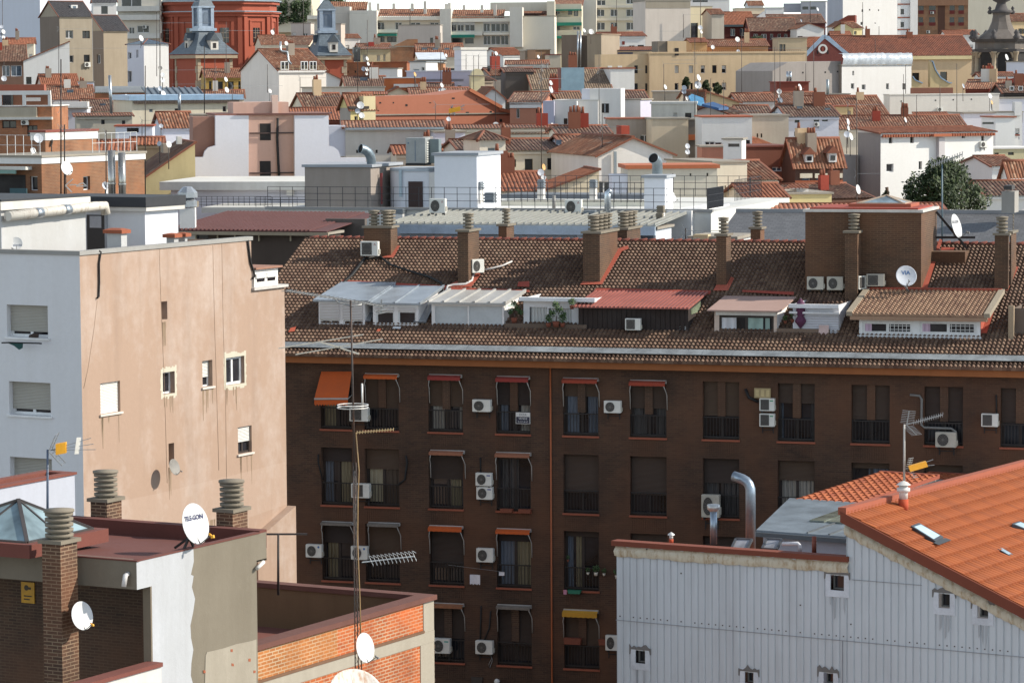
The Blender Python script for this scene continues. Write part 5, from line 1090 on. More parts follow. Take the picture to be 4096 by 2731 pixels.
for k in range(n):
    for (p0,o0),(p1_,o1) in zip(prof,prof[1:]):
        x0,x1=k*pit+p0*pit,k*pit+p1_*pit; z0=0; tops=(topz(x0+.001),topz(x1-.001) if not(x0<xp<x1) else topz(x0))
        segs=[(0,None)]; hh=sorted(inh(x0,x1),key=lambda h:h[1]); cur=0
        for h in hh: m.poly([(x0,-o0,cur),(x1,-o1,cur),(x1,-o1,h[1]),(x0,-o0,h[1])]); cur=h[3]
        m.poly([(x0,-o0,cur),(x1,-o1,cur),(x1,-o1,tops[1]),(x0,-o0,tops[0])])
def cladmat():
    m_,t=newmat('clad_metal'); c=srgb(196,200,204); co=t.n('ShaderNodeTexCoord').outputs['Object']; st=t.noise(t.scale(co,(2.2,1,.12)),1.6,5,.65); n1=t.noise(co,.35,5,.6); z=t.n('ShaderNodeSeparateXYZ',{0:co}).outputs[2]
    f=t.mapr(t.math('ADD',t.math('MULTIPLY',st,.6),t.math('MULTIPLY',n1,.4)),.45,.72,0,.5)
    t.bsdf(t.mix(f,c,srgb(150,150,152)),.5,t.bump(t.noise(co,3,3,.6),.06,.02)); return m_
m.build('corrugated_wall',cladmat(),root)
SOOT=stucco(118,113,110,.5); STREAK=stucco(176,178,182,.4); rr=random.Random(4)
for h in hs:
    a,q_,c,t_=h[:4]; m=MB(); o_=.06; P=[(a-.16,q_-.2),(c+.16,q_-.2),(c+.16,t_+.1),(c,t_+.1),(c,q_),(a,q_),(a,t_+.1),(a-.16,t_+.1)]
    m.prism([(x,-o_,z) for x,z in P],(0,.05,0)); SU=m.build('window_surround',paint(206,208,214,.5),root)
    P=[(a-.2,t_-.12),(a-.16,t_-.12),(a-.14,t_+.03),(c+.14,t_+.03),(c+.17,t_-.1),(c+.2,t_-.1)]+[(c+.2-(c-a+.4)*k/9,t_+.08+rr.random()*.16) for k in range(10)]
    MB().prism([(x,-.066,z) for x,z in P],(0,.004,0)).build('soot_stain',SOOT,SU)
    for k in range(3):
        x0=a-.12+(c-a+.15)*(k+rr.random())/3; w=.03+.03*rr.random(); MB().prism([(x0,-.0565,q_-.3-rr.random()*.7),(x0+w,-.0565,q_-.4-rr.random()*.5),(x0+w+.01,-.0565,q_-.205),(x0-.01,-.0565,q_-.205)],(0,.003,0)).build('rain_streak',STREAK,SU)
for (face,a,q_,c,t_,st,rv,fm,gm,sl) in b.wins: window(root,b.f,a,q_,c,t_,'d',rv,FRAMEG)
m=MB(); zs_=b.hit(b.f,800,960)[1]; m.box(0,-.062,zs_,L,-.047,zs_+.02); m.build('seam',paint(150,150,154,.6),root); zs2=b.hit(b.f,1500,680)[1]; m=MB(); xa_,xb_=b.hit(b.f,1400,680)[0],b.hit(b.f,1790,740)[0]; m.box(xa_,-.062,zs2,xb_,-.047,zs2+.015); xs_=b.hit(b.f,1348,1100)[0]; m.box(xs_,-.06,0,xs_+.02,-.047,zs_-.003); m.build('sheet_joint',paint(140,140,144,.6),root)
m=MB(); rr=random.Random(1)
for k in range(int(L/pit)):
    if rr.random()<.75: m.box(k*pit+pit*.5,-.05,zs_+.12,k*pit+pit*.5+.035,-.034,zs_+.155)
    if rr.random()<.12: zq=zs_+rr.uniform(.4,2.6); m.box(k*pit+pit*.5,-.05,zq,k*pit+pit*.5+.04,-.034,zq+.04)
m.build('rivets',paint(70,58,54,.6),root)
# crumpled band under the copings
BAND=rust(196,184,162,150,120,84,.5); m=MB(); n=70; zb0=b.hit(b.f,100,485)[1]; zb1=b.hit(b.f,100,548)[1]; hb=zb0-zb1; rr=random.Random(2)
def band(x0,x1,zf_,n):
    last=None
    for k in range(n+1):
        x=x0+(x1-x0)*k/n; z=zf_(x); o_=.06+.05*math.sin(k*1.7)+rr.uniform(0,.05); i=m.add([(x,-.02,z),(x,-o_-.05,z-hb*.45),(x,-.07-rr.uniform(0,.03),z-hb*(.92+rr.uniform(-.06,.1)))])
        if last is not None: m.face((last,last+1,i+1,i),True); m.face((last+1,last+2,i+2,i+1),True)
        last=i
zl=lambda x: H+kd*x
band(-.02,xk,zl,46); band(xp-.02,L,lambda x: zP+.02+kk*(x-xp),70); m.build('crumpled_flashing',BAND,root)
COPO=stucco(120,62,44,.3)
m=MB(); hc=b.hit(b.f,90,447)[1]-b.hit(b.f,90,475)[1]; 
m.prism([(-.1,-.16,zl(0)),(xk,-.16,zl(xk)),(xk,-.16,zl(xk)+hc),(-.1,-.16,zl(0)+hc)],(0,.4,0)); m.build('tile_coping',COPO,root)
# low part roof behind the coping
m=MB(); zlo=zl(0)+hc-.1; m.box(.1,.25,zlo-1.2,xk,3.4,zlo-1.0); m.build('flat_roof',stucco(130,78,60,.4),root)
slp=MB(); slope(slp,(.0,.26,zl(0)+hc-.06),(xk,.26,zl(xk)+hc-.06),(xk,3.5,zl(xk)+hc-.75),(.0,3.5,zl(0)+hc-.75),.22,.05); slp.build('low_roof',T_ORG,root)
# orange roof: ridge runs back from the gable peak
rid=b.at((xp,0,0),(1,0,0),2300,58); DD=rid.y+1.0
p_a=b.at((xp,0,zP),(1,0,0),2300,58)
zr1=p_a.z
m=MB(); slope(m,(L,-.25,zP+.35+kk*(L-xp)),(L,DD,zr1+.0+kk*(L-xp)),(xp,DD,zr1),(xp,-.25,zP+.35),.24,.08,.5,.035,8,0,True)
OR=m.build('orange_roof',T_ORG,root)
q=MB(); q.bar((xp,-.28,zP+.42),(xp,DD,zr1+.08),.26,.22); q.build('ridge',stucco(150,82,60,.2),OR); q=MB(); q.prism([(xp-.05,-.3,zP+.1),(L,-.3,zP+.1+kk*(L-xp)),(L,-.3,zP+.42+kk*(L-xp)),(xp-.05,-.3,zP+.42)],(0,.12,0)); q.build('verge',COPO,OR)
m=MB(); m.poly([(xp,0,0),(xp,DD,0),(xp,DD,zr1),(xp,0,zP+.2)]); m.poly([(xp,DD,0),(L,DD,0),(L,DD,zr1+kk*(L-xp)),(xp,DD,zr1)]); m.build('side_wall',stucco(190,188,192,.3),root)
RNN=Vector((-kk,-(zr1-zP-.35)/(DD+.25),1)); 
def onor(u,v): return b.at((xp,-.25,zP+.35),RNN,u,v)
def rooflight(pts,lift=.12):
    P=[onor(*p) for p in pts]; q=MB(); q.prism([p_+Vector((0,0,.05)) for p_ in P],(0,0,lift)); c=q.build('rooflight',paint(60,66,72,.5),OR); cen=sum(P,Vector())/4; q=MB(); q.poly([cen+(p_-cen)*.8+Vector((0,0,lift+.055)) for p_ in P][::1]); q.build('pane',glassy(150,170,180,.12),OR)
rooflight([(1725,405),(1860,490),(1905,465),(1770,388)]); rooflight([(2285,392),(2400,440),(2440,420),(2325,378)]); rooflight([(2205,518),(2270,556),(2292,550),(2228,512)],.05)
q=MB(); P=[onor(*p)+Vector((0,0,.16)) for p in ((1850,497),(1880,510),(1950,482),(1915,470))]; q.poly(P); q.build('lead_apron',paint(54,58,62,.6),OR)
# flue and aerial mast through the orange roof
pf=onor(1683,285); Yf=b.W(pf).y; q=MB(); zt_=b.aty(1683,150,pf.y).z; q.tube([pf,(pf.x,pf.y,pf.z+(zt_-pf.z)*.45)],.15,10); FL=q.build('flue_base',stucco(176,76,46,.3),root); q=MB(); q.tube([(pf.x,pf.y,pf.z+(zt_-pf.z)*.45),(pf.x,pf.y,zt_)],.13,10); q.lathe([(.13,zt_-.2),(.2,zt_-.18),(.2,zt_-.08),(.13,zt_-.06)],(pf.x,pf.y,0),12); q.lathe([(.22,zt_+.02),(.12,zt_+.1),(.01,zt_+.14)],(pf.x,pf.y,0),12); q.build('flue',paint(206,204,200,.45),FL)
T(724,360,.12755)
mo=mast(1413,970,500,Yf+.15,'slim white mast with a grid aerial and an orange tipped aerial over the tiled roof',.04,(),paint(170,166,160,.5)); o0=mo.location.copy()
Pm=lambda u,v,dy=0: U(u,v,Yf+.15+dy)-o0
q=MB()
for (uc,vc,w_,n_) in ((1452,395,38,0),(1510,582,34,0)):
    a_,c_=Pm(1432,505),Pm(uc,vc)
    for k in range(8): p_=a_.lerp(c_,.15+.85*k/7); d_=Vector((.2 if vc<500 else .16,.0,-.02 if vc<500 else .02)); q.bar(p_-d_,p_+d_,.014)
    q.bar(a_,c_,.03)
a_,c_=Pm(1413,508),Pm(1715,425); q.bar(a_,c_,.028)
for k in range(14): p_=a_.lerp(c_,.25+.75*k/13); q.bar(p_-Vector((0.02,.1,.06)),p_+Vector((.02,.1,.06)),.012)
q.build('grid_antenna',MASTL,mo)
q=MB(); a_=Pm(1413,850); c_=Pm(1480,835); q.bar(a_,c_,.035)
for (u,v) in ((1465,765),(1500,915)):
    e_=Pm(u,v); s_=Pm(1445,840)
    for k in range(5): p_=s_.lerp(e_,.2+.8*k/4); q.bar(p_-Vector((.09,.1,0)),p_+Vector((.09,.1,0)),.014)
    q.bar(s_,e_,.02)
q.bar(Pm(1550,808),Pm(1640,775),.02); q.bar(Pm(1555,828),Pm(1650,818),.02); q.build('uhf_antenna',MASTL,mo); c_=Pm(1520,828); q=MB(); q.obox(c_,(.27,.05,.07),(0,.1,0),(-.03,0,.08)); q.build('amplifier',YEL,mo)
# things on the low roof
T(600,457.75,.18027); yr_=1.6
def onlow(u,v,y=1.6): return b.aty(u,v,y)
def duct(pts,y,r,mat,name,label,cat,taper=None):
    P=[b.W(onlow(u,v,y)) for u,v in pts]; q=MB(); q.tube([p-P[0] for p in P],r,14); 
    x=q.build(name,mat); x.location=P[0]; return tag(x,label,cat)
GALV=paint(150,162,174,.36,.75,.15)
x=duct([(835,500),(835,200),(834,170),(826,145),(812,128),(790,115),(740,98)],2.2,.155,GALV,'vent_duct','tall galvanised duct with an elbow mouth on the right hand building','duct')
duct([(630,475),(630,285)],1.8,.11,GALV,'vent_duct','shorter galvanised duct with a wide cap beside the tall elbow duct','duct'); e=[o_ for o_ in bpy.data.objects if o_.get('label','').startswith('shorter galvanised')][0]; q=MB(); z=(b.W(onlow(630,285,1.8))-e.location).z; q.lathe([(.11,z-.05),(.2,z+.02),(.2,z+.16),(.16,z+.17),(.01,z+.17)],(0,0,0),14); q.build('cap',paint(190,190,188,.35,.5),e)
p=b.W(onlow(395,468,.5)); e=empty('roof_vent','tiny white roof vent with an orange foot on the tile coping','vent',p); MB().tube([(0,0,0),(0,0,.12)],.07,9).build('foot',stucco(176,76,46,.3),e); q=MB(); q.tube([(0,0,.12),(0,0,.24)],.06,9); q.lathe([(.11,.24),(.1,.27),(.01,.33)],(0,0,0),10); q.build('cap',paint(206,206,204,.4,.2),e)
duct([(1108,520),(1108,482),(1098,472),(1012,474)],1.2,.06,paint(206,206,210,.4),'bent_pipe','white bent pipe before the zinc roof','pipe'); duct([(1188,528),(1188,432)],1.1,.07,rust(120,60,44,70,50,44,.4),'flue_pipe','rusty red pipe standing beside the white bent pipe','pipe')
for k,(u0,u1,lb) in enumerate(((735,835,'left'),(905,1000,'right'))):
    y=1.0; A_,B_=onlow(u0-5,500,y),onlow(u1-20,505,y); C_,D_=onlow(u1+8,450,y+.5),onlow(u0+20,446,y+.5); e=empty('roof_window','open tilted roof window '+('near the tall elbow duct' if k==0 else 'beside the white bent pipe'),'roof window',b.W(A_),b.yaw); q=MB(); a0=A_.copy(); P=[p_-a0 for p_ in (A_,B_,C_,D_)]
    for i in range(4): q.bar(P[i],P[(i+1)%4],.07)
    q.build('frame',paint(90,92,96,.4,.4),e); q=MB(); q.poly(P); q.build('pane',glassy(150,150,156,.15),e)
# zinc roof and red tiled roofs behind
ZB=Bld('zinc_roofed_house','low house with a grey zinc roof behind the metal clad wall','house',905,1640,405,106,-31,D=8,zb=-.5); b2=ZB
b2.walls(stucco(196,192,200,.3)); y=6.0; zt_=b2.aty(1060,232,y).z; xA=b2.aty(1052,230,y).x; m=MB(); m.prism([(-.1,-.3,b2.H),(b2.L,-.3,b2.H),(b2.L,y,zt_),(xA,y,zt_)],(0,0,.08)); zz=m.build('roof',paint(132,142,150,.4,.3,.15),b2.root)
q=MB()
for u in (1150,1270,1370,1460): p0=b2.aty(u,400,-.25); p1_=b2.aty(u+85,250,y); q.bar((p0.x,-.25,b2.H+.1),(p0.x,y,zt_+.1),.05,.05)
q.box(-.1,-.42,b2.H-.12,b2.L,-.3,b2.H+.02); q.build('seams',paint(100,104,108,.5,.3),b2.root)
q=MB(); kz=(zt_-b2.H)/(y+.3)
for xa,xb in ((b2.aty(1250,300,3).x,b2.aty(1330,300,3).x),(b2.aty(1345,300,3).x,b2.aty(1430,300,3).x),(b2.aty(1440,300,3).x,b2.aty(1520,300,3).x)): q.prism([(xa,1.8,b2.H+kz*2.1+.09),(xb,1.8,b2.H+kz*2.1+.09),(xb,4.8,b2.H+kz*5.1+.09),(xa,4.8,b2.H+kz*5.1+.09)],(0,0,.05))
q.build('roof_glazing',glassy(110,116,108,.12),b2.root)
b2.root.children[0]
for nm,u0,u1,vt,vr,Y in (('small house with bright orange tiles behind the zinc roof, left of the two',1090,1400,240,172,112),('orange tiled house with a roof window behind the zinc roof',1385,1900,240,138,114)):
    h=Bld('tiled_house',nm,'house',u0,u1,vt,Y,-31,D=7,zb=-.5); h.walls(stucco(206,190,180,.3)); h.roof('sx',vr,tile(((146,76,44),(162,90,54),(132,66,40)),.3,.45,.1),.1,stucco(200,186,176,.3),amp=.1,pitch=.3,row=.45,edge=stucco(146,76,56,.2))
    if u0>1300:
        q=MB(); k=h.h/h.D; y0_,y1_=2.6,4.6; x0=h.aty(1540,215,3).x; q.prism([(x0,y0_,h.H+k*y0_+.12),(x0+1.9,y0_,h.H+k*y0_+.12),(x0+1.9,y1_,h.H+k*y1_+.12),(x0,y1_,h.H+k*y1_+.12)],(0,0,.1)); rw=q.build('rooflight',paint(70,76,84,.5),h.root); q=MB(); q.poly([(x0+.2,y0_+.2,h.H+k*(y0_+.2)+.225),(x0+1.7,y0_+.2,h.H+k*(y0_+.2)+.225),(x0+1.7,y1_-.2,h.H+k*(y1_-.2)+.225),(x0+.2,y1_-.2,h.H+k*(y1_-.2)+.225)]); q.build('pane',glassy(150,170,180,.12),rw)
T(600,457.75,.18027); ac_on(BB,'f',558,208,662,335,'ra','tall double fan air conditioner behind the capped duct')
# ================================================================ houses beyond the brown block
def tl(k): T(256*k,0,.10884)
def tr(k): T(256*k,120,.10884)
def hs(label,u0,u1,vt,Y,yaw,wallm,roof=None,wins='',D=9,ud=None,name='house',cat='house',rights=None,group=None,ov=.25,acts=None):
    b=Bld(name,label,cat,u0,u1,vt,Y,yaw,D,None,ud,group)
    for q in wins.split(';'):
        q=q.split()
        if len(q)>=5:
            f='f'
            if q[0] in 'frl': f=q.pop(0)
            st=q[4] if len(q)>4 else 'd'; b.win(f,*map(float,q[:4]),st,.22 if Y<400 else .3)
    if not wins and name=='house' and b.L>3.5 and b.H>5:
        rr=random.Random(int(u0*3+vt+Y)); n=rr.choice((2,2,3,4,5)); z=b.H-rr.uniform(1.7,2.4)
        for k in range(n):
            x=b.L*(k+.5+rr.uniform(-.2,.2))/n; w=rr.uniform(.25,.5); h=rr.uniform(.5,1.2); b.holes['f'].append((x-w,z-h*.5,x+w,z+h*.5,.2)); b.wins.append(('f',x-w,z-h*.5,x+w,z+h*.5,rr.choice('nddbh'),.2,None,None,None))
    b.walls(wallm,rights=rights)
    if roof is None: b.flat(CONC)
    elif roof[0]=='flat': b.flat(*roof[1:])
    else: b.roof(*roof[:3],ov=ov,gmat=wallm,**(roof[3] if len(roof)>3 else {}))
    if roof and roof[0]=='gx' and Y<560 and b.L>3:
        rr=random.Random(int(u0*7+vt))
        for _ in range(rr.choice((0,1,1,2))):
            x=b.L*rr.uniform(.12,.88); y=b.D*rr.uniform(.25,.5); z=b.H+b.h*y/(b.D/2); s=rr.uniform(.3,.5); h=rr.uniform(.7,1.5); c=MB().box(x-s,y-s*.7,z-.6,x+s,y+s*.7,z+h).build('chimney',rr.choice((WHITE2,GREYR,TERRA,REDT,SAND)),b.root)
            for k in range(rr.choice((1,2,3))): MB().tube([(x-s*.6+k*s*.6,y,z+h),(x-s*.6+k*s*.6,y,z+h+rr.uniform(.3,.5))],[.13,.1],7).build('chimney_pot',TERRA,c)
    return b
LB,RB=28,-28
WLAV=stucco(206,206,214,.2,.8); WFAR=stucco(222,220,216,.2,.8); PINKW=stucco(196,160,144,.35); PINKL=stucco(206,178,164,.3); BEIGE=stucco(178,160,126,.4); YELW=stucco(196,170,110,.3); ORW=stucco(168,106,82,.35,.75); REDW=stucco(124,60,46,.4)
CHAR=tile(((64,62,64),(74,72,74),(56,54,56)),.3,.25,.2); SLB=slate(104,118,130,.4,.3); GRYB=stucco(124,112,100,.45)
RAILK=paint(48,48,54,.5,.3); RAILW=paint(210,210,208,.5)
def railing(b,y,u0,v0,u1,v1,mat=RAILK,n=8,bars=3,name='railing'):
    um=(u0+u1)/2; a=b.aty(u0,v1,y); c=b.aty(u1,v1,y); h=b.aty(um,v0,y).z-b.aty(um,v1,y).z; z=b.aty(um,v1,y).z; q=MB()
    for k in range(n+1): x=a.x+(c.x-a.x)*k/n; q.bar((x,y,z),(x,y,z+h),.025)
    for k in range(1,bars+1): q.bar((a.x,y,z+h*k/bars),(c.x,y,z+h*k/bars),.022)
    return q.build(name,mat,b.root)
def railing3(b,pts,h,mat=RAILK,n=10,bars=3):
    q=MB()
    for p,r in zip(pts,pts[1:]):
        p,r=Vector(p),Vector(r)
        for k in range(n+1): c=p.lerp(r,k/n); q.bar(c,c+Vector((0,0,h)),.025)
        for k in range(1,bars+1): q.bar(p+Vector((0,0,h*k/bars)),r+Vector((0,0,h*k/bars)),.022)
    return q.build('railing',mat,b.root)
# ---- white block with roof terraces right behind the tiled ridge
tr(1)
MP=hs('white block with a ribbed metal roof and roof railings behind the brown ridge',1300,1320+2352,985,158,-17,stucco(188,192,198,.15,.85),('flat',CONC),'',D=3,name='apartment_building',cat='apartment building'); b=MP
y1=6.0; zt=b.aty(2000,842,y1).z; m=MB(); H=b.H; m.prism([(-.3,-.4,H+.14),(b.L+.1,-.4,H+.14),(b.L+.1,y1,zt),(-.3,y1,zt)],(0,0,.06)); n=int(b.L/.34)
mr=MB()
for k in range(n+1): x=-.25+(b.L+.3)*k/n; m.bar((x,-.42,H+.27),(x,y1,zt+.1),.05,.09)
MR=m.build('ribbed_roof',paint(150,150,144,.45,.1,.1),b.root); MB().box(-.3,-.55,H-.25,b.L+.1,-.4,H+.16).build('gutter',paint(170,182,196,.4,.3),b.root)
tr(1); 
for u0,u1 in ((1335,1640),(1735,2210)): b.pbox('shutter',slats(176,184,196,.1),-.03,u0,1020,u1,1110,.025)
tr(2)
for u0,u1 in ((10,98),(115,345),(365,590)): b.pbox('shutter',slats(176,184,196,.1),-.03,u0,1035,u1,1115,.025)
b.pbox('post',paint(196,206,220,.5),-.08,595,1015,640,1120,.2); b.pbox('window',GLASSB,-.03,1185,1045,1300,1115,.02)
# terrace slab with the rooms upon it
tr(2); TS=MB().box(-9,y1+.05,0,b.L+1.2,24,zt+.06).build('terrace_slab',stucco(206,205,200,.3),b.root)
q=MB(); q.box(-9.1,y1-.05,zt+.063,b.L+1.3,y1+.25,zt+.2); q.build('terrace_edge',stucco(150,148,146,.4),b.root)
zt+=.063; RT0=[b.at((0,y1,zt),(0,1,0),0,800)]
xe=b.L+1.0
railing3(b,[(-9,y1+.1,zt+.14),(xe,y1+.1,zt+.14),(xe,y1+3.5,zt+.14)],1.0,n=34)
xw0=b.aty(1420,900,y1).x; b.pbox('end_wall',stucco(226,224,222,.15),y1-.3,1420,830,1650,1120,8)
railing3(b,[(b.aty(300,640,18).x,18,zt+.3),(xe,18,zt+.3),(xe,12,zt+.3)],1.05,n=20); railing3(b,[(b.aty(-100,730,12).x,12,zt+.2),(b.aty(1250,730,12).x,12,zt+.2)],1.0,n=22)
def tower(y,u0,v0,u1,v1,dp,mat,name='roof_room',cap=True,lit=None):
    o=b.pbox(name,mat,y,u0,v0,u1,v1,dp)
    if cap:
        x0=min(v.co.x for v in o.data.vertices); x1=max(v.co.x for v in o.data.vertices); z=max(v.co.z for v in o.data.vertices); MB().box(x0-.12,y-.12,z+.003,x1+.12,y+dp+.1,z+.14).build('cap',stucco(150,154,160,.3),o)
    return o
WSH=stucco(214,216,222,.18,.85)
tower(8,1215,530,1405,825,1.6,WSH,'chimney_block'); tr(1)
GB=tower(7,450,432,1055,905,4.6,stucco(150,140,132,.55,.62),'grey_room'); tower(7.3,1640,325,2030,820,4.0,WSH,'white_room')
# curved stair house with its door
xa,xc=b.aty(1160,600,8.2).x,b.aty(1590,600,8.2).x; ztp=b.aty(1400,470,8.2).z; q=MB(); pts=[]
for k in range(9): a=math.pi*.5*k/8; pts.append((xa+1.2-1.2*math.cos(a),8.2+1.6-1.6*math.sin(a)+0))
pts+=[(xc,8.2),(xc,12),(xa,12)]; q.prism([(x,y,zt) for x,y in pts],(0,0,ztp-zt)); CS=q.build('stair_house',WSH,b.root)
MB().prism([(x*1.0,y-.08,ztp+.003) for x,y in pts],(0,0,.14)).build('cap',stucco(170,178,186,.3),CS)
b.pbox('door',paint(54,34,30,.6),8.14,1400,562,1530,812,.05,CS); b.pbox('side_wall',WHITE,8.0,1592,480,1768,812,3,CS); b.pbox('pillar',WHITE,7.9,1765,412,1806,812,.5,CS); b.pbox('pipe',paint(160,176,186,.4,.4),8.1,1314,455,1338,702,.08,CS); b.pbox('red_pipe',paint(130,60,60,.5),8.1,1140,485,1158,770,.1,CS)
# louvred vents
def vent(y,u0,v0,u1,v1,mat,base=None):
    q=MB(); um=(u0+u1)/2; xa,xb=b.aty(u0,(v0+v1)/2,y).x,b.aty(u1,(v0+v1)/2,y).x; z1,z0=b.aty(um,v0,y).z,b.aty(um,v1,y).z; w=xb-xa; h=z1-z0
    q.box(xa+w*.08,y+w*.08,z0,xb-w*.08,y+w*.92,z1-h*.1)
    for k in range(3): z=z0+h*(.05+.3*k); q.box(xa,y,z,xb,y+w,z+h*.16)
    q.box(xa+w*.05,y+w*.05,z1-h*.1,xb-w*.05,y+w*.95,z1); q.build('louvred_vent',mat,b.root)
    if base: b.pbox('vent_base',WHITE,y+.02,u0+3,v1+2,u1-3,base,w*.9)
VG=paint(126,132,138,.5,.3)
vent(7.5,1955,565,2065,640,VG,760); vent(9,2030,680,2108,712,VG,820); vent(7,2090,665,2185,760,VG); vent(5.5,1258,815,1350,860,VG,965); tr(2); vent(13,228,545,292,625,VG,725); vent(13,708,545,770,620,VG,725); vent(4.5,640,832,765,900,VG,935); vent(3,1325,785,1392,850,COWL,1120); vent(2.6,1316,855,1382,920,COWL,1120)
yM=b.W((0,3.5,0)).y
b.pbox('deck_slab',stucco(226,222,206,.2),12.2,-100,742,1230,805,.3); b.pbox('dark_deck',stucco(104,110,118,.3),16,-150,690,1210,722,4)
T(256,120,.10884); ac_at(1588,720,1740,852,b.W((0,3,0)).y,-17,'rt','big fan air conditioner standing on the ribbed roof before the curved stair house'); tr(2); ac_at(482,728,638,862,b.W((0,3,0)).y,-17,'rt','big fan air conditioner standing on the ribbed roof near the shiny flue')
def pipe(pts,Y,r,mat,name,label,cat,n=14,rs=None):
    P=[U(u,v,Y) for u,v in pts]; q=MB(); q.tube([p-P[0] for p in P],rs or r,n); x=q.build(name,mat); x.location=P[0]; return tag(x,label,cat)
def elbow(u,vb,pts,Y,r,label,mouth=None,mat=None):
    """fat galvanised elbow cowl with an open dark mouth"""
    P=[U(a,c,Y) for a,c in pts]; P=[p+Vector((0,-r*k*.5,0)) for k,p in enumerate(P)] if mouth else P; e=empty('duct_cowl',label,'duct',P[0]); q=MB(); q.tube([p-P[0] for p in P],r,18,False)
    for t in (1,2,3):
        if t<len(P)-1: pass
    q.build('pipe',mat or paint(130,142,150,.4,.6,.15),e); d=(P[-1]-P[-2]).normalized(); x=d.orthogonal().normalized(); y=d.cross(x); q=MB(); c=P[-1]-P[0]
    q.poly([c-d*.05+(x*math.cos(2*math.pi*k/18)+y*math.sin(2*math.pi*k/18))*r*.98 for k in range(18)]); q.build('mouth',paint(26,24,24,.9),e); q=MB(); q.tube([c+(x*math.cos(2*math.pi*k/18)+y*math.sin(2*math.pi*k/18))*r for k in range(19)],r*.06,5,False); q.build('rim',paint(160,168,172,.4,.5),e); return e
tr(1); yy=b.W((0,9,0)).y; elbow(0,0,[(1060,420),(1060,365),(1052,330),(1030,290),(1000,268),(965,258)],yy,.235,'galvanised elbow cowl on the grey concrete roof room',True)
tr(2); elbow(0,0,[(1335,522),(1335,430),(1332,395),(1322,372),(1308,357),(1294,345)],b.W((0,8.8,0)).y,.265,'galvanised elbow cowl on the tall white chimney block',True)
pipe([(878,1000),(878,700),(880,668),(893,655),(905,668)],b.W((0,2.5,0)).y,.16,paint(186,192,198,.28,.8),'flue_pipe','shiny steel flue with a curved top above the ribbed roof','pipe')
dish(1478,705,b.W((0,7,0)).y,52,'white dish at the right end of the white terrace railings',58,15)
pipe([(385,820),(385,690)],b.W((0,7,0)).y,.09,FRAMEG,'vent_pipe','grey vent pipe behind the ribbed roof','pipe')
# big cooling unit
tr(1); e=empty('cooling_unit','large grey rooftop cooling unit with side louvres','cooling unit',U(1467,415,b.W((0,9.5,0)).y),R(-17)); w=(1545-1360)*.10884*172/3300; h=(415-170)*.10884*172/3300
rbox(-w/2,0,.1,w/2,w*.8,h,.03).build('casing',paint(150,152,150,.5,.1),e); rbox(w/2+.05,.5,.1,w/2+.55,w*.9,h*.95,.03).build('rear_casing',paint(110,122,124,.5,.1),e); q=MB()
for k in range(9): z=h*(.12+.085*k); q.box(w/2+.002,.15,z,w/2+.03,w*.7,z+h*.045)
q.build('louvres',paint(206,206,200,.5),e); q=MB().box(-w/2,-.05,0,w/2,w*.9,.095); q.build('base_frame',BLACK,e); q=MB().box(-w*.03,-.01,.2,w*.0,-.002,h*.9); q.box(-w*.4,-.012,h*.78,-w*.33,-.003,h*.84); q.build('door_seam',paint(90,110,130,.5),e)
# dark red corrugated lean-to
tr(1); b=hs('low shed with a dark red corrugated roof before the grey concrete room',-720,640,1040,150,-17,stucco(74,62,54,.5),None,'',D=2,name='shed',cat='shed'); y1=7; ztt=b.aty(0,850,y1).z; m=MB(); m.prism([(-.4,-.4,b.H+.14),(b.L+.2,-.4,b.H+.14),(b.L+.2,y1,ztt),(-.4,y1,ztt)],(0,0,.04)); n=int(b.L/.2)
for k in range(n): x=-.3+k*.2; m.bar((x,-.41,b.H+.21),(x,y1,ztt+.07),.09,.06)
m.build('corrugated_roof',stucco(92,56,54,.5,.6),b.root); MB().box(-.4,-.5,b.H-.02,b.L+.3,-.4,b.H+.12).build('gutter',stucco(150,136,116,.4),b.root)
for u in (-560,-360,-200,20,310,600): b.pbox('post',stucco(176,164,140,.3),-.2,u,1045,u+9,1110,.1)
b.pbox('dark_wall',stucco(96,88,82,.5),3,640,905,1000,1120,.3); b.pbox('window',GLASS,-.02,-640,1050,-440,1100,.015)
# ---- brick block upper left
tr(0)
BK=hs('orange brick block with white coped terraces and two steel flues',-260,380,338,184,-28,brick((112,70,44),(128,84,54),(140,116,92),.26,.08,.012),('flat',CONC,WHITE,.0),'r 765 515 828 640 d;275 515 345 645 d',ud=1325,name='apartment_block',cat='apartment building'); b=BK
UBK=Bld('x','x','x',290,415,112,190,-28,6,None,885); UBK.walls(brick((120,74,48),(136,90,60),(146,122,98),.26,.08,.012)); UBK.flat(stucco(130,70,58,.4)); q=MB(); q.box(-.06,-.06,UBK.H-.45,UBK.L+.06,UBK.D+.06,UBK.H-.003); q.build('white_band',WHITE,UBK.root)
for c in list(UBK.root.children):
    c.matrix_parent_inverse.identity(); c.parent=b.root; c.matrix_basis=b.M.inverted()@UBK.M
    c.name={'wall':'upper_storey','roof':'upper_roof'}.get(c.name.split('.')[0],'upper_band')
bpy.data.objects.remove(UBK.root)
q=MB(); H=b.H; D=b.D; q.box(-.06,-.06,H-.35,b.L+.06,D+.06,H-.003); q.build('white_band',WHITE,b.root)
railing3(b,[(b.L-.3,b.hit(b.r,890,230)[0],H+.12),(b.L-.3,D-.3,H+.12)],1.1,RAILW,7,2); railing3(b,[(0,.3,H+.12),(b.L-.3,.3,H+.12)],1.1,RAILW,8,2)
b.pbox('balcony_recess',DARK,-.02,-100,500,235,740,.015); b.pbox('balcony_slab',WHITE2,-.6,-200,425,235,455,.6); b.pbox('balcony_awning',paint(120,150,140,.7),-.7,-200,458,140,490,.1); b.pbox('balcony_railing',stucco(60,86,92,.3),-.55,90,625,245,735,.06)
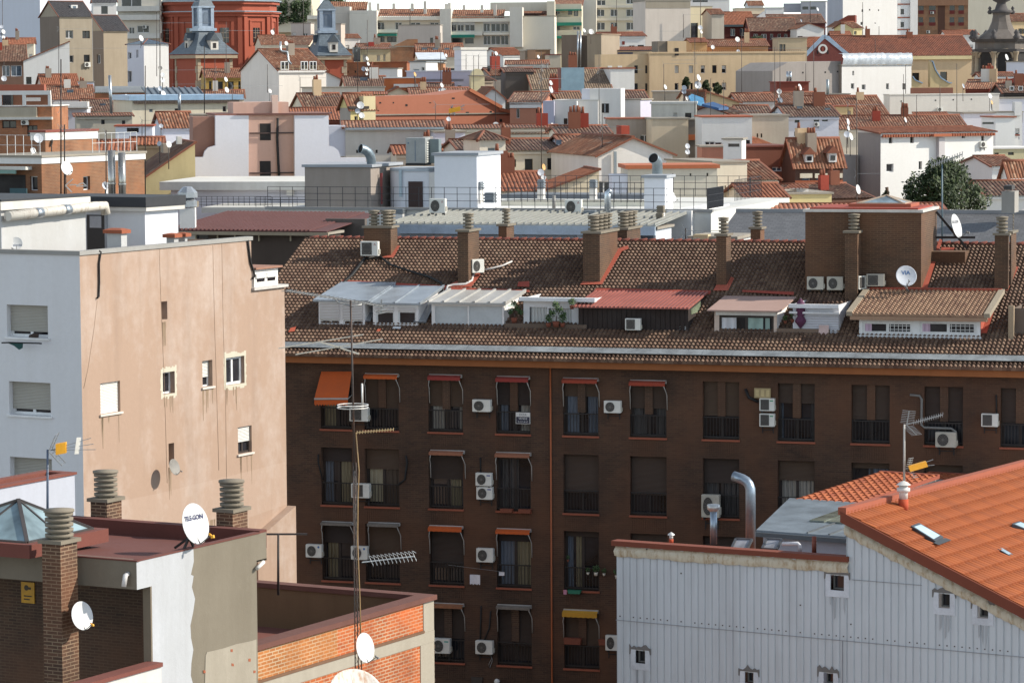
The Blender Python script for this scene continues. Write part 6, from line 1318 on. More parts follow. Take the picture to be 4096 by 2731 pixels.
for x,yv,l in ((1030,280,'left'),(1125,300,'right')):
    p=U(x,745,176); q=MB(); z=U(x,yv,176).z-p.z; q.tube([(0,0,-.5),(0,0,z)],.2,14); q.lathe([(.215,z*.33),(.225,z*.35),(.215,z*.37)],(0,0,0),14); q.lathe([(.2,z),(.17,z+.02),(.01,z+.03)],(0,0,0),14); o=q.build('steel_flue',paint(170,166,160,.25,.85)); o.location=p; tag(o,l+' hand steel flue of the pair before the orange brick wall','flue')
dish(615,440,180,66,'large white dish on the dark mast before the orange brick wall',48,18); dish(352,165,186,45,'grey dish on a white post at the corner of the brick terrace',30,20,'g'); dish(306,280,186,32,'small white dish low on the white terrace coping',50,15); dish(465,208,190,38,'brown dish fixed to the upper brick storey',-50,15,'b'); dish(972,600,178,38,'grey dish left of the steel flues',40,20,'g'); dish(1012,670,177,48,'white dish half hidden by the left steel flue',50,15)
m1=mast(560,745,-560,181,'tall dark double mast rising from the brick block roof',.045,((90,0,1.6,8),(-120,15,1.8,10)),MASTD); mast(593,745,40,181,'shorter dark pole beside the double mast',.045,((100,-20,1.2,6),),MASTD)
e=empty('tv_antenna','white bow shaped aerial in front of the orange brick wall','aerial',U(600,595,180)); q=MB(); f=lambda u,v:U(u,v,180)-U(600,595,180)
for (a,c) in (((600,600),(670,540)),((600,600),(660,660)),((640,595),(700,590)),((700,600),(760,575)),((760,575),(795,605)),((795,605),(700,605))): q.bar(f(*a),f(*c),.05)
q.build('loops',paint(206,202,196,.4,.2),e)
mast(975,745,90,178,'thin dark mast left of the steel flues',.035,((130,10,1.2,5),),MASTD); mast(1335,740,-500,196,'slender dark lattice mast at the right corner of the brick block',.035,(),MASTD)
# cream gable with brown roof
b=hs('cream house whose brown tiled slope climbs to the right beside the brick block',1335,1795,520,204,12,stucco(188,170,126,.45),('sr',205,T_DRK),'',D=9); b.pbox('dormer',stucco(150,136,120,.4),1.5,1500,215,1560,300,1.5); b.pbox('chimney',WHITE2,3,1630,150,1672,220,.8)
dish(1553,222,203,30,'white dish on the little dormer of the brown slope',45,15); dish(1462,215,206,24,'pale dish behind the little dormer of the brown slope',-30,15,'g')
# white house with the curved shoulders and pink stair recess
b=hs('white house with curved shoulders round a tall pink stair recess',1990,2352+668,-42,215,10,PINKW,('flat',stucco(130,90,80,.4)),'x',D=7,name='house'); 
b.outline('left_wing',WLAV,[(1690,580),(1693,342),(1868,338),(1882,285),(1915,250),(1980,232),(1980,-42),(2285,-42),(2285,580)],-.6,.59); b.outline('left_room',stucco(150,112,98,.4),[(1775,335),(1772,-30),(1978,-30),(1978,335)],.3,3)  # left room in a darker pink, its shade painted in
tr(1); b.outline('right_wing',WLAV,[(356,580),(356,-42),(668,-42),(670,235),(715,245),(758,280),(780,345),(1010,345),(1010,460),(1010,580)],-.6,.59)
b.pbox('stair_tower',PINKW,.8,-210,-165,300,-40,4); b.pbox('chimney',PINKL,.5,150,-230,205,-40,1)
for v0,v1 in ((30,185),(375,530)): b.pbox('window',DARK,-.03,36,v0,136,v1,.025)
for v in (118,484): b.pbox('band',paint(70,52,48,.6),-.08,-60,v-6,356,v+6,.07)
q=MB(); q.tube([b.aty(200,-20,-.12),b.aty(195,160,-.12),b.aty(205,400,-.12),b.aty(215,575,-.12)],.09,6); q.build('pipe',BLACK,b.root); b.pbox('top_rail',paint(96,60,52,.6),-.7,-180,-62,670,-50,.1)
# ledge building below it
tr(0); b=hs('white building under a stained concrete ledge with thin railings',1570,2352+450,640,196,-8,WLAV,('flat',stucco(206,204,198,.5,.6),None,0,.55,.5),'',D=9); tr(1); b.pbox('hatch',WHITE2,-.4,280,630,340,690,.3)
tr(0); railing(b,-4,1800,700,2352+140,800,RAILK,14,4); tr(1); railing(b,-6,0,705,455,795,RAILK,6,4); b.pbox('roof_slab',stucco(186,184,178,.4),-6.5,-500,800,455,850,6)
tr(0); b.pbox('vent_stack',COWL,-7,1742,748,1790,800,1.0); vent_=b
tr(0); e=empty('roof_vent','silver capped white vent beside the dark red shed','vent',U(1728,985,150)); q=MB(); q.box(-.35,-.3,-1,.35,.3,.9); q.build('vent_base',WHITE,e); q=MB(); q.lathe([(.42,.95),(.42,1.2),(.25,1.35),(.45,1.36),(.45,1.6),(.2,1.85),(.01,1.87)],(0,0,0),8,False); q.build('cap',paint(170,174,178,.35,.7),e)
dish(1732,492,205,38,'white dish lettered TG on the white wall with the curved shoulder',35,15,'w',text='TG',tcol=(60,56,60),tsz=.5,tz=.2,tx=.2)
# slate roofs behind the ridge at right
tr(2)
def slroof(label,pts,Y0,dz,chim=False):
    pass
b=Bld('slate_roofed_hall','long hall under a broad grey slate roof behind the stair tower','hall',1650,2352*2+300,1400,150,-17,14); H=b.H; y1=9; zt=b.aty(2300,838,y1).z; b.walls(WHITE2); q=MB()
P=[(0,0,H),(b.L,0,H),(b.L,y1,zt),(0,y1,zt)]; ln=math.hypot(y1,zt-H); q.poly(P,[(0,0),(b.L,0),(b.L,ln),(0,ln)]); tr(3); b.part('roof',slate(96,96,98,.35,.22),q); q=MB(); q.bar((0,y1,zt+.03),(b.L,y1,zt+.03),.25,.2); q.build('ridge',stucco(140,140,142,.3),b.root)
tr(3); b.pbox('chimney',stucco(150,146,140,.4),y1-2.5,2145,655,2265,850,1.3); b.pbox('chimney_cap',paint(60,56,54,.6),y1-2.4,2165,600,2240,640,1.0); q=MB(); tr(2)
b=hs('low white parapet block with a small awning behind the ridge',1640,2052,1090,140,-17,WHITE,None,'',D=3,name='roof_parapet',cat='parapet'); b.pbox('awning_box',stucco(196,176,140,.3),-.2,1665,1050,1800,1095,.5); mast(1595,1125,990,139,'small dark comb shaped aerial beside the white parapet block',.03,((1015,0,1.4,8),(1085,0,.6,4)),MASTD)
tr(3); b=hs('low yellow parapet house with a white dormer and tile edging',-260,585,690,205,12,stucco(206,190,140,.25),('flat',CONC),'',D=6); b.pbox('dormer',WHITE,1.2,262,632,372,692,1.5); 
e=[c for c in b.root.children if c.name.startswith('dormer')][0]; q=MB(); A_,B_=b.aty(150,630,.9),b.aty(380,628,.9); slope(q,A_,B_,b.aty(370,590,2.2),b.aty(200,592,2.2),.25,.06); q.build('dormer_roof',T_RED,e)
b=hs('dark brown tiled slope of a house before the shaded side of the white house',360,950,720,226,20,stucco(120,86,70,.4),('gx',585,T_DRK),'',D=9)
b=hs('long low wall with orange tile edging behind the slate roof',-420,1600,830,172,-2,WHITE2,('sx',775,tile(((140,84,60),(164,104,76)),.3,.4,.2)),'',D=2.5,name='tiled_wall',cat='wall')
dish(830,635,215,45,'white dish on a short pole before the brown slope',60,12)
# big white house with small windows
WH=hs('big white house with scattered small windows and a tall side greyed as shade',1035,2070,118,262,26,WFAR,('sx',62,T_RED),'1110 160 1143 213 n;1305 155 1340 210 n;1780 130 1810 165 n;1960 130 1987 190 n;1088 400 1153 475 d;1385 378 1415 450 n;1778 365 1808 440 d;1848 362 1882 438 n;1963 360 2035 428 n',ud=825,rights=stucco(150,144,140,.4)); b=WH  # grey of the left side is shade put into the wall colour
b.pbox('pilaster',stucco(196,190,190,.3),-.4,1572,160,1625,440,.4); b.pbox('pilaster_cap',stucco(166,96,66,.3),-.7,1525,125,1690,150,.8); b.pbox('lean_to',stucco(150,144,140,.4),3,690,320,830,700,5)
q=MB()
for k in range(44): x=b.L*(k+.5)/44; q.box(x-.08,-.35,b.H-.35,x+.08,-.003,b.H-.12)
q.build('eaves_tiles',stucco(150,86,60,.3),b.root); ac_on(b,'f',1958,196,2020,250,'r','air conditioner casting a shadow on the big white house')
mast(815,620,-200,224,'tall thin mast with an arrow aerial before the shaded side of the white house',.035,((490,0,1.6,5),),MASTM); mast(1600,1140,400,135,'blue grey mast with a long toothed aerial in front of the tree',.04,(),paint(90,110,120,.5))
o=[o for o in bpy.data.objects if o.get('label','').startswith('blue grey mast')][0]; q=MB(); f=lambda u,v:U(u,v,135)-o.location; q.bar(f(1505,415),f(1785,312),.035)
for k in range(13): p=f(1505,415).lerp(f(1785,312),k/12); q.bar(p-Vector((.03,.15,.1)),p+Vector((.03,.15,.1)),.03)
q.build('toothed_antenna',MASTL,o)
# house with the dormers
b=hs('house with two white dormers and a dark timber storey of three white panels',250,690,412,250,14,stucco(84,60,50,.4),('gx',168,T_OLD),'312 530 388 592 g;445 528 527 588 g;583 525 667 585 g',D=12,ud=130)
for u0,u1 in ((295,408),(432,550),(570,685)): b.pbox('panel',stucco(206,196,176,.4),-.12,u0,488,u1,530,.1)
b.pbox('brick_band',stucco(150,84,56,.3),-.08,250,552,690,588,.05)
for u0,u1 in ((345,415),(560,632)):
    o=b.pbox('dormer',WHITE,-.1,u0,315 if u0<400 else 302,u1,385,4); xs=[v.co.x for v in o.data.vertices]; zz=[v.co.z for v in o.data.vertices]; q=MB(); mx=(min(xs)+max(xs))/2; q.prism([(min(xs)-.25,-.3,max(zz)),(max(xs)+.25,-.3,max(zz)),(mx,-.3,max(zz)+.55)],(0,4,0)); q.build('dormer_roof',TERRA,o); w=max(xs)-min(xs); h=max(zz)-min(zz); q=MB().box(min(xs)+w*.2,-.14,min(zz)+h*.2,max(xs)-w*.2,-.103,max(zz)-h*.25); q.build('pane',GLASS,o)
b.pbox('skylight',GLASSB,3.2,262,195,305,222,.3); b.pbox('skylight',GLASSB,2.0,255,260,300,290,.3)
b=hs('plain dark red brown wall of a house left of the dormer house',-330,245,250,252,14,stucco(112,66,50,.4),('flat',stucco(110,60,48,.4)),'40 430 130 470 g',D=6); tr(2)
# cream houses at the middle
b=hs('cream house with brown shuttered blue windows under a long tiled roof',-470,480,282,226,8,stucco(212,202,184,.3),('gx',178,T_DRK),'-42 360 38 430 b;118 355 192 460 b;325 348 402 455 b',D=10); tr(1)
b=hs('small cream roof tower with a hipped brown roof and twin window',2055,2292,178,222,16,stucco(216,206,188,.3),('hp',98,T_DRK),'2130 250 2205 312 g',D=6,ud=1905); tr(2)
b=hs('white gabled house with a red tiled roof behind the elbow cowl',792,1475,318,214,14,stucco(218,212,206,.3),('gy',160,T_OLD,dict(ur=1105)),'',D=12); b.pbox('flue',paint(150,156,160,.4,.5),-.25,938,288,962,500,.15)
b.pbox('chimney',stucco(150,62,44,.3),1.2,1005,50,1080,130,1.2)
b=hs('shaded white house part with a small white framed window between tiled roofs',548,795,305,224,10,WLAV,('gx',140,T_OLD),'630 328 716 402 d',D=11); b.pbox('skylight',GLASSB,2,405,180,455,222,.3)
b=hs('cream lean to with a sloping orange tile verge before the white gable',300,800,640,198,8,stucco(222,206,178,.25),('sr',452,TERRA if 0 else T_RED),'',D=5); b=hs('low house with a bright orange tiled roof left of the cream lean to',-180,330,650,200,6,CREAM,('gx',480,T_RED),'',D=9)
b=hs('long blotchy cream wall with orange coping and three small holes',1065,1885,448,190,4,stucco(206,196,178,.5,.6),('flat',stucco(176,100,66,.3),None,0,.15,.22),'1470 490 1486 518 n;1633 488 1648 515 n;1788 484 1803 512 n',D=4); b.pbox('side_wall',WLAV,.1,920,500,1064,700,2)
b=hs('cream house with tiny windows under a steep brown tiled slope',1850,2160,392,206,22,stucco(206,196,176,.35),('flat',CONC),'1922 655 1942 722 n;1953 600 1967 640 n;2016 568 2033 645 n;2180 685 2195 730 n',D=7); b=hs('house with brown tiled slope right of the cream tiny windowed house',2060,2352+90,545,207,16,CREAM,('gx',375,T_OLD),'',D=8)
b=hs('small house with red tiled verge beside the yellow parapet',2160,2352+170,600+110,201,10,CREAM,('gx',585,T_RED),'',D=6)
b=hs('dark red timber terrace house left of the dormer house',2085,2352+30,330,258,6,stucco(92,50,40,.4),('flat',stucco(84,46,38,.4)),'',D=6); b.pbox('lower_wall',stucco(140,74,52,.3),-.5,2110,345,2352,500,.4); b.pbox('trellis',stucco(70,40,34,.3),-.6,2080,250,2352,330,.1)
dish(1613,238,232,25,'upper grey dish of the pair before the beige wall',30,15,'g'); dish(1613,290,232,25,'lower grey dish of the pair before the beige wall',30,15,'g'); dish(265,480,202,32,'grey dish before the cream windowed house',20,15,'g'); dish(293,430,203,30,'rusty orange dish before the cream windowed house',60,10,'o'); dish(290,525,201,24,'half hidden white dish by the orange roof',10,40)
dish(2008,275,250,30,'upper white dish beside the dark red terrace',65,15); dish(2005,330,250,26,'lower white dish beside the dark red terrace',65,15); dish(98,65,270,28,'white dish between tiled roofs below the pink house',55,15); dish(372,45,272,22,'white dish under the white houses with blue doors',55,15)
mast(830,480,-60,216,'thin mast before the white gable wall',.03,((205,0,1.2,5),(60,15,1.8,7)),MASTM); mast(270,470,-450,212,'tall thin mast before the cream windowed house',.03,((-380,20,1.5,5),(-250,0,1.5,5)),MASTM)
# tree
tr(3)
def tree(label,u0,u1,vt,vb,Y,n,sz,seed,lobes=26):
    c=U((u0+u1)/2,vb,Y); w=(U(u1,vb,Y)-U(u0,vb,Y)).length/2; top=U((u0+u1)/2,vt,Y).z; zb=ground(Y)-.3; e=empty('tree',label,'tree',(c.x,c.y,zb)); rr=random.Random(seed); h=top-c.z; q=MB(); q.tube([(0,0,0),(.1,.1,(c.z-zb)*.6),(0,0,c.z-zb),(0,.1,c.z-zb+h*.6)],[.4,.32,.25,.08],8)
    for k in range(7): a=rr.uniform(0,6.28); q.tube([(0,0,c.z-zb-.5+.2*k),(w*.35*math.cos(a),w*.3*math.sin(a),c.z-zb+h*.25),(w*.6*math.cos(a),w*.5*math.sin(a),c.z-zb+h*.5)],[.14,.09,.03],5)
    q.build('trunk',stucco(84,68,54,.4),e); q=MB()
    for k in range(lobes):
        a=rr.uniform(0,6.283); r=math.sqrt(rr.random())*.85; z=rr.random()**.9; lim=math.sqrt(max(.06,1-z*z))*(.95+.1*math.sin(k*2.3)); x,y=r*lim*w*math.cos(a),r*lim*w*.8*math.sin(a)
        R_=w*(.13+.14*rr.random()); bush(q,(x,y,c.z-zb+z*h*.92),R_*1.15,int(n/lobes),sz,rr)
    q.build('crown',leaves(50,64,34),e); return e
tree('dark bushy evergreen tree in front of the big white house',1195,2075,405,800,207,12000,.13,3,60)
# small houses at the right edge
b=hs('small house with a brown tiled gable at the right edge, beside the tree',2225,2420,520,230,20,WFAR,('gx',375,T_OLD),'',D=9,ud=2140); b=hs('low tiled house under the tree at the right edge',2010,2480,690,212,4,WFAR,('gx',560,T_DRK),'',D=8)
b=hs('cream house with a pair of dark windows at the right edge',2075,2480,265,275,8,stucco(196,186,150,.3),('flat',WHITE),'2080 298 2120 325 n;2205 293 2260 320 n',D=6); b=hs('tiled roofed house behind the tree top at the right edge',2060,2300,420,250,10,WFAR,('gx',330,T_OLD),'',D=8)
b=hs('white house with a brown strip above its window at the right edge',2065,2300,145,300,6,WFAR,('flat',stucco(130,70,56,.3)),'2120 160 2170 190 n',D=8); dish(2180,105,292,28,'upper white dish of the two beside the big white house',65,12); dish(2182,160,292,26,'lower white dish of the two beside the big white house',65,12)
dish(725,130,258,30,'pale dish left of a leaning pair above the dormer house',10,15,'g'); dish(765,150,257,36,'white leaning dish above the dormer house',60,15); dish(740,75,259,22,'small white dish high above the dormer house',60,15); dish(737,20,260,24,'topmost white dish above the dormer house',60,15)
# ================================================================ the upper rows of the town
def bands(b,mat,vs,y=-.12,th=.35,u0=None,u1=None,name='ledge'):
    for v in vs:
        z=b.aty((b.u0+b.u1)/2,v,0).z; xa=0 if u0 is None else b.aty(u0,v,0).x; xb=b.L if u1 is None else b.aty(u1,v,0).x; MB().box(xa,y,z-th/2,xb,-.003,z+th/2).build(name,mat,b.root)
def wrow(v0,v1,us,st='d',f='f'): return ';'.join('%s %g %g %g %g %s'%(f,a,v0,c,v1,st) for a,c in us)
# ---- tile 0
tl(0)
hs('blank pale wall of a tall block filling the top left corner',-200,365,-60,650,-26,stucco(200,204,214,.2,.8),None,'',D=20,name='apartment_block',cat='apartment building')
SH=hs('tall grey brown house with a dark slate roof and white dormer',545,845,148,560,LB,stucco(158,146,128,.5,.6),('gx',12,CHAR),'603 278 672 352 d;757 282 826 352 b;640 508 676 572 d;770 502 825 568 n',D=14,ud=365,rights=stucco(120,106,94,.4)); b=SH  # side walls in a darker brown, their shade painted in
o=b.pbox('dormer',WHITE,2.5,655,45,715,108,3); b.pbox('dormer_window',GLASSB,2.46,672,55,700,95,.03); ac_on(b,'f',778,572,832,614,'r','old air conditioner under a window of the grey brown slate roofed house')
hs('blank beige grey annex with a steep slate roof beside the taller slate house',950,1170,280,545,LB,stucco(168,152,130,.45),('sx',140,CHAR),'l 890 500 922 582 d',D=8,ud=850,rights=stucco(130,114,100,.4)); hs('white attic house with one tall window above the slate annex',855,1070,22,575,10,WHITE,('gx',-10,CHAR),'930 55 990 128 n',D=6)  # annex side walls darkened, shade put into their colour
b=hs('cream flats with balconies behind the white octagonal house',1075,1480,-120,650,-4,stucco(206,198,184,.2),None,'1185 250 1235 318 d;1260 235 1370 300 d;1115 -60 1300 70 d',D=14,name='apartment_block',cat='apartment building'); bands(b,WHITE2,(160,330,80),-1.6,1.0); railing(b,-1.5,1120,120,1330,165,RAILW,10,2)
ac_on(b,'f',1310,230,1345,262,'r','tiny air conditioner on the cream flats'); 
hs('white house with a canted front and a zinc roof',1320,1548,402,520,LB,WHITE,('hp',358,SLB),'l 1250 455 1270 530 d;l 1172 650 1212 755 d;l 1175 480 1210 540 d',D=10,ud=1168,rights=WLAV)  # side face in a cooler white that paints its shade
# the red church
e=empty('church','red brick church with a round drum under a zinc roof','church',(0,0,0)); c0=U(1990,300,655); zb=ground(640); e.location=(c0.x,c0.y,zb); Z=lambda v:U(1990,v,645).z-zb; rad=(2560-1475)/2*.10884*645/3300
CHR=stucco(154,78,57,.35,.7); q=MB(); NS=10; cx0=U(2010,300,655).x-c0.x
def ring(r,z): return [Vector((cx0+r*math.cos(2*math.pi*(k+.3)/NS),r*math.sin(2*math.pi*(k+.3)/NS),z)) for k in range(NS)]
def drum(mb,r,z0,z1):
    a,c=ring(r,z0),ring(r,z1)
    for k in range(NS): mb.poly([a[k],a[(k+1)%NS],c[(k+1)%NS],c[k]])
    mb.poly(c)
drum(q,rad,0,Z(20)); q.build('wall',CHR,e); q=MB(); drum(q,rad+.5,Z(150),Z(122)); drum(q,rad+.9,Z(121.9),Z(108)); drum(q,rad+.6,Z(40),Z(12)); q.build('cornice',CHR,e); q=MB(); drum(q,rad+1,Z(107.8),Z(100)); drum(q,rad+1,Z(11.8),Z(4)); q.build('lead_ledge',ZINC,e)
a,c=ring(rad+1,Z(3.5)),ring(.3,Z(-260)); q=MB()
for k in range(NS): q.poly([a[k],a[(k+1)%NS],c[(k+1)%NS],c[k]],[(k*6,0),(k*6+6,0),(k*6+4,18),(k*6+2,18)])
q.build('roof',SLB,e)
A=ring(rad,0)
for k in range(NS):
    p,n=A[k],A[(k+1)%NS]; d=(n-p).normalized(); nn=Vector((d.y,-d.x,0)); 
    if nn.y>.3: continue
    fc=Face(p,d,nn); w=(n-p).length; q=MB()
    for s in (.02,.86): fbox(q,fc,w*s,w*(s+.12),0,Z(152),.0,.35)
    fbox(q,fc,w*.24,w*.32,Z(420),Z(200),.0,.2); fbox(q,fc,w*.68,w*.76,Z(420),Z(200),.0,.2); fbox(q,fc,w*.24,w*.76,Z(198),Z(185),.0,.2); q.build('pilaster',CHR,e)
    q=MB(); fbox(q,fc,w*.38,w*.62,Z(392),Z(255),.0,.06); q.build('window',GLASS,e); q=MB()
    for s in (.46,.54): fbox(q,fc,w*s-.04,w*s+.04,Z(392),Z(255),.07,.1)
    for t in (.33,.66): zz=Z(392)+(Z(255)-Z(392))*t; fbox(q,fc,w*.38,w*.62,zz-.04,zz+.04,.07,.1)
    q.build('window_grid',stucco(150,130,110,.3),e)
SLT=slate(92,102,110,.45,.35); LEAD=paint(150,162,176,.4,.3,.12); STONE=stucco(164,148,126,.4)
def spire(label,u0,u1,vw,vb,Y,yaw,ul0,ul1,vf,vl,vc,vt,ud,k):
    """brick tower, flared slate roof, lead lantern and cap"""
    b=Bld('church_tower',label,'church tower',u0,u1,vw,Y,yaw,8,ground(Y),ud); H=b.H; L=b.L; D=b.D; b.walls(CHR); r=b.root; cx,cy=L/2,D/2; um=(u0+(ud if ud<u0 else u1))/2 if 0 else (ul0+ul1)/2
    z=lambda v:b.aty(um,v,cy).z; MB().box(-.7,-.7,H,L+.7,D+.7,H+.6).build('cornice',STONE,r)
    q=MB(); q.box(-.9,-.9,H+.603,L+.9,D+.9,H+.75); zf=z(vf); s1=(ul1-ul0)*.10884*Y/3300*.36; P=[]; n=7; half=max(L,D)/2+.9; q=MB()
    for i in range(n+1):
        t=i/n; hx=s1+(L/2+.9-s1)*(1-t)**1.3; hy=s1+(D/2+.9-s1)*(1-t)**1.3; P.append([(cx-hx,cy-hy,H+.75+(zf-H-.75)*t),(cx+hx,cy-hy,H+.75+(zf-H-.75)*t),(cx+hx,cy+hy,H+.75+(zf-H-.75)*t),(cx-hx,cy+hy,H+.75+(zf-H-.75)*t)])
    for a,c in zip(P,P[1:]):
        for i in range(4): j=(i+1)%4; w=(Vector(a[j])-Vector(a[i])).length/2; w2=(Vector(c[j])-Vector(c[i])).length/2; q.poly([a[i],a[j],c[j],c[i]],[(-w,a[i][2]),(w,a[i][2]),(w2,c[i][2]),(-w2,c[i][2])])
    q.build('flared_roof',SLT,r); q=MB(); zl=z(vl); zc=z(vc); s2=s1*.8; q.box(cx-s1*1.25,cy-s1*1.25,zf+.003,cx+s1*1.25,cy+s1*1.25,zf+.5); q.box(cx-s1,cy-s1,zf+.503,cx+s1,cy+s1,zl); q.build('lead_cornice',LEAD,r)
    MB().box(cx-s2,cy-s2,zl+.003,cx+s2,cy+s2,zc).build('lantern',paint(112,124,140,.5,.2,.15),r); q=MB()
    for sx in (-1,1):
        for sy in (-1,1): q.box(cx+sx*s2-.3,cy+sy*s2-.3,zl+.003,cx+sx*s2+.3,cy+sy*s2+.3,zc-.02)
    q.build('corner_post',LEAD,r); q=MB(); h=zc-zl
    for f in (Face((cx-s2,cy-s2,0),(1,0,0),(0,-1,0)),Face((cx-s2,cy+s2,0),(0,-1,0),(-1,0,0)),Face((cx+s2,cy-s2,0),(0,1,0),(1,0,0))):
        P=[f.p(s2+s2*.42*math.cos(a),zl+h*.62+s2*.42*math.sin(a),.04) for a in [math.pi*i/10 for i in range(11)]]; q.poly([f.p(s2*1.42,zl+h*.12,.04)]+P+[f.p(s2*.58,zl+h*.12,.04)])
    q.build('arched_panel',paint(96,108,122,.5,.2),r); q=MB(); q.box(cx-s2*1.35,cy-s2*1.35,zc+.003,cx+s2*1.35,cy+s2*1.35,zc+.3); q.build('cap_ledge',LEAD,r); q=MB(); B=[(cx-s2*1.3,cy-s2*1.3,zc+.3),(cx+s2*1.3,cy-s2*1.3,zc+.3),(cx+s2*1.3,cy+s2*1.3,zc+.3),(cx-s2*1.3,cy+s2*1.3,zc+.3)]; zt=z(vt); C_=[(cx-.5,cy-.5,zt),(cx+.5,cy-.5,zt),(cx+.5,cy+.5,zt),(cx-.5,cy+.5,zt)]
    for i in range(4): j=(i+1)%4; q.poly([B[i],B[j],C_[j],C_[i]],[(-2,0),(2,0),(.5,4),(-.5,4)])
    q.poly(C_); q.box(cx-.35,cy-.35,zt,cx+.35,cy+.35,zt+5); q.build('cap_roof',SLT,r)
    for s,f in ((0,b.f),(1,b.l),(2,b.r)):
        zz=H+(zf-H)*.28; w=L if s==0 else D; pb=f.p(w/2-.7,zz,-.9 if s==0 else -.9); q=MB(); a=f.a; nn=f.n
        o=f.p(w/2,zz+.9,-1.3); q.obox(o,a*.75,nn*1.2,Vector((0,0,.9))); q.build('dormer',stucco(206,200,190,.3),r); q=MB(); q.prism([f.p(w/2-1,zz+1.8,.1),f.p(w/2+1,zz+1.8,.1),f.p(w/2,zz+3.2,.1)],-nn*2.8); q.build('dormer_roof',SLT,r); q=MB(); q.obox(f.p(w/2,zz+.9,-.08),a*.3,nn*.03,Vector((0,0,.45))); q.build('dormer_window',DARK,r)
    q=MB(); n=9
    for i in range(n):
        z0=H-.02-(i+1)*H*.07; 
        for f,w in ((b.f,L),(b.l,D)): 
            k_=.95 if i%2 else .6
            fbox(q,f,0 if f is b.f else w-k_,k_ if f is b.f else w,z0,z0+H*.066,.002,.07); fbox(q,f,w-k_ if f is b.f else 0,w if f is b.f else k_,z0,z0+H*.066,.002,.07)
    q.build('quoins',STONE,r); q=MB(); fbox(q,b.f,L*.32,L*.72,H*.3,H*.9,.003,.12); q.build('blind_panel',CHR,r); return b
spire('nearer church tower with a flared slate roof and lead lantern, left of the two',1815,2135,535,830,585,30,1765,1975,285,240,72,-75,1608,0); tl(1)
spire('farther church tower with a flared slate roof and lead lantern, right of the two',600,835,548,680,600,12,478,682,305,255,98,5,470,1)
tl(0)
hs('white house whose tiled roof climbs to the right, left of the dark aerial mast',215,640,552,480,8,WHITE,('sr',380,T_OLD),'240 705 290 772 n',D=8); hs('house with weathered brown tiles at the left edge',-150,240,560,500,10,stucco(110,84,70,.4),('gx',408,T_DRK),'20 600 90 700 g;100 600 200 700 g',D=10); b=hs('small red tiled roof peeping behind the weathered house',60,310,400,540,6,CREAM,('gx',350,T_RED),'',D=6)
hs('white house under a small red tiled gable beside the mast foot',395,722,782,430,14,PINKL,('gx',682,T_RED),'',D=7,ud=340); b=hs('house with a red tiled roof and one skylight left of the white terrace',405,860,912,400,10,stucco(206,188,180,.2),('gx',785,T_OLD),'',D=11); b.pbox('skylight',GLASSB,2.5,615,822,675,876,.2)
hs('pale lavender gabled wall behind the skylight roof',720,865,755,415,8,WLAV,None,'',D=4); b=hs('white roof terrace on orange brickwork with a slatted screen',870,1360,855,385,-6,brick((130,76,46),(150,94,62),(150,126,100),.26,.08,.012),('flat',CONC),'',D=6); b.pbox('terrace_screen',WHITE,-.02,875,790,1340,850,.2); railing(b,-.3,880,810,1340,850,RAILW,26,1)
b=hs('low building with a zinc standing seam roof behind the cream house',1350,1870,893,370,12,CREAM,None,'',D=7,name='zinc_roofed_house'); q=MB(); z1=b.aty(1580,810,6).z; q.prism([(0,0,b.H+.15),(b.L,0,b.H+.15),(b.L,6,z1),(0,6,z1)],(0,0,.1)); q.build('zinc_roof',paint(112,122,130,.45,.3),b.root); q=MB(); [q.bar((b.L*k/9,0,b.H+.3),(b.L*k/9,6,z1+.15),.12,.14) for k in range(10)]; q.build('seams',paint(90,98,106,.5,.3),b.root)
b=hs('yellow house with arched dark windows below the church tower',1890,2216,712,450,10,stucco(176,142,74,.35),('gx',632,T_OLD),'1920 745 1945 818 n;1992 748 2048 820 n;2095 748 2148 820 n;2190 745 2212 818 n',D=8); hs('low roof with orange verge tiles below the yellow house',1850,2240,900,405,6,CREAM,('gx',828,T_OLD),'',D=8)
b=hs('brick and concrete balcony block at the left edge with a white pergola',-200,475,980,330,-4,brick((146,84,50),(166,102,64),(160,136,110),.26,.08,.012),('flat',WHITE),'20 1105 150 1176 b;250 1150 345 1250 b',D=8,name='apartment_block',cat='apartment building')
b.pbox('parapet_panel',stucco(170,160,142,.4),-.5,-100,985,335,1075,.45); b.pbox('floor_band',WHITE2,-.6,-100,1075,475,1098,.6); q=MB()
for u0,u1,v0,v1 in ((-100,462,832,870),(-100,8,870,975),(205,232,870,975),(440,466,870,975)): b.pbox('pergola',WHITE,-.4,u0,v0,u1,v1,.4)
b.pbox('pergola_wall',stucco(120,80,60,.3),2,-100,870,460,975,.2); b.pbox('door',GLASS,1.9,25,872,120,970,.05); b.pbox('awning',stucco(206,200,196,.2),1.2,240,895,370,928,.1); b.pbox('upper_wall',stucco(150,84,64,.3),4,-60,775,405,832,1); ac_on(b,'f',190,1100,262,1146,'r','air conditioner under the floor band of the balcony block')
b=hs('jumble of white terrace canopies between tiled roofs',478,800,1000,345,4,WLAV,('flat',WHITE),'520 1075 560 1100 n;590 1075 630 1100 n',D=6,name='terrace_house'); b.pbox('canopy',WHITE,-1.5,490,935,805,985,3)
b=hs('house with weathered tiles and a tiny skylight before the cream house',800,1108,1020,352,14,CREAM,('gx',912,T_DRK),'',D=9); b.pbox('skylight',GLASSB,2,920,950,970,975,.2)
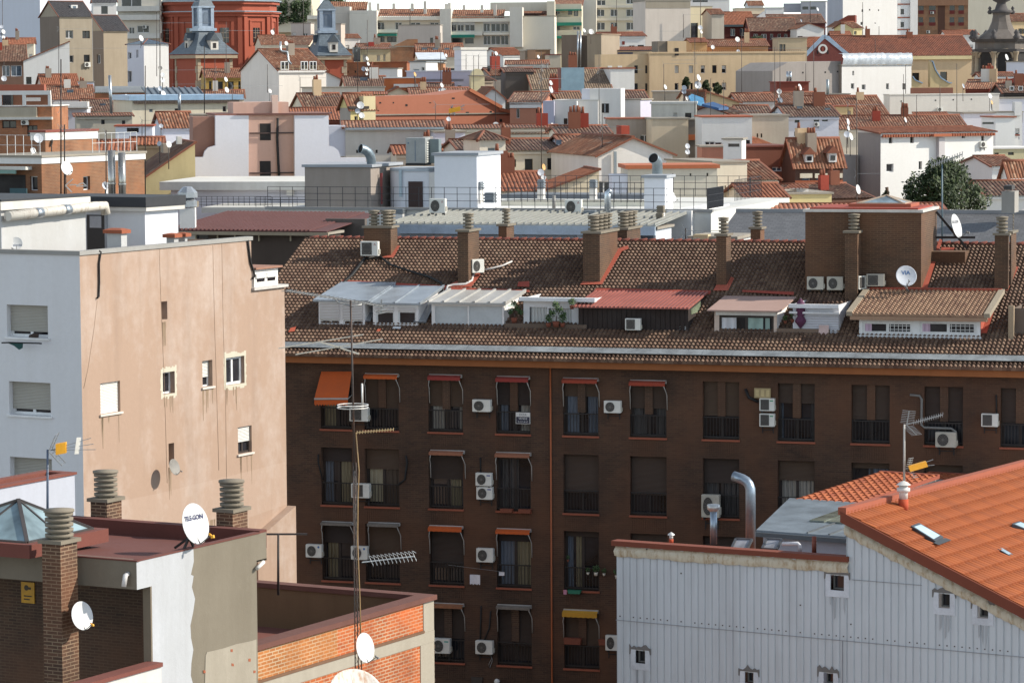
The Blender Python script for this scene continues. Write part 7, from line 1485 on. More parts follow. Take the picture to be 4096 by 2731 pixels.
hs('long grey stained wall with a tiled edge and small square window',700,1210,1068,300,10,stucco(168,160,146,.5,.6),('sx',1045,T_OLD),'930 1100 962 1140 n;1120 1105 1150 1140 n',D=3); b=hs('long cream house with a pale blue gutter',1212,2205,922,322,16,stucco(218,206,182,.35),('flat',paint(150,176,200,.4,.2),None,0,.3,.5),'1370 998 1406 1030 g;2045 972 2082 1026 d;1605 995 1650 1025 n',D=8,ud=1040)
q=MB(); [q.box(b.L*k/40-.12,-.35,b.H-.3,b.L*k/40+.12,-.003,b.H-.03) for k in range(1,40)]; q.build('rafter_ends',paint(80,66,56,.6),b.root)
hs('house with a bright striped red roof before the cream house',1500,1775,1168,268,16,WLAV,('gx',1030,T_OLD),'',D=9,ud=1410); hs('brown rendered wall left of the white curved shoulder house',1775,1970,1062,228,8,stucco(140,98,82,.35),None,'',D=3,name='rendered_wall',cat='wall'); tr(0); hs('white house with a green net under a curved orange eave',1060,1400,60,262,4,WLAV,('flat',stucco(150,74,50,.3)),'1165 70 1275 112 n',D=5); hs('small low house with a row of orange tiles before the brown slope',1215,1480,222,222,4,SAND,('gx',185,T_RED),'',D=3); b=hs('terrace with orange tiles behind the white railing of the brick block',905,1190,275,215,4,WHITE2,('gx',190,T_RED),'',D=4); tl(0)
pipe([(1022,1040),(1008,690)],300,.14,paint(170,174,178,.3,.8),'flue_pipe','tall grey flue before the white terrace','pipe') ; pipe([(1648,1020),(1648,850)],316,.15,paint(166,172,178,.35,.7),'flue_pipe','short grey flue on the cream house','pipe')
# ---- tile 1
tl(1)
GRN=leaves(52,70,38); TEAL=paint(20,120,100,.7)
b=hs('cream terraced flats hung with creepers behind the second church tower',-60,520,-160,720,-3,stucco(206,194,168,.25),None,wrow(-40,70,((60,205),(290,380)),'g')+';60 165 130 240 d;300 150 420 200 d',D=15,name='apartment_block',cat='apartment building'); bands(b,stucco(214,204,180,.2),(110,250,20),-2.5,2.2)
def creeper(b,u0,v0,u1,v1,y,n,seed,label=None):
    rr=random.Random(seed); q=MB(); A_=b.aty(u0,v1,y); C_=b.aty(u1,v0,y)
    for _ in range(n): bush(q,(A_.x+(C_.x-A_.x)*rr.random(),y+rr.uniform(-.4,.4),A_.z+(C_.z-A_.z)*rr.random()),.9,16,.34,rr)
    q.build('creeper',GRN,b.root)
creeper(b,225,0,280,210,-2.8,26,1); creeper(b,340,20,480,200,-2.8,60,2); creeper(b,60,85,230,110,-2.8,18,3); creeper(b,640,-20,800,90,-1,40,4)
AP=hs('long cream apartment row with brown tiled roofs, chimney stacks and green awnings',470,2352+390,165,640,-3,stucco(214,206,190,.2,.75),None,';'.join((wrow(205,285,((1115,1180),(1280,1340),(1420,1510),(1600,1680))),wrow(335,385,((1120,1180),(1205,1290)),'b'),wrow(225,285,((1795,1840),(1850,1910),(1920,2010)),'d'),wrow(350,400,((1800,1900),(1920,2000)),'n'),wrow(215,290,((2090,2150),(2160,2245),(2250,2320)),'d'),wrow(325,410,((2090,2155),(2160,2245),(2250,2320)),'d'))),D=12,name='apartment_block',cat='apartment building'); b=AP
q=MB()
for u0,u1,v1,vr in ((640,1010,145,15),(1115,1690,152,80),(1795,2280,168,88)):
    a,c=b.aty(u0,v1,-.6),b.aty(u1,v1,-.6); zr=b.aty((u0+u1)/2,vr,5).z; slope(q,a,c,(c.x,5,zr),(a.x,5,zr),.4,.1)
q.build('roof',T_OLD,b.root)
for u0,u1,v0,d in ((860,1110,95,-3.0),(1690,1792,80,-2.5),(2330,2447,65,-2.5)): b.pbox('chimney_stack',stucco(206,200,188,.25),d,u0,v0,u1,430,6)
b.pbox('gable_end',stucco(190,182,172,.3),-2,715,60,862,400,5)
for u0,u1,v0,v1 in ((1115,1690,150,185),(1795,2330,168,200),(1115,1300,270,300),(1795,2080,290,325),(2090,2330,300,320),(470,880,140,175)): b.pbox('floor_band',stucco(222,214,198,.2),-1.6,u0,v0,u1,v1,1.6)
for u0,u1,v0,v1 in ((1115,1290,308,330),(1795,2005,318,345)): b.pbox('green_awning',TEAL,-2.6,u0,v0,u1,v1,1.5)
for u0,u1,v0,v1 in ((1790,2010,195,225),(2085,2320,190,214)): b.pbox('glazed_screen',paint(214,214,218,.4),-.1,u0,v0,u1,v1,.08)
for u,v0,v1 in ((1045,20,95),(1120,30,100),(1265,30,80),(1435,30,100),(1552,10,140),(1745,35,80),(1775,25,80),(1910,45,90),(2075,45,115),(2195,40,155)): b.pbox('chimney',stucco(206,198,186,.3),1.0,u-13,v0,u+13,v1,.9)
for k,u in enumerate((732,772,810)): ac_on(b,'f',u-14,112,u+14,140,'r',('left','middle','right')[k]+' air conditioner of three on the ledge beside the church lantern',.3)
hs('pinkish blank wall before the cream apartment row, right of the church lantern',640,780,222,618,-6,stucco(190,176,164,.3),None,'',D=5); hs('blank pinkish wall between the church lantern and the creeper flats',322,502,215,620,-6,stucco(196,184,174,.25),None,'',D=4); hs('blank stone grey wall in front of the green awnings',1305,1690,232,610,-4,stucco(186,176,166,.3),None,'1600 345 1628 400 n',D=5,name='blank_wall',cat='wall')
hs('house with brown tiles and a white verge left of the second church tower',60,290,410,575,12,CREAM,('gx',322,T_OLD),'',D=10); hs('low brown tiled roof beside the second church tower',160,480,412,614,-10,CREAM,('gx',335,T_DRK),'',D=8); b=hs('tiny white house with a red roof right of the church tower',785,955,350,622,16,WHITE,('gx',316,T_OLD),'',D=5)
b=hs('cream house with a glazed lift shaft under a flat tiled roof',960,1245,450,450,8,stucco(206,190,154,.3),('gx',402,T_OLD),'980 500 1018 568 s;1112 505 1140 560 s;1170 500 1190 560 s',D=8); b.pbox('lift_shaft',GLASS,-2,898,432,958,565,1.8); b.pbox('red_chimney',stucco(150,54,44,.2),2,1037,385,1085,442,1)
hs('orange brown brick gable wall behind the white lean to canopy',1243,1488,430,445,4,brick((130,84,56),(148,100,68),(160,136,110),.26,.08,.012),None,'',D=4,name='brick_house').outline('gable',brick((130,84,56),(148,100,68),(160,136,110),.26,.08,.012),[(1243,430),(1390,360),(1486,358),(1488,430)],0,3); hs('small brick wall right of the second church tower',770,900,452,618,10,brick((130,84,56),(148,100,68),(160,136,110),.26,.08,.012),None,'',D=4,name='brick_house')
b=hs('house with four skylights in a brown tiled roof',1490,1905,522,430,4,CREAM,('gx',403,T_OLD),'',D=10)
for u,v in ((1548,455),(1648,455),(1755,455),(1850,442)): b.pbox('skylight',GLASSB,2.6,u-24,v-16,u+24,v+16,.3)
b=hs('low house with a white canopy roof below the four skylights',1485,1745,560,415,6,WHITE2,None,'1560 548 1725 566 g',D=5); q=MB(); z1=b.aty(1610,488,4).z; q.prism([(0,-.5,b.H+.15),(b.L,-.5,b.H+.15),(b.L,4,z1),(0,4,z1)],(0,0,.1)); q.build('canopy',paint(206,212,218,.5),b.root)
hs('long dark orange brick wall with small square openings',838,1385,578,400,-12,brick((120,64,38),(140,80,50),(140,112,84),.26,.08,.012),('flat',stucco(150,84,56,.3)),'838 648 850 668 n;905 648 922 668 n',D=5,name='brick_house'); hs('white rendered room before the long dark orange brick wall',1078,1300,632,392,-6,WHITE,None,'1082 660 1122 695 g',D=4,name='roof_room',cat='roof room')
hs('white box house with a grey flat roof and a framed picture window',1412,1560,572,375,-20,WHITE,('flat',stucco(120,124,126,.3)),'1445 632 1500 660 g;1520 615 1548 655 d',D=5); hs('orange washed wall between two white boxes',1560,1720,582,378,-4,stucco(178,128,92,.5),None,'',D=3,name='rendered_wall',cat='wall')
hs('tall plain white box house with a fire stair on its shaded side',1885,2122,458,385,LB,WHITE,('flat',WHITE2,None,0,.1,.3),'',D=8,ud=1822,rights=WLAV); b=hs('long wall with shade in its lavender colour and a dotted frieze',1382,1975,658,352,-10,stucco(186,182,198,.25,.75),('flat',WLAV),'1848 782 1888 812 g',D=5,name='rendered_wall',cat='wall'); q=MB()  # white box side and lavender wall carry shade in their colour
for k in range(30): q.obox(b.aty(1520+k*13,735,-.01),(.12,0,0),(0,.02,0),(0,0,.12))
q.build('frieze',paint(140,136,146,.6),b.root)
b=hs('cream wall with a rounded top before the white box house',1975,2100,700,346,4,stucco(214,200,162,.3),None,'',D=3,name='rendered_wall',cat='wall'); cc=b.aty(2037,700,0); q=MB(); rr_=(b.aty(2095,700,0).x-b.aty(1980,700,0).x)/2; q.prism([(cc.x+rr_*math.cos(math.pi*k/12),0,cc.z+rr_*1.2*math.sin(math.pi*k/12)) for k in range(13)],(0,3,0)); q.build('rounded_top',stucco(214,200,162,.3),b.root)
b=hs('grey cement house with a stepped gable and stone chimney',2165,2420,690,360,18,stucco(140,132,124,.45),('gx',625,T_OLD),'2125 600 2150 655 n',D=8,ud=2040); hs('brown grey house with a small gable before the cream rounded wall',2040,2180,735,350,LB,stucco(156,140,126,.4),('gx',682,T_DRK),'',D=6)
WG=hs('big white house with a brown tiled roof and a railed terrace',210,645,645,425,LB,stucco(224,216,206,.25),('gx',450,T_OLD),wrow(562,640,((225,300),(410,475),(490,555))),D=12,ud=-140); railing(WG,-.3,222,605,635,648,stucco(196,186,150,.3),7,2); WG.pbox('floor_band',WHITE,-.25,205,645,645,665,.24)
pipe([(225,380),(225,455),(240,470),(288,475),(298,560),(325,590)],419,.13,paint(176,182,186,.3,.7),'flue_pipe','crooked silver flue climbing over the brown roof of the big white house','pipe',8)
b=hs('house with a brown roof and one skylight below the long brick wall',830,1200,790,370,6,CREAM,('gx',702,T_DRK),'',D=10); b.pbox('skylight',GLASSB,2.5,955,710,1025,740,.3); hs('white gable with an orange verge left of the skylight roof',650,800,735,380,4,WHITE,('sl',660,T_RED),'',D=5); b=hs('orange parapet with a white ledge below the white room',1178,1508,718,352,-4,stucco(176,98,56,.35),('flat',WHITE),'',D=4,name='parapet_wall',cat='parapet'); b.pbox('white_ledge',WHITE,-.4,1265,770,1508,802,.4)
hs('long pale wall with a thin railing under the skylight roof',420,1180,808,342,2,stucco(206,196,184,.35),None,'',D=4,name='rendered_wall',cat='wall')
b=hs('house with a sunlit brown tiled roof left of the little yellow house',455,810,985,318,18,CREAM,('gx',858,T_DRK),'',D=11,ud=330); b=hs('deep red tiled roof before the sunlit brown roof',320,860,1102,292,6,stucco(120,66,50,.4),('gx',992,T_RED),'',D=11); b.pbox('skylight',GLASSB,3,650,1030,700,1050,.3)
b=hs('little yellow house with dark eaves and a steep brown roof',868,1095,990,286,LB,stucco(206,188,130,.3),('gx',858,T_OLD),'905 1065 935 1105 d;1000 1062 1030 1105 d',D=8,ud=770,rights=stucco(160,150,140,.3)); b.pbox('dark_eaves_board',paint(48,38,34,.7),-.3,860,975,1040,998,.3); b.pbox('chimney',stucco(150,92,60,.3),1.5,858,858,905,920,1); b.pbox('rounded_chimney',stucco(206,190,150,.3),-.2,988,882,1098,1100,2)  # dark brown board along the eaves
# orange wall
b=hs('broad orange rendered gable wall with scattered little square holes',1092,2352+120,1060,302,26,ORW,None,'',D=6,name='gabled_house'); tl(1); b.outline('gable',ORW,[(1092,1062),(1095,884),(1430,876),(1700,868),(1850,845),(1965,825),(2250,985),(2352,1040),(2470,1060)],0,5)
q=MB()
for a,c in (((1960,822),(2255,985)),((2235,1000),(2470,1062))): q.bar(b.aty(*a,-.1),b.aty(*c,-.1),.35,.3)
q.build('verge_tiles',stucco(166,100,70,.4),b.root)
for u,v,w,h in ((1142,943,18,14),(1263,942,12,14),(1383,965,20,20),(1600,943,20,8),(1813,902,26,14),(1943,1040,28,28),(2028,910,10,10),(2158,1027,20,20),(2250,1105,24,26)): b.pbox('opening',DARK,-.015,u-w/2,v-h/2,u+w/2,v+h/2,.012)
hs('brown tiled roof peeping over the orange gable wall',1430,1960,870,330,4,CREAM,('gx',808,T_OLD),'',D=9); hs('white gable with brown verges behind the orange wall',2060,2290,905,325,8,WHITE,('gy',805,T_OLD,dict(ur=2175)),'',D=8); hs('dark tiled roof between lavender wall and orange gable',1515,1805,808,345,2,CREAM,('gx',765,T_DRK),'',D=6)
b=hs('yellow edged roof with a slanting orange verge above the orange wall',985,1185,868,328,2,stucco(206,184,130,.3),('sx',845,T_RED),'',D=3); hs('pair of brown tiled gables before the white ledge',1180,1430,862,336,4,CREAM,('gy',802,T_DRK,dict(ur=1305)),'',D=8)
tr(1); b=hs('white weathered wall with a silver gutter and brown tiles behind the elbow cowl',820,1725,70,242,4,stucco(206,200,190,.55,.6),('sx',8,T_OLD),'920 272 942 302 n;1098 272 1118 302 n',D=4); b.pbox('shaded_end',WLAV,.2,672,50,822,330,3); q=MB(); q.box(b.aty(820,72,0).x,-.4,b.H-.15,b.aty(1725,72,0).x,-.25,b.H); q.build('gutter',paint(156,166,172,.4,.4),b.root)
hs('orange tiled roofs behind the big cooling unit',1290,1900,312,235,6,CREAM,('gx',235,T_RED),'',D=6); hs('white corner house with a curved pipe beside the cooling unit',1640,1920,115,240,8,WLAV,None,'1590 155 1615 178 n',D=6); b=hs('long corrugated tiled strip before the orange wall',1730,2352+300,80,262,2,CREAM,('sx',60,T_OLD),'',D=5)
# ---- tile 2
tl(2)
AP2=hs('cream tower block with balconies and green awnings',650,1225,-120,665,-4,stucco(206,198,178,.2,.75),None,';'.join((wrow(85,150,((775,850),(905,970),(1050,1135))),wrow(205,275,((775,855),(905,970),(1050,1130))),'780 0 860 50 d;1050 -10 1120 35 d;1175 200 1215 270 d')),D=14,name='apartment_block',cat='apartment building'); b=AP2
bands(b,stucco(214,206,190,.2),(60,178,300),-.5,.5); b.pbox('green_awning',TEAL,-1.2,1160,85,1212,160,1.1); b.pbox('side_bay',stucco(214,206,190,.2),-3,640,0,775,330,3)
b=hs('cream balcony bay with three green awnings next to the tower block',390,640,50,650,-3,stucco(206,196,172,.25),('sx',0,T_OLD),'400 105 440 130 d;515 95 555 135 n;565 95 610 150 d;400 240 440 280 d;560 240 625 275 d',D=8,name='apartment_block',cat='apartment building'); bands(b,stucco(206,196,176,.25),(65,185,305),-1.5,1.2)
for v0,v1 in ((85,98),(205,235),(330,352)): b.pbox('green_awning',TEAL,-2.2,396,v0,640,v1,1.2)
b=hs('cream end bay of the apartment row with a red roofed corner',95,390,185,645,-3,stucco(206,196,172,.25),('sx',95,T_OLD),'100 230 125 278 n;215 240 285 275 d;225 360 290 400 d',D=8,name='apartment_block',cat='apartment building'); b.pbox('stair_tower',stucco(206,196,176,.25),-2,320,10,392,355,4); bands(b,stucco(214,206,190,.2),(188,310),-1.5,1.3,95,320); b.pbox('upper_block',stucco(200,192,176,.3),2.5,-200,20,320,100,3)
hs('tall blank pale wall of a block in the sun',1225,1640,10,560,10,stucco(206,194,182,.3),('flat',CONC,None,0,.1,.6),'',D=10,name='apartment_block',cat='apartment building').pbox('grey_top',stucco(156,146,130,.4),-.04,1228,10,1638,75,.03)
b=hs('shaded beige block with one tall dark opening',1640,1840,60,585,LB,stucco(186,174,146,.35),None,'1643 210 1710 345 n',D=8,name='apartment_block',cat='apartment building'); hs('grey narrow rendered house beside the shaded beige block',1835,1948,130,560,12,stucco(176,166,152,.3),('gx',85,T_OLD),'',D=6); hs('white rooftop houses against the sky',1640,2000,-10,720,4,WHITE,None,'1660 0 1800 20 n',D=6,name='apartment_block',cat='apartment building')
b=hs('red walled mansion with blue framed windows under an orange tiled roof',1950,2230,225,600,4,stucco(84,36,32,.3),('gx',110,T_RED),'2008 262 2050 330 g;2095 258 2142 330 g',D=12); b.pbox('cornice_board',paint(70,84,90,.6),-.3,1945,225,2230,245,.3); b.outline('gable',WHITE,[(2170,230),(2320,105),(2340,200),(2230,260)],.5,2); hs('white attic house with a brown roof touching the sky',2180,2310,50,740,6,WHITE,('gx',8,T_OLD),'',D=6); hs('cream terrace house below the white attic house',2060,2320,78,730,4,stucco(214,196,170,.2),None,'',D=6)
hs('red walled house with turquoise windows under weathered tiles',2190,2352+265,285,590,2,stucco(90,40,36,.3),('gx',165,T_DRK),wrow(310,365,((2220,2260),(2290,2340),(2372,2400),(2440,2470),(2500,2530))),D=12)
b=hs('brown rendered twin towers with two silver flues',690,820,318,435,-22,stucco(150,136,118,.4),('flat',stucco(150,130,110,.4)),'',D=7,name='stair_block',cat='building',ud=None); b.pbox('shaded_tower',stucco(116,102,90,.35),.1,455,320,600,620,6); b.pbox('recess',stucco(100,88,78,.3),1.0,598,325,692,620,3)  # shaded tower and recess have their shade painted as darker render
for k,u in enumerate((605,630)): pipe([(u,615),(u,285)],428,.09,paint(170,176,182,.3,.8),'flue_pipe',('left','right')[k]+' slim silver flue between the brown twin towers','pipe',8)
hs('long white wall with a small red shuttered window under a tiled roof',820,1225,332,475,6,WHITE,('gx',298,T_RED),'',D=8).pbox('red_shutter',stucco(120,50,40,.2),-.05,1012,378,1036,410,.04); b=hs('strip of orange tiles above dark glazing on the beige block',820,1340,462,440,2,SAND,('sx',432,T_RED),'',D=5); b.pbox('glazing',glassy(84,84,100,.15),-.1,822,462,1340,496,.08)
wn=';'.join((wrow(600,670,((1735,1772),(1928,1968),(2240,2280)),'h'),wrow(600,670,((1495,1532),(1625,1665),(2135,2175)),'s'),'1840 598 1880 670 b;1495 762 1530 826 d;2135 758 2175 826 d;2237 756 2280 824 h;1928 758 1968 826 h;1640 762 1662 826 n;1840 762 1870 800 n'))
BG=hs('long sand coloured block with rows of small white shuttered windows',1262,2352+345,492,405,10,SAND,('flat',SAND,None,0,.1,.2),wn,D=9,name='apartment_block',cat='apartment building'); b=BG; b.pbox('shaded_wing',SAND,.8,820,498,1262,835,4)
for u0,u1 in ((1125,1155),(1225,1242)):
    for v0,v1 in ((600,672),(765,832)): b.pbox('window',DARK,.77,u0,v0,u1,v1,.025)
for u in (900,992): b.pbox('window_top',SHUT,.76,u-20,603,u+20,620,.03)
o=b.pbox('roof_tower',SAND,-.05,1430,376,1602,492,4); b.pbox('tower_window',DARK,-.09,1495,440,1532,510,.03,None); b.pbox('tower_side',stucco(120,110,98,.4),.2,1340,378,1430,490,3.5); railing(b,.2,1610,458,2352+300,488,stucco(110,62,50,.3),60,2)
hs('orange cream penthouse behind the red railing',1650,1792,388,425,6,stucco(206,160,110,.3),('gx',355,T_RED),'',D=6); hs('orange cream low penthouse with a dish behind the red railing',1800,2352,425,430,4,stucco(196,150,106,.3),('gx',365,T_OLD),'',D=7)
hs('blank white block with a thin tiled top before the sand coloured block',905,1125,632,350,8,WHITE,('flat',stucco(150,90,70,.3),None,0,.1,.15),'',D=7,ud=800); b=hs('house with mossy grey brown tiles behind the blue metal screen',195,905,815,348,6,stucco(186,178,166,.4),('gx',632,tile(((110,92,74),(128,108,86),(146,126,104),(100,80,64)),.25,.36,.5)),'',D=12)
e=Bld('metal_screen','plain grey blue metal screen standing on a roof','screen',452,664,620,330,4,.3); e.walls(paint(136,160,172,.5,.1,.1),H=e.H); e.pbox('side_edge',stucco(140,100,92,.3),.05,418,628,453,812,.2)
hs('dark weathered gable wall left of the mossy roof',-60,195,660,352,6,stucco(84,78,76,.4),('gx',640,T_DRK),'',D=5); hs('grey block behind the dark weathered gable',120,220,470,445,8,GREYR,None,'',D=5); hs('small brown brick house between grey walls',215,350,458,440,12,stucco(150,118,92,.35),('flat',CONC),'',D=5); hs('pale stone house with a flat red parapet',345,445,505,425,6,stucco(176,166,150,.3),('flat',stucco(110,50,46,.3)),'',D=5); hs('red tiled gable house at the foot of the apartment row',-80,120,505,500,LB,WHITE,('gx',442,T_RED),'',D=8); hs('dark flat roof line with a white edge beneath the red tiled gable',-40,330,590,400,2,WHITE2,('gx',560,T_OLD),'',D=4)
b=hs('salmon pink house with white trimmed windows under mossy tiles',-20,275,935,300,-8,stucco(176,120,96,.3),('gx',848,T_DRK),'40 995 70 1085 d;220 1000 275 1100 b',D=9); bands(b,WHITE,(965,),-.15,.5); q=MB()
hs('roof of mossy tiles with a bright valley behind the white houses',275,642,930,306,4,WHITE2,('gx',845,tile(((120,92,70),(140,110,84),(110,84,64)),.25,.36,.5)),'',D=9)
b=hs('cluster of stepped white house blocks with two dark windows',385,790,928,285,-6,WHITE,('flat',WHITE2,None,0,.05,.12),'475 1086 510 1140 n',D=6); b.pbox('shaded_block',stucco(176,174,190,.25),-.8,285,926,386,1150,3); b.pbox('tower_block',WHITE,.6,716,812,1000,1180,5); b.pbox('tower_side',WLAV,.7,640,815,716,1000,5); b.pbox('tower_window',DARK,.57,825,950,890,1035,.025); b.pbox('window_frame',paint(160,166,172,.5),.55,850,955,858,1032,.01); b.pbox('door',paint(40,40,60,.5),-.85,290,1065,312,1146,.03); b.pbox('projecting_wall',WHITE,-1.2,585,928,596,1142,1.2)  # lavender grey of the shaded block is shade put into the paint
hs('low white house with a lavender shaded side and a blue door',1030,1180,918,292,-24,WHITE,None,'',D=7,ud=1285,rights=stucco(190,186,200,.25)); hs('tiled roof strip behind the low white house',1000,1240,910,310,4,CREAM,('gx',835,T_DRK),'',D=8); hs('flat grey cement roof room before the sand coloured block',1290,1622,845,318,-4,stucco(156,148,136,.45),('flat',stucco(166,158,148,.4)),'',D=6,name='roof_room',cat='roof room'); hs('old white wall with peeling paint and a dark doorway',1278,1692,955,284,-4,stucco(206,200,188,.6,.55),('flat',WHITE2,None,0,.1,.2),'1590 1035 1648 1085 n;1482 1035 1518 1088 s',D=5)  # lavender side of the low white house is painted shade
hs('cream gable with a brown tiled roof behind the blue tarpaulin',1768,2090,940,300,10,stucco(206,180,140,.3),('gy',836,T_DRK,dict(ur=1775)),'',D=8); hs('brown tiled roof left of the cream gable',1620,1770,905,305,4,CREAM,('gx',835,T_OLD),'',D=7)
T(512,0,.10884); q=MB(); P=[U(*p,Y) for *p,Y in ((1622,905,287),(1655,882,290),(1760,920,290),(1770,960,288),(1730,972,286),(1640,935,286))]; q.prism([p-P[0] for p in P],(0,.3,.2)); x=q.build('tarpaulin',paint(48,112,152,.6,0,.2)); x.location=P[0]; tag(x,'light blue tarpaulin thrown over a roof corner','tarpaulin'); q=MB(); P=[U(*p,Y) for *p,Y in ((1745,975,285),(1850,955,288),(1990,1005,287),(1900,1012,284))]; q.prism([p-P[0] for p in P],(0,.2,.2)); x=q.build('tarpaulin',paint(34,72,116,.6,0,.2)); x.location=P[0]; tag(x,'deep blue tarpaulin stretched flat beside the lighter one','tarpaulin')
hs('stained cement house wall with climbing plants before the old white wall',885,1282,1095,272,2,stucco(160,150,140,.65,.5),('flat',stucco(150,92,72,.4)),'',D=4); hs('plain beige wall with whitewashed patch',1282,1620,1095,268,4,stucco(200,184,160,.4),None,'',D=4,name='rendered_wall',cat='wall'); b=hs('narrow dark wall with an orange brick base',1620,1745,1100,274,2,stucco(120,112,104,.5),None,'',D=3,name='rendered_wall',cat='wall'); b.pbox('orange_band',stucco(176,100,60,.4),-.1,1620,1235,1745,1285,.09)
hs('white blank house with an orange coping below the blue tarpaulin',1745,2205,1078,262,2,WHITE,('flat',stucco(166,92,64,.3),None,0,.08,.12),'',D=6); hs('grey beige end wall with two slot windows beside the white blank house',2205,2352+190,1065,266,6,stucco(176,164,148,.4),None,'2248 1225 2262 1262 n;2285 1225 2300 1262 n',D=5); hs('white gabled house with a weathered striped roof',2062,2200,1065,285,LB,WHITE,('gx',968,T_DRK),'',D=9); hs('weathered roof right of the white gabled house',2110,2352+40,1068,288,4,WHITE,('gx',972,T_DRK),'',D=8)
b=hs('old white wall hung with two potted creepers and white balusters',2085,2352+60,930,305,6,stucco(190,186,186,.55,.6),('gx',858,T_OLD),'',D=6); tr(2); b=hs('red tiled roofs with a white ridge between the white gable and the stained wall',430,900,125,245,4,CREAM,('gx',55,T_DRK),'',D=9); hs('brown tiled roofs beneath the salmon pink house',-60,440,125,262,4,CREAM,('gx',52,T_OLD),'',D=9); hs('flat white roof edge with a dark low terrace',1745,2110,250,246,2,stucco(176,120,100,.3),None,'',D=4); b=hs('small white roof room with a flat grey lid',1940,2110,180,242,-10,WHITE,None,'1985 215 2090 245 n',D=3,name='roof_room',cat='roof room'); hs('white house corner with a striped tiled verge above the dark red terrace',2110,2352+60,245,262,LB,WHITE,('gx',165,T_RED),'',D=6)
# ---- tile 3
tl(3)
hs('distant pale block against the sky, leftmost',-20,145,72,780,4,WHITE,None,'',D=6,name='apartment_block',cat='apartment building'); b=hs('distant grey flats against the sky with ribbon windows',300,530,15,780,-10,stucco(176,176,180,.25),None,'315 60 370 88 n;385 60 440 88 n',D=8,name='apartment_block',cat='apartment building'); b.pbox('shaded_wing',stucco(150,152,160,.2),1,142,30,302,110,5)  # wing of the grey flats darkened, shade painted into its grey
hs('house under a great weathered brown roof before the white tower block',-220,525,215,610,4,stucco(96,46,42,.3),('gx',135,T_DRK),'',D=12); hs('small white gable under the weathered brown roof',265,515,262,585,8,WHITE,('gy',212,T_OLD,dict(ur=370)),'',D=8); hs('flat sand coloured penthouse with two brown doors',95,358,352,420,4,stucco(176,160,134,.35),None,'105 405 135 470 b;140 405 160 470 b',D=5,name='roof_room',cat='roof room'); hs('low red hipped roof left of the church pediment',355,520,430,480,8,stucco(176,140,110,.3),('gx',345,T_RED),'',D=7)
WT=hs('tall plain white tower block with tiny dark windows',688,1188,-160,640,LB,WHITE,None,'860 85 876 110 n;928 82 940 98 n;1010 86 1022 100 n;980 206 990 218 n;850 202 870 228 n',D=16,ud=545,name='apartment_block',cat='apartment building',rights=stucco(166,170,180,.2))  # side walls greyed, the tower's shade put into their colour
b=hs('slim white tower with square windows and red floor lines',1190,1375,-160,655,8,WFAR,None,'1218 82 1250 132 n;1218 200 1250 250 n',D=10,name='apartment_block',cat='apartment building'); bands(b,stucco(150,92,74,.3),(38,160,270),-.08,.25); b.pbox('white_strip',WHITE,-.4,1308,-160,1376,320,.38)  # raised white strip along the right edge of the front
b=hs('brown brick flats with red panelled windows',1378,1840,-160,690,-6,brick((120,84,60),(136,98,72),(150,124,100),.5,.15,.02),None,';'.join((wrow(40,128,((1382,1430),(1480,1540),(1668,1715),(1750,1800)),'n'),wrow(158,235,((1382,1425),(1480,1535),(1668,1712),(1748,1798)),'n'))),D=10,name='apartment_block',cat='apartment building'); b.pbox('recess',stucco(84,56,44,.3),-.05,1560,45,1625,310,.04); bands(b,stucco(150,110,84,.3),(15,),-.6,1.6)
for u0,u1 in ((1382,1430),(1480,1540),(1668,1715),(1750,1800)):
    for v0,v1 in ((95,128),(205,235)): b.pbox('red_panel',stucco(104,40,36,.3),-.06,u0,v0,u1,v1,.05)
ac_on(b,'f',1490,105,1525,128,'s','tiny air conditioner between red panels of the brown brick flats'); ac_on(b,'f',1455,280,1488,305,'s','tiny air conditioner low on the brown brick flats')
hs('plain beige block behind the dark baroque tower',1840,2500,-160,740,4,stucco(196,188,170,.25),None,'',D=10,name='apartment_block',cat='apartment building'); hs('low red roof beside the baroque tower',1640,1930,318,580,4,WHITE,('gx',278,T_RED),'',D=6); hs('cream house with an overhanging roof right of the baroque tower',2240,2480,195,600,10,stucco(206,180,140,.3),('gx',125,T_OLD),'',D=9)
b=hs('small white house with a red roof before the white tower block',630,790,240,570,8,WHITE,('gy',195,T_OLD,dict(ur=705)),'',D=7); hs('cream gable end with a red hipped roof beside the small white house',785,865,255,565,LB,stucco(206,190,140,.3),('gx',200,T_OLD),'790 285 815 318 g',D=6); hs('low dark red roof behind the church pediment',590,760,330,545,2,REDW,('gx',290,T_RED),'',D=5); b=hs('red rendered lift house between white gables',600,800,215,590,-10,REDW,None,'',D=4,name='lift_house',cat='building'); b.outline('slanted_top',REDW,[(600,215),(735,140),(800,138),(800,215)],0,4)
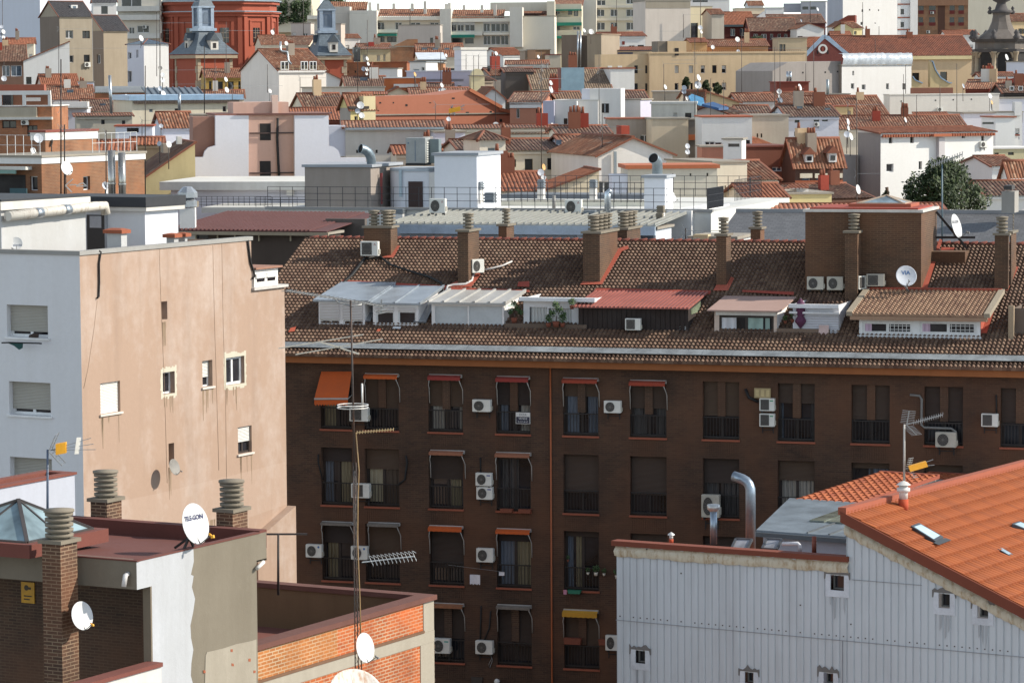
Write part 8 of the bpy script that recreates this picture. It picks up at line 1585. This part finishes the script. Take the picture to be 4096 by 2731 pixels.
# church nave
b=hs('church nave of pale stone under a very long brown tiled roof',660,1895,512,470,6,stucco(206,178,142,.3),('gx',328,tile(((104,58,40),(124,70,48),(140,84,60),(112,66,48)),.3,.4,.35)),'1582 658 1645 755 n;1325 668 1390 748 n',D=16,name='church_nave',cat='church'); bands(b,stucco(214,196,150,.3),(530,),-.4,.5,790)
o=b.outline('pediment',stucco(112,58,52,.35),[(345,500),(515,335),(715,500),(790,512),(790,600),(235,600),(240,540),(345,512)],-1.2,1.1); q=MB()
for a,c in (((345,505),(517,330)),((517,330),(730,500))): q.bar(b.aty(*a,-1.0),b.aty(*c,-1.0),.5,.5)
q.bar(b.aty(620,420,1.5),b.aty(525,335,1.5),4.5,.2); q.build('lead_edge',paint(150,166,184,.4,.3),b.root)
q=MB(); cc=b.aty(503,448,-1.25); rr_=(b.aty(503,404,-1.25).z-cc.z); q.lathe([(rr_*.6,.04),(rr_*.6,.06),(rr_,.06),(rr_,.0)],cc,24,False,XZ); q.build('round_window',paint(214,210,204,.5),b.root); b.pbox('figure_niche',stucco(140,70,60,.3),-1.28,494,430,512,470,.05)
for u in (455,550): b.pbox('slot',DARK,-1.23,u-6,462,u+6,495,.025)
for k,(pts) in enumerate(([(1490,800),(1492,560),(1505,562),(1530,640),(1580,715),(1650,757),(1680,760),(1680,800)],[(1255,800),(1320,700),(1345,735),(1412,762),(1412,800)])):
    b.outline('buttress',stucco(206,184,140,.3),pts,-4.5,.9 if k else 1.4); q=MB(); P=pts[1:-1] if k==0 else pts[1:-1]
    for a,c in zip(P,P[1:]): q.bar(b.aty(*a,-3.9),b.aty(*c,-3.9),1.5,.16)
    q.build('buttress_lead',paint(150,170,190,.4,.3),b.root)
# baroque tower
e=empty('bell_tower','dark weathered baroque bell tower with an onion topped spire','bell tower',(0,0,0)); c0=U(2140,700,440); zb=ground(440); e.location=(c0.x,c0.y,zb); Z=lambda v:U(2140,v,440).z-zb; DKS=stucco(112,104,98,.7,.4); DKS2=stucco(84,80,80,.6,.45); pxm=.10884*440/3300
def octo(mb,r0,z0,r1,z1,cap=True):
    a=[Vector((r0*math.cos(math.pi/8+k*math.pi/4),r0*math.sin(math.pi/8+k*math.pi/4),z0)) for k in range(8)]; c=[Vector((r1*math.cos(math.pi/8+k*math.pi/4),r1*math.sin(math.pi/8+k*math.pi/4),z1)) for k in range(8)]
    for k in range(8): mb.poly([a[k],a[(k+1)%8],c[(k+1)%8],c[k]])
    if cap: mb.poly(c); mb.poly(a[::-1])
rt=245*pxm; q=MB(); octo(q,rt,0,rt,Z(380)); q.build('shaft',DKS,e); q=MB(); octo(q,rt*1.08,Z(480),rt*1.12,Z(450)); octo(q,rt*1.1,Z(385),rt*1.2,Z(360)); octo(q,rt*1.12,Z(700),rt*1.12,Z(690)); q.build('cornice',DKS2,e)
for k in range(8):
    a=k*math.pi/4; n=Vector((math.cos(a),math.sin(a),0)); d=Vector((-n.y,n.x,0)); ap=rt*math.cos(math.pi/8); fc=Face(n*ap-d*1.6,d,n)
    P=[fc.p(1.6+.9*math.cos(t),Z(530)+.9*math.sin(t),.03) for t in [math.pi*i/8 for i in range(9)]]; q=MB(); q.poly([fc.p(2.5,Z(670),.03)]+P+[fc.p(.7,Z(670),.03)]); q.build('arch_opening',DARK,e); q=MB(); q.tube([fc.p(1.6+1.1*math.cos(t),Z(530)+1.1*math.sin(t),.1) for t in [math.pi*i/8 for i in range(9)]],.16,5); q.build('arch_moulding',STONE,e)
    q=MB(); a2=a+math.pi/8; c=Vector((math.cos(a2),math.sin(a2),0))*rt*1.04; q.lathe([(.42,Z(690)),(.42,Z(670)),(.3,Z(668)),(.27,Z(490)),(.4,Z(486)),(.42,Z(472))],c,10); q.build('column',STONE,e)
    q=MB(); q.lathe([(.35,Z(358)),(.5,Z(340)),(.25,Z(320)),(.38,Z(300)),(.05,Z(270))],c*1.06,8); q.build('urn',DKS2,e)
q=MB(); prof=((235,358),(190,320),(120,270),(90,200),(78,140),(85,120)); 
for (a,v0),(c,v1) in zip(prof,prof[1:]): octo(q,a*pxm,Z(v0),c*pxm,Z(v1),False)
q.build('spire_roof',DKS,e); q=MB(); q.lathe([(100*pxm,Z(118)),(108*pxm,Z(100)),(60*pxm,Z(85)),(45*pxm,Z(40)),(40*pxm,Z(25)),(80*pxm,Z(5)),(85*pxm,Z(-20)),(50*pxm,Z(-60)),(.1,Z(-100))],(0,0,0),14); q.build('onion_top',DKS2,e)
for s in (-1,1): q=MB(); q.lathe([(.2,Z(130)),(.35,Z(110)),(.15,Z(90)),(.25,Z(75)),(.02,Z(55))],(s*105*pxm,0,0),8); q.build('finial',DKS2,e)
b=hs('white house with silver plastic sheeting along its top',678,1318,600,385,LB,WHITE,('flat',CONC),'775 650 792 692 d;762 765 792 815 d;862 775 896 822 d;1085 765 1112 820 d;1235 765 1262 820 b',D=12,ud=None,rights=GREYR); q=MB(); rr=random.Random(6); n=40; last=None
for k in range(n+1):
    x=b.L*k/n; i=q.add([(x,-.06,b.H-.1),(x,-.25-rr.uniform(0,.15),b.H+.7+rr.uniform(-.1,.1)),(x,-.1,b.H+1.35+rr.uniform(-.12,.12)),(x,.8,b.H+1.4)])
    if last is not None: [q.face((last+j,i+j,i+j+1,last+j+1),True) for j in range(3)]
    last=i
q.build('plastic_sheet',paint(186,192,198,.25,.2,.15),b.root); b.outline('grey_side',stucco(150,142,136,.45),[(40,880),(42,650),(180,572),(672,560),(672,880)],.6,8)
for u,v in ((322,665),(528,662),(640,656)): b.pbox('vent_hole',DARK,.57,u-6,v-7,u+6,v+7,.02)
for k,u in enumerate((180,207)): pipe([(u,750),(u,655)],372,.14,paint(186,190,194,.25,.85),'flue_pipe',('left','right')[k]+' bright twin flue before the grey gable side','pipe',8)
pipe([(548,870),(548,728)],350,.15,paint(150,160,164,.4,.6),'flue_pipe','grey capped flue left of the plastic topped house','pipe',8)
b=hs('small red rendered roof house with a slanting wall',80,375,758,362,4,REDW,('flat',stucco(120,48,40,.3)),'',D=5); hs('tiled roof with a white conservatory frame before the red roof house',90,520,960,335,10,stucco(206,190,160,.3),('gx',848,T_OLD),'',D=10); hs('row of red chimney blocks at the foot of the plastic topped house',520,750,868,362,2,stucco(130,60,46,.3),None,'',D=3,name='chimney_row',cat='chimneys')
LW=hs('very long pale grey wall with a few drain holes',1118,2125,872,335,10,stucco(206,200,192,.25),('flat',WHITE2,None,0,.06,.1),'',D=6,name='rendered_wall',cat='wall',ud=1062); 
for u,v in ((1225,928),(1540,920),(1703,915),(1870,910)): LW.pbox('drain_hole',DARK,-.02,u-5,v-6,u+5,v+6,.018)
LW.pbox('terrace_fence',stucco(112,72,58,.4),2,1310,805,1700,872,.1); ac_on(LW,'f',1560,985,1612,1025,'r','round fan unit casting a shadow on the very long pale wall')
hs('broad striped red tiled roof descending to the right',432,1110,1078,318,6,CREAM,('gx',882,T_OLD),'',D=13); b=hs('house with a weathered tiled roof, three skylights and a white front',188,650,1070,272,4,WLAV,('gx',962,T_DRK),'245 1092 290 1126 b;420 1084 470 1116 b;497 1080 550 1114 b;240 1208 290 1248 n',D=10); b.pbox('beige_wing',stucco(196,178,150,.3),.4,-30,1072,188,1290,4)
for u,v in ((62,1045),(292,985),(548,1003)): b.pbox('skylight',GLASSB,2.5,u-26,v-12,u+26,v+12,.3)
ac_on(b,'f',428,1122,476,1160,'r','air conditioner under the middle brown window of the skylight house'); b=hs('small cream box room above the long red roof',600,782,980,305,4,stucco(214,190,140,.3),('flat',stucco(150,84,60,.3)),'730 1015 760 1070 s',D=4,name='roof_room',cat='roof room')
hs('very long red brown tiled roof across the right',650,1822,1185,296,2,CREAM,('gx',1062,T_OLD),'',D=10); hs('lavender white end wall right of the very long red roof',1800,2085,1042,305,6,WLAV,None,'',D=6); hs('small roof with orange tiles against the very long pale wall',1375,1650,1062,325,2,CREAM,('sx',1032,T_RED),'',D=2); b=hs('white house with a bricky eave and an orange chimney at the right edge',2090,2270,1080,290,6,WFAR,('flat',stucco(150,92,70,.3)),'1975 1120 2080 1140 n',D=5); hs('white parapet house with a louvred chimney at the right edge',1930,2335,1035,318,4,WFAR,None,'',D=4).pbox('chimney',WHITE,-.5,2268,935,2335,1060,1.2)
b=hs('red gabled house with a tiled slope before the bell tower',1815,2210,815,360,-14,REDW,('gx',735,T_OLD),'',D=9); b.outline('red_gable',stucco(150,62,46,.3),[(2025,900),(2030,815),(2200,735),(2352,680),(2450,680),(2450,790),(2200,830),(2120,950)],-.6,.5); hs('dark timber balcony house at the right edge',2165,2480,850,345,4,stucco(66,58,54,.4),('gx',770,T_DRK),'2220 790 2260 830 d;2300 790 2340 830 d',D=6); hs('white wall house below the dark timber balcony',2120,2480,905,338,4,WLAV,None,'',D=4); hs('white box house at the right edge beside the bell tower',2190,2400,570,400,-20,WLAV,None,'',D=5,ud=None); hs('white chimney house with arched pots before the bell tower',1950,2260,700,385,2,WFAR,('gx',672,T_OLD),'',D=4)
# ---- dishes on roofs and their poles
def dm(k,u,vb,vt,Y,label,ds,els=(),r=.03,mat=None):
    tl(k); m=mast(u,vb,vt,Y,label,r,els,mat)
    for (a,v,rr_,az,kd,lb) in ds: dish(a,v,Y-.4,rr_,lb,az,18,kd)
    return m
dm(0,540,1300,245,440,'tall dark mast with a sideways aerial above the white climbing roof house',[],((445,5,9,9),(265,20,4,4)),.05,MASTD); dm(0,22,640,-60,520,'pole of stacked dishes at the left edge',[(15,245,17,20,'g','grey dish, topmost of the stack at the left edge'),(32,290,22,50,'w','white dish in the middle of the stack at the left edge'),(10,320,20,30,'g','grey dish below the middle of the stack at the left edge'),(34,345,22,55,'w','white dish low in the stack at the left edge')],(),.04)
dm(0,36,800,560,440,'short pole of the grey dish beside the dark glazed house',[(36,720,26,25,'g','grey dish beside the dark glazed house')]); dm(0,1470,1100,-40,330,'very tall ladder mast before the white canted house',[(1472,622,20,20,'b','dark dish high on the tall ladder mast'),(1495,685,20,30,'w','upper white dish on the tall ladder mast'),(1495,735,22,40,'w','middle white dish on the tall ladder mast'),(1475,812,24,20,'g','grey dish low on the tall ladder mast'),(1502,858,28,52,'w','lowest white dish on the tall ladder mast')],((210,10,5,6),(15,20,4,4)),.06)
dm(0,1440,700,110,420,'thin mast behind the tall ladder mast',[],((280,0,2,3),)); dm(0,1300,420,330,510,'stub pole on the zinc roof of the canted house',[(1298,350,30,58,'w','white dish on the zinc roof of the canted house')]); dm(0,1150,960,870,345,'stub pole before the cream house gutter',[(1166,897,34,48,'w','white dish before the cream house gutter')]); dm(0,2078,900,200,400,'slim mast before the red church drum',[(2076,728,24,58,'w','white dish before the yellow house wall'),(2085,824,28,55,'w','white dish below the yellow house')],((280,30,5,5),)); dm(0,1878,1100,420,310,'dark ladder mast before the nearer church tower',[],((770,180,3,4),),.05,MASTD); dm(0,1975,1000,540,330,'thin mast under the nearer church tower',[],((640,180,5,5),)); dm(0,2135,1040,780,300,'thin mast left of the pink tower',[],((790,30,5,5),)); dm(0,1305,1250,1095,255,'small grid aerial pole before the cream house',[],((1105,0,2,4),)); dm(0,1480,1240,1060,250,'pole behind the striped red roof',[(1480,1155,20,20,'g','grey dish beside the striped red roof')])
dm(1,1022,760,180,390,'tall mast of four dishes before the brick wall',[(1022,537,20,58,'w','topmost white dish on the mast before the brick wall'),(1032,585,19,58,'w','second white dish on the mast before the brick wall'),(990,632,22,25,'g','grey dish on the mast before the brick wall'),(1020,635,22,55,'w','white dish beside the grey one on the mast before the brick wall'),(1018,678,18,55,'w','lowest white dish on the mast before the brick wall')],((285,10,3,4),(120,170,6,6))); dm(1,935,850,380,330,'dark mast standing before the skylight roof',[(957,876,28,58,'w','white dish above the little yellow house')],((440,20,4,5),),.04,MASTD); dm(1,950,1110,900,282,'pole of three dishes on the little yellow house',[(960,965,34,15,'w','large dish lettered Gi on the little yellow house'),(933,1018,24,20,'g','grey dish in the middle on the little yellow house'),(972,1058,28,30,'w','white dish lowest on the little yellow house')])
for k,u,vb,vt,Y,lb,els in ((1,105,850,590,405,'thin pole on the shaded side of the big white house',()),(1,405,850,710,400,'hooked thin pole before the big white house',((715,20,5,2),)),(1,1060,800,600,362,'thin dark mast left of the white room',()),(1,545,1060,880,288,'thin pole over the sunlit brown roof',((885,0,6,2),)),(1,1650,1140,945,292,'hooked pole before the orange gable wall',((960,20,5,2),)),(1,2200,1150,560,290,'dark mast at the right of the orange gable',()),(1,1697,800,300,345,'thin mast before the four skylights',((430,180,3,3),)),(1,435,320,-20,560,'thin mast before the creeper flats',()),(1,1415,230,40,600,'thin mast before the brown roofed apartment row',()),(1,2000,820,510,345,'hooked pole before the plain white box house',((515,0,4,2),)),(1,1930,640,495,380,'thin pole on the plain white box house',((550,180,2,3),)),(1,2045,640,500,380,'twin of the thin pole on the plain white box house',((510,180,2,3),)),(2,268,1100,470,290,'dark mast before the mossy roof',((620,150,6,4),)),(2,800,1160,470,282,'thin tall mast before the stepped white houses',((640,20,4,3),)),(2,1395,830,585,395,'hooked pole before the sand coloured block',((585,0,4,2),)),(2,1680,1160,350,280,'tall thin mast before the sand coloured block',((550,180,2,3),(500,0,3,3))),(2,2110,1000,300,380,'thin mast near the right end of the sand coloured block',()),(2,1825,1160,720,270,'thin mast before the blue tarpaulin',()),(2,1945,1160,735,272,'thin mast right of the blue tarpaulin',((1020,0,3,3),)),(2,1575,345,130,550,'thin hooked mast before the tall blank pale wall',((135,0,3,3),(285,180,4,4))),(2,960,300,-20,640,'thin mast before the cream tower block',()),(2,318,720,580,335,'slanting thin pole over the mossy roof',((600,160,10,3),)),(2,1733,240,-20,560,'thin mast before the shaded beige block',()),(3,62,1130,430,275,'dark mast before the beige wing',()),(3,110,1000,420,330,'thin mast near the red roof house',()),(3,347,800,580,370,'thin mast before the grey gable side',()),(3,420,870,370,360,'mast with an arrow aerial before the church pediment',((440,175,7,5),)),(3,985,520,350,460,'thin mast on the long nave roof',()),(3,1265,880,600,340,'thin tall mast at the corner of the plastic topped house',()),(3,1245,1090,680,300,'ladder mast before the very long pale wall',()),(3,1735,1140,580,310,'slender mast before the buttresses',()),(3,1580,1000,780,330,'short mast over the very long pale wall',()),(3,1365,1150,870,298,'thin mast over the very long red roof',()),(3,2050,900,720,340,'thin mast before the red gabled house',()),(3,870,320,20,620,'thin mast before the white tower block',()),(3,930,1110,1070,290,'small pole on the very long red roof',()),(3,735,1100,930,298,'thin pole over the broad striped roof',((960,0,3,3),)),(3,388,200,-30,600,'thin mast above the weathered brown roof',()),(3,1020,320,240,520,'short mast behind the long nave roof',())): dm(k,u,vb,vt,Y,lb,[],els)
e=empty('tv_antenna','large comb shaped aerial with an orange block before the orange gable wall','aerial',U(1780,1170,288)) if 0 else None
tl(1); o=dm(1,1778,1170,1000,288,'mast with a splayed aerial and an orange block before the orange gable wall',[(1770,1092,22,25,'g','grey dish on the mast before the orange gable wall')]); f=lambda u,v:U(u,v,288)-o.location; q=MB()
for a,c in (((1780,1020),(1810,965)),((1780,1020),(1830,1055)),((1820,1010),(1915,965)),((1820,1010),(1905,1000)),((1780,1015),(1825,1008)),((1790,970),(1800,1000)),((1800,1020),(1830,1040))): q.bar(f(*a),f(*c),.09)
q.build('antenna',MASTL,o); MB().obox(f(1825,1008),(.5,0,.1),(0,.1,0),(0,0,.2)).build('amplifier',YEL,o)
for k,Y,ds in ((1,330,((1708,782,24,58,'w','tilted white dish above a round dish on the orange gable top'),(1695,828,20,30,'g','grey left dish of the pair on the orange gable top'),(1722,828,22,10,'w','round white right dish of the pair on the orange gable top'))),(1,286,((2205,1148,30,15,'w','pale round dish at the right of the orange gable wall'),)),(1,420,((152,296,24,55,'w','white dish before the creeper flats'),(280,397,20,40,'w','white dish over the low brown roof'),(1747,508,18,60,'w','white dish beside the white canopy roof'),(130,835,22,55,'w','white dish beside the pink tower chimney'),)),(1,350,((1462,682,22,65,'o','orange dish before the lavender wall'),(2208,490,20,50,'w','white dish before the stone chimney'),)),(2,300,((358,760,24,58,'w','upper white dish before the metal screen'),(360,820,34,62,'w','tall white dish lower before the metal screen'),(375,1025,24,20,'w','ghostly pale dish before the shaded white block'),(373,1150,24,58,'w','white dish at the foot of the white blocks'),(1410,797,24,58,'w','white dish before the sand coloured block'),(1717,712,32,58,'w','upper dish on the mast in front of the sand coloured windows'),(1708,778,36,25,'g','large grey dish beneath the upper one before the sand coloured windows'),(1583,805,24,15,'g','ring dish over the cement roof room'),(1580,838,24,25,'g','grey dish over the cement roof room'),(1608,902,24,58,'w','white dish beside the light blue tarpaulin'),(1773,905,24,60,'w','white dish right of the light blue tarpaulin'))),(2,420,((36,565,20,60,'w','white dish at the low flat roof line'),(180,608,22,20,'g','pale dish before the dark gable'),(243,520,18,55,'w','white dish on the small brown brick house'),(1730,252,22,20,'g','grey dish before the shaded beige block'),(1740,292,18,55,'w','white dish before the shaded beige block'),(2073,360,24,30,'w','white dish on the orange cream low penthouse'),(665,280,20,55,'w','white dish beside the two silver flues'),(728,290,26,30,'w','round white dish right of the silver flues'),(1845,432,20,30,'w','pale dish behind the red railing'),(2078,470,18,20,'g','grey dish at the red railing'))),(3,330,((295,800,32,60,'w','white dish before the red roof house'),(103,838,24,15,'w','pale round dish left of the red roof house'),(105,885,22,58,'w','upper white dish of the cluster before the weathered tiles'),(100,920,22,30,'w','left white dish of the cluster before the weathered tiles'),(120,918,24,50,'w','right white dish of the cluster before the weathered tiles'),(413,930,24,20,'g','grey dish on the tiled verge'),(2195,525,30,58,'w','white dish before the bell tower'),(1797,788,22,58,'w','white dish at the end of the long fence'),(2043,880,26,45,'w','white dish above the right end of the very long wall'),(2052,1005,22,55,'w','small white dish low on the very long wall'),(2058,940,20,60,'o','orange dish on the very long wall'))),(3,292,((1265,1100,26,65,'w','white dish edge on over the very long red roof'),(737,1110,26,62,'w','upper white dish before the long red roof'),(738,1165,24,62,'w','lower white dish before the long red roof'))),(3,600,((306,188,14,58,'w','tiny white dish on the weathered brown roof'),(458,85,18,58,'w','tiny white dish before the grey distant flats'))),(3,268,((55,1138,24,20,'g','grey dish before the beige wing'),(68,1212,24,60,'w','white dish below the grey one before the beige wing')))):
    tl(k)
    for (a,v,rr_,az,kd,lb) in ds: dish(a,v,Y,rr_,lb,az,18,kd)
tl(3); b=None
tl(2); tree('dark conifer like tree in front of the sand coloured block',1555,1655,710,850,396,1200,.3,11,12); tree('light green bushy tree right of the conifer before the sand coloured block',1735,1825,745,850,394,1000,.26,12,12); tree('small green tree before the right windows of the sand coloured block',1840,1930,765,850,392,900,.26,13,12); tree('green garden shrub tree before the red mansions',2170,2360,345,410,560,900,.4,14,12)
tr(3); tree('small bush at the foot of the big white house',1050,1130,655,700,250,500,.14,15,8)
# ================================================================ ground, sky, light, camera
T(0,0,1)
m=MB(); ys=[-300,0,60,150,200,300,400,500,600,800,1000,1500,3000]; xs=[-1500,-600,-300,-150,-60,0,60,150,300,600,1500]
for y in ys:
    for x in xs: m.v.append((x,y,ground(max(0,y))))
n=len(xs)
for j in range(len(ys)-1):
    for i in range(n-1): m.face((j*n+i,j*n+i+1,(j+1)*n+i+1,(j+1)*n+i))
o=m.build('ground',stucco(120,112,104,.5)); tag(o,'grey street level ground rising towards the far hill','ground',None,'structure')
w=bpy.data.worlds.new('World'); SC.world=w; w.use_nodes=True; nt=w.node_tree; nt.nodes.clear()
so=nt.nodes.new('ShaderNodeOutputWorld'); bg=nt.nodes.new('ShaderNodeBackground'); sk=nt.nodes.new('ShaderNodeTexSky'); sk.sky_type='NISHITA'; sk.sun_disc=False
SEL,SAZ=33.0,-4.0
sk.sun_elevation=R(SEL); sk.sun_rotation=R(90-SAZ); sk.air_density=1.0; sk.dust_density=0.4; sk.altitude=2500; sk.ozone_density=2.0
hv=nt.nodes.new('ShaderNodeHueSaturation'); hv.inputs['Saturation'].default_value=.46; nt.links.new(sk.outputs[0],hv.inputs['Color']); mx=nt.nodes.new('ShaderNodeMix'); mx.data_type='RGBA'; mx.blend_type='MULTIPLY'; mx.inputs[0].default_value=1; mx.inputs[7].default_value=(.95,1,.98,1); nt.links.new(hv.outputs[0],mx.inputs[6]); nt.links.new(mx.outputs[2],bg.inputs[0]); nt.links.new(bg.outputs[0],so.inputs[0]); bg.inputs[1].default_value=.15
l=bpy.data.lights.new('sun','SUN'); l.energy=3.4; l.angle=R(.5); l.color=(1,.925,.8); lo=bpy.data.objects.new('sun',l); COL.objects.link(lo)
sd=Vector((math.cos(R(SEL))*math.cos(R(SAZ)),math.cos(R(SEL))*math.sin(R(SAZ)),math.sin(R(SEL)))); lo.rotation_euler=sd.to_track_quat('Z','Y').to_euler(); lo.location=(100,0,120)
c=bpy.data.cameras.new('camera'); c.sensor_width=36; c.lens=F/1024*36; c.clip_start=1; c.clip_end=8000; co=bpy.data.objects.new('camera',c); COL.objects.link(co)
co.matrix_world=Matrix(((RT.x,UP.x,-FW.x,0),(RT.y,UP.y,-FW.y,0),(RT.z,UP.z,-FW.z,ZC),(0,0,0,1))); SC.camera=co
SC.view_settings.view_transform='Standard'; SC.view_settings.look='None'; SC.view_settings.gamma=1; SC.view_settings.exposure=0.84
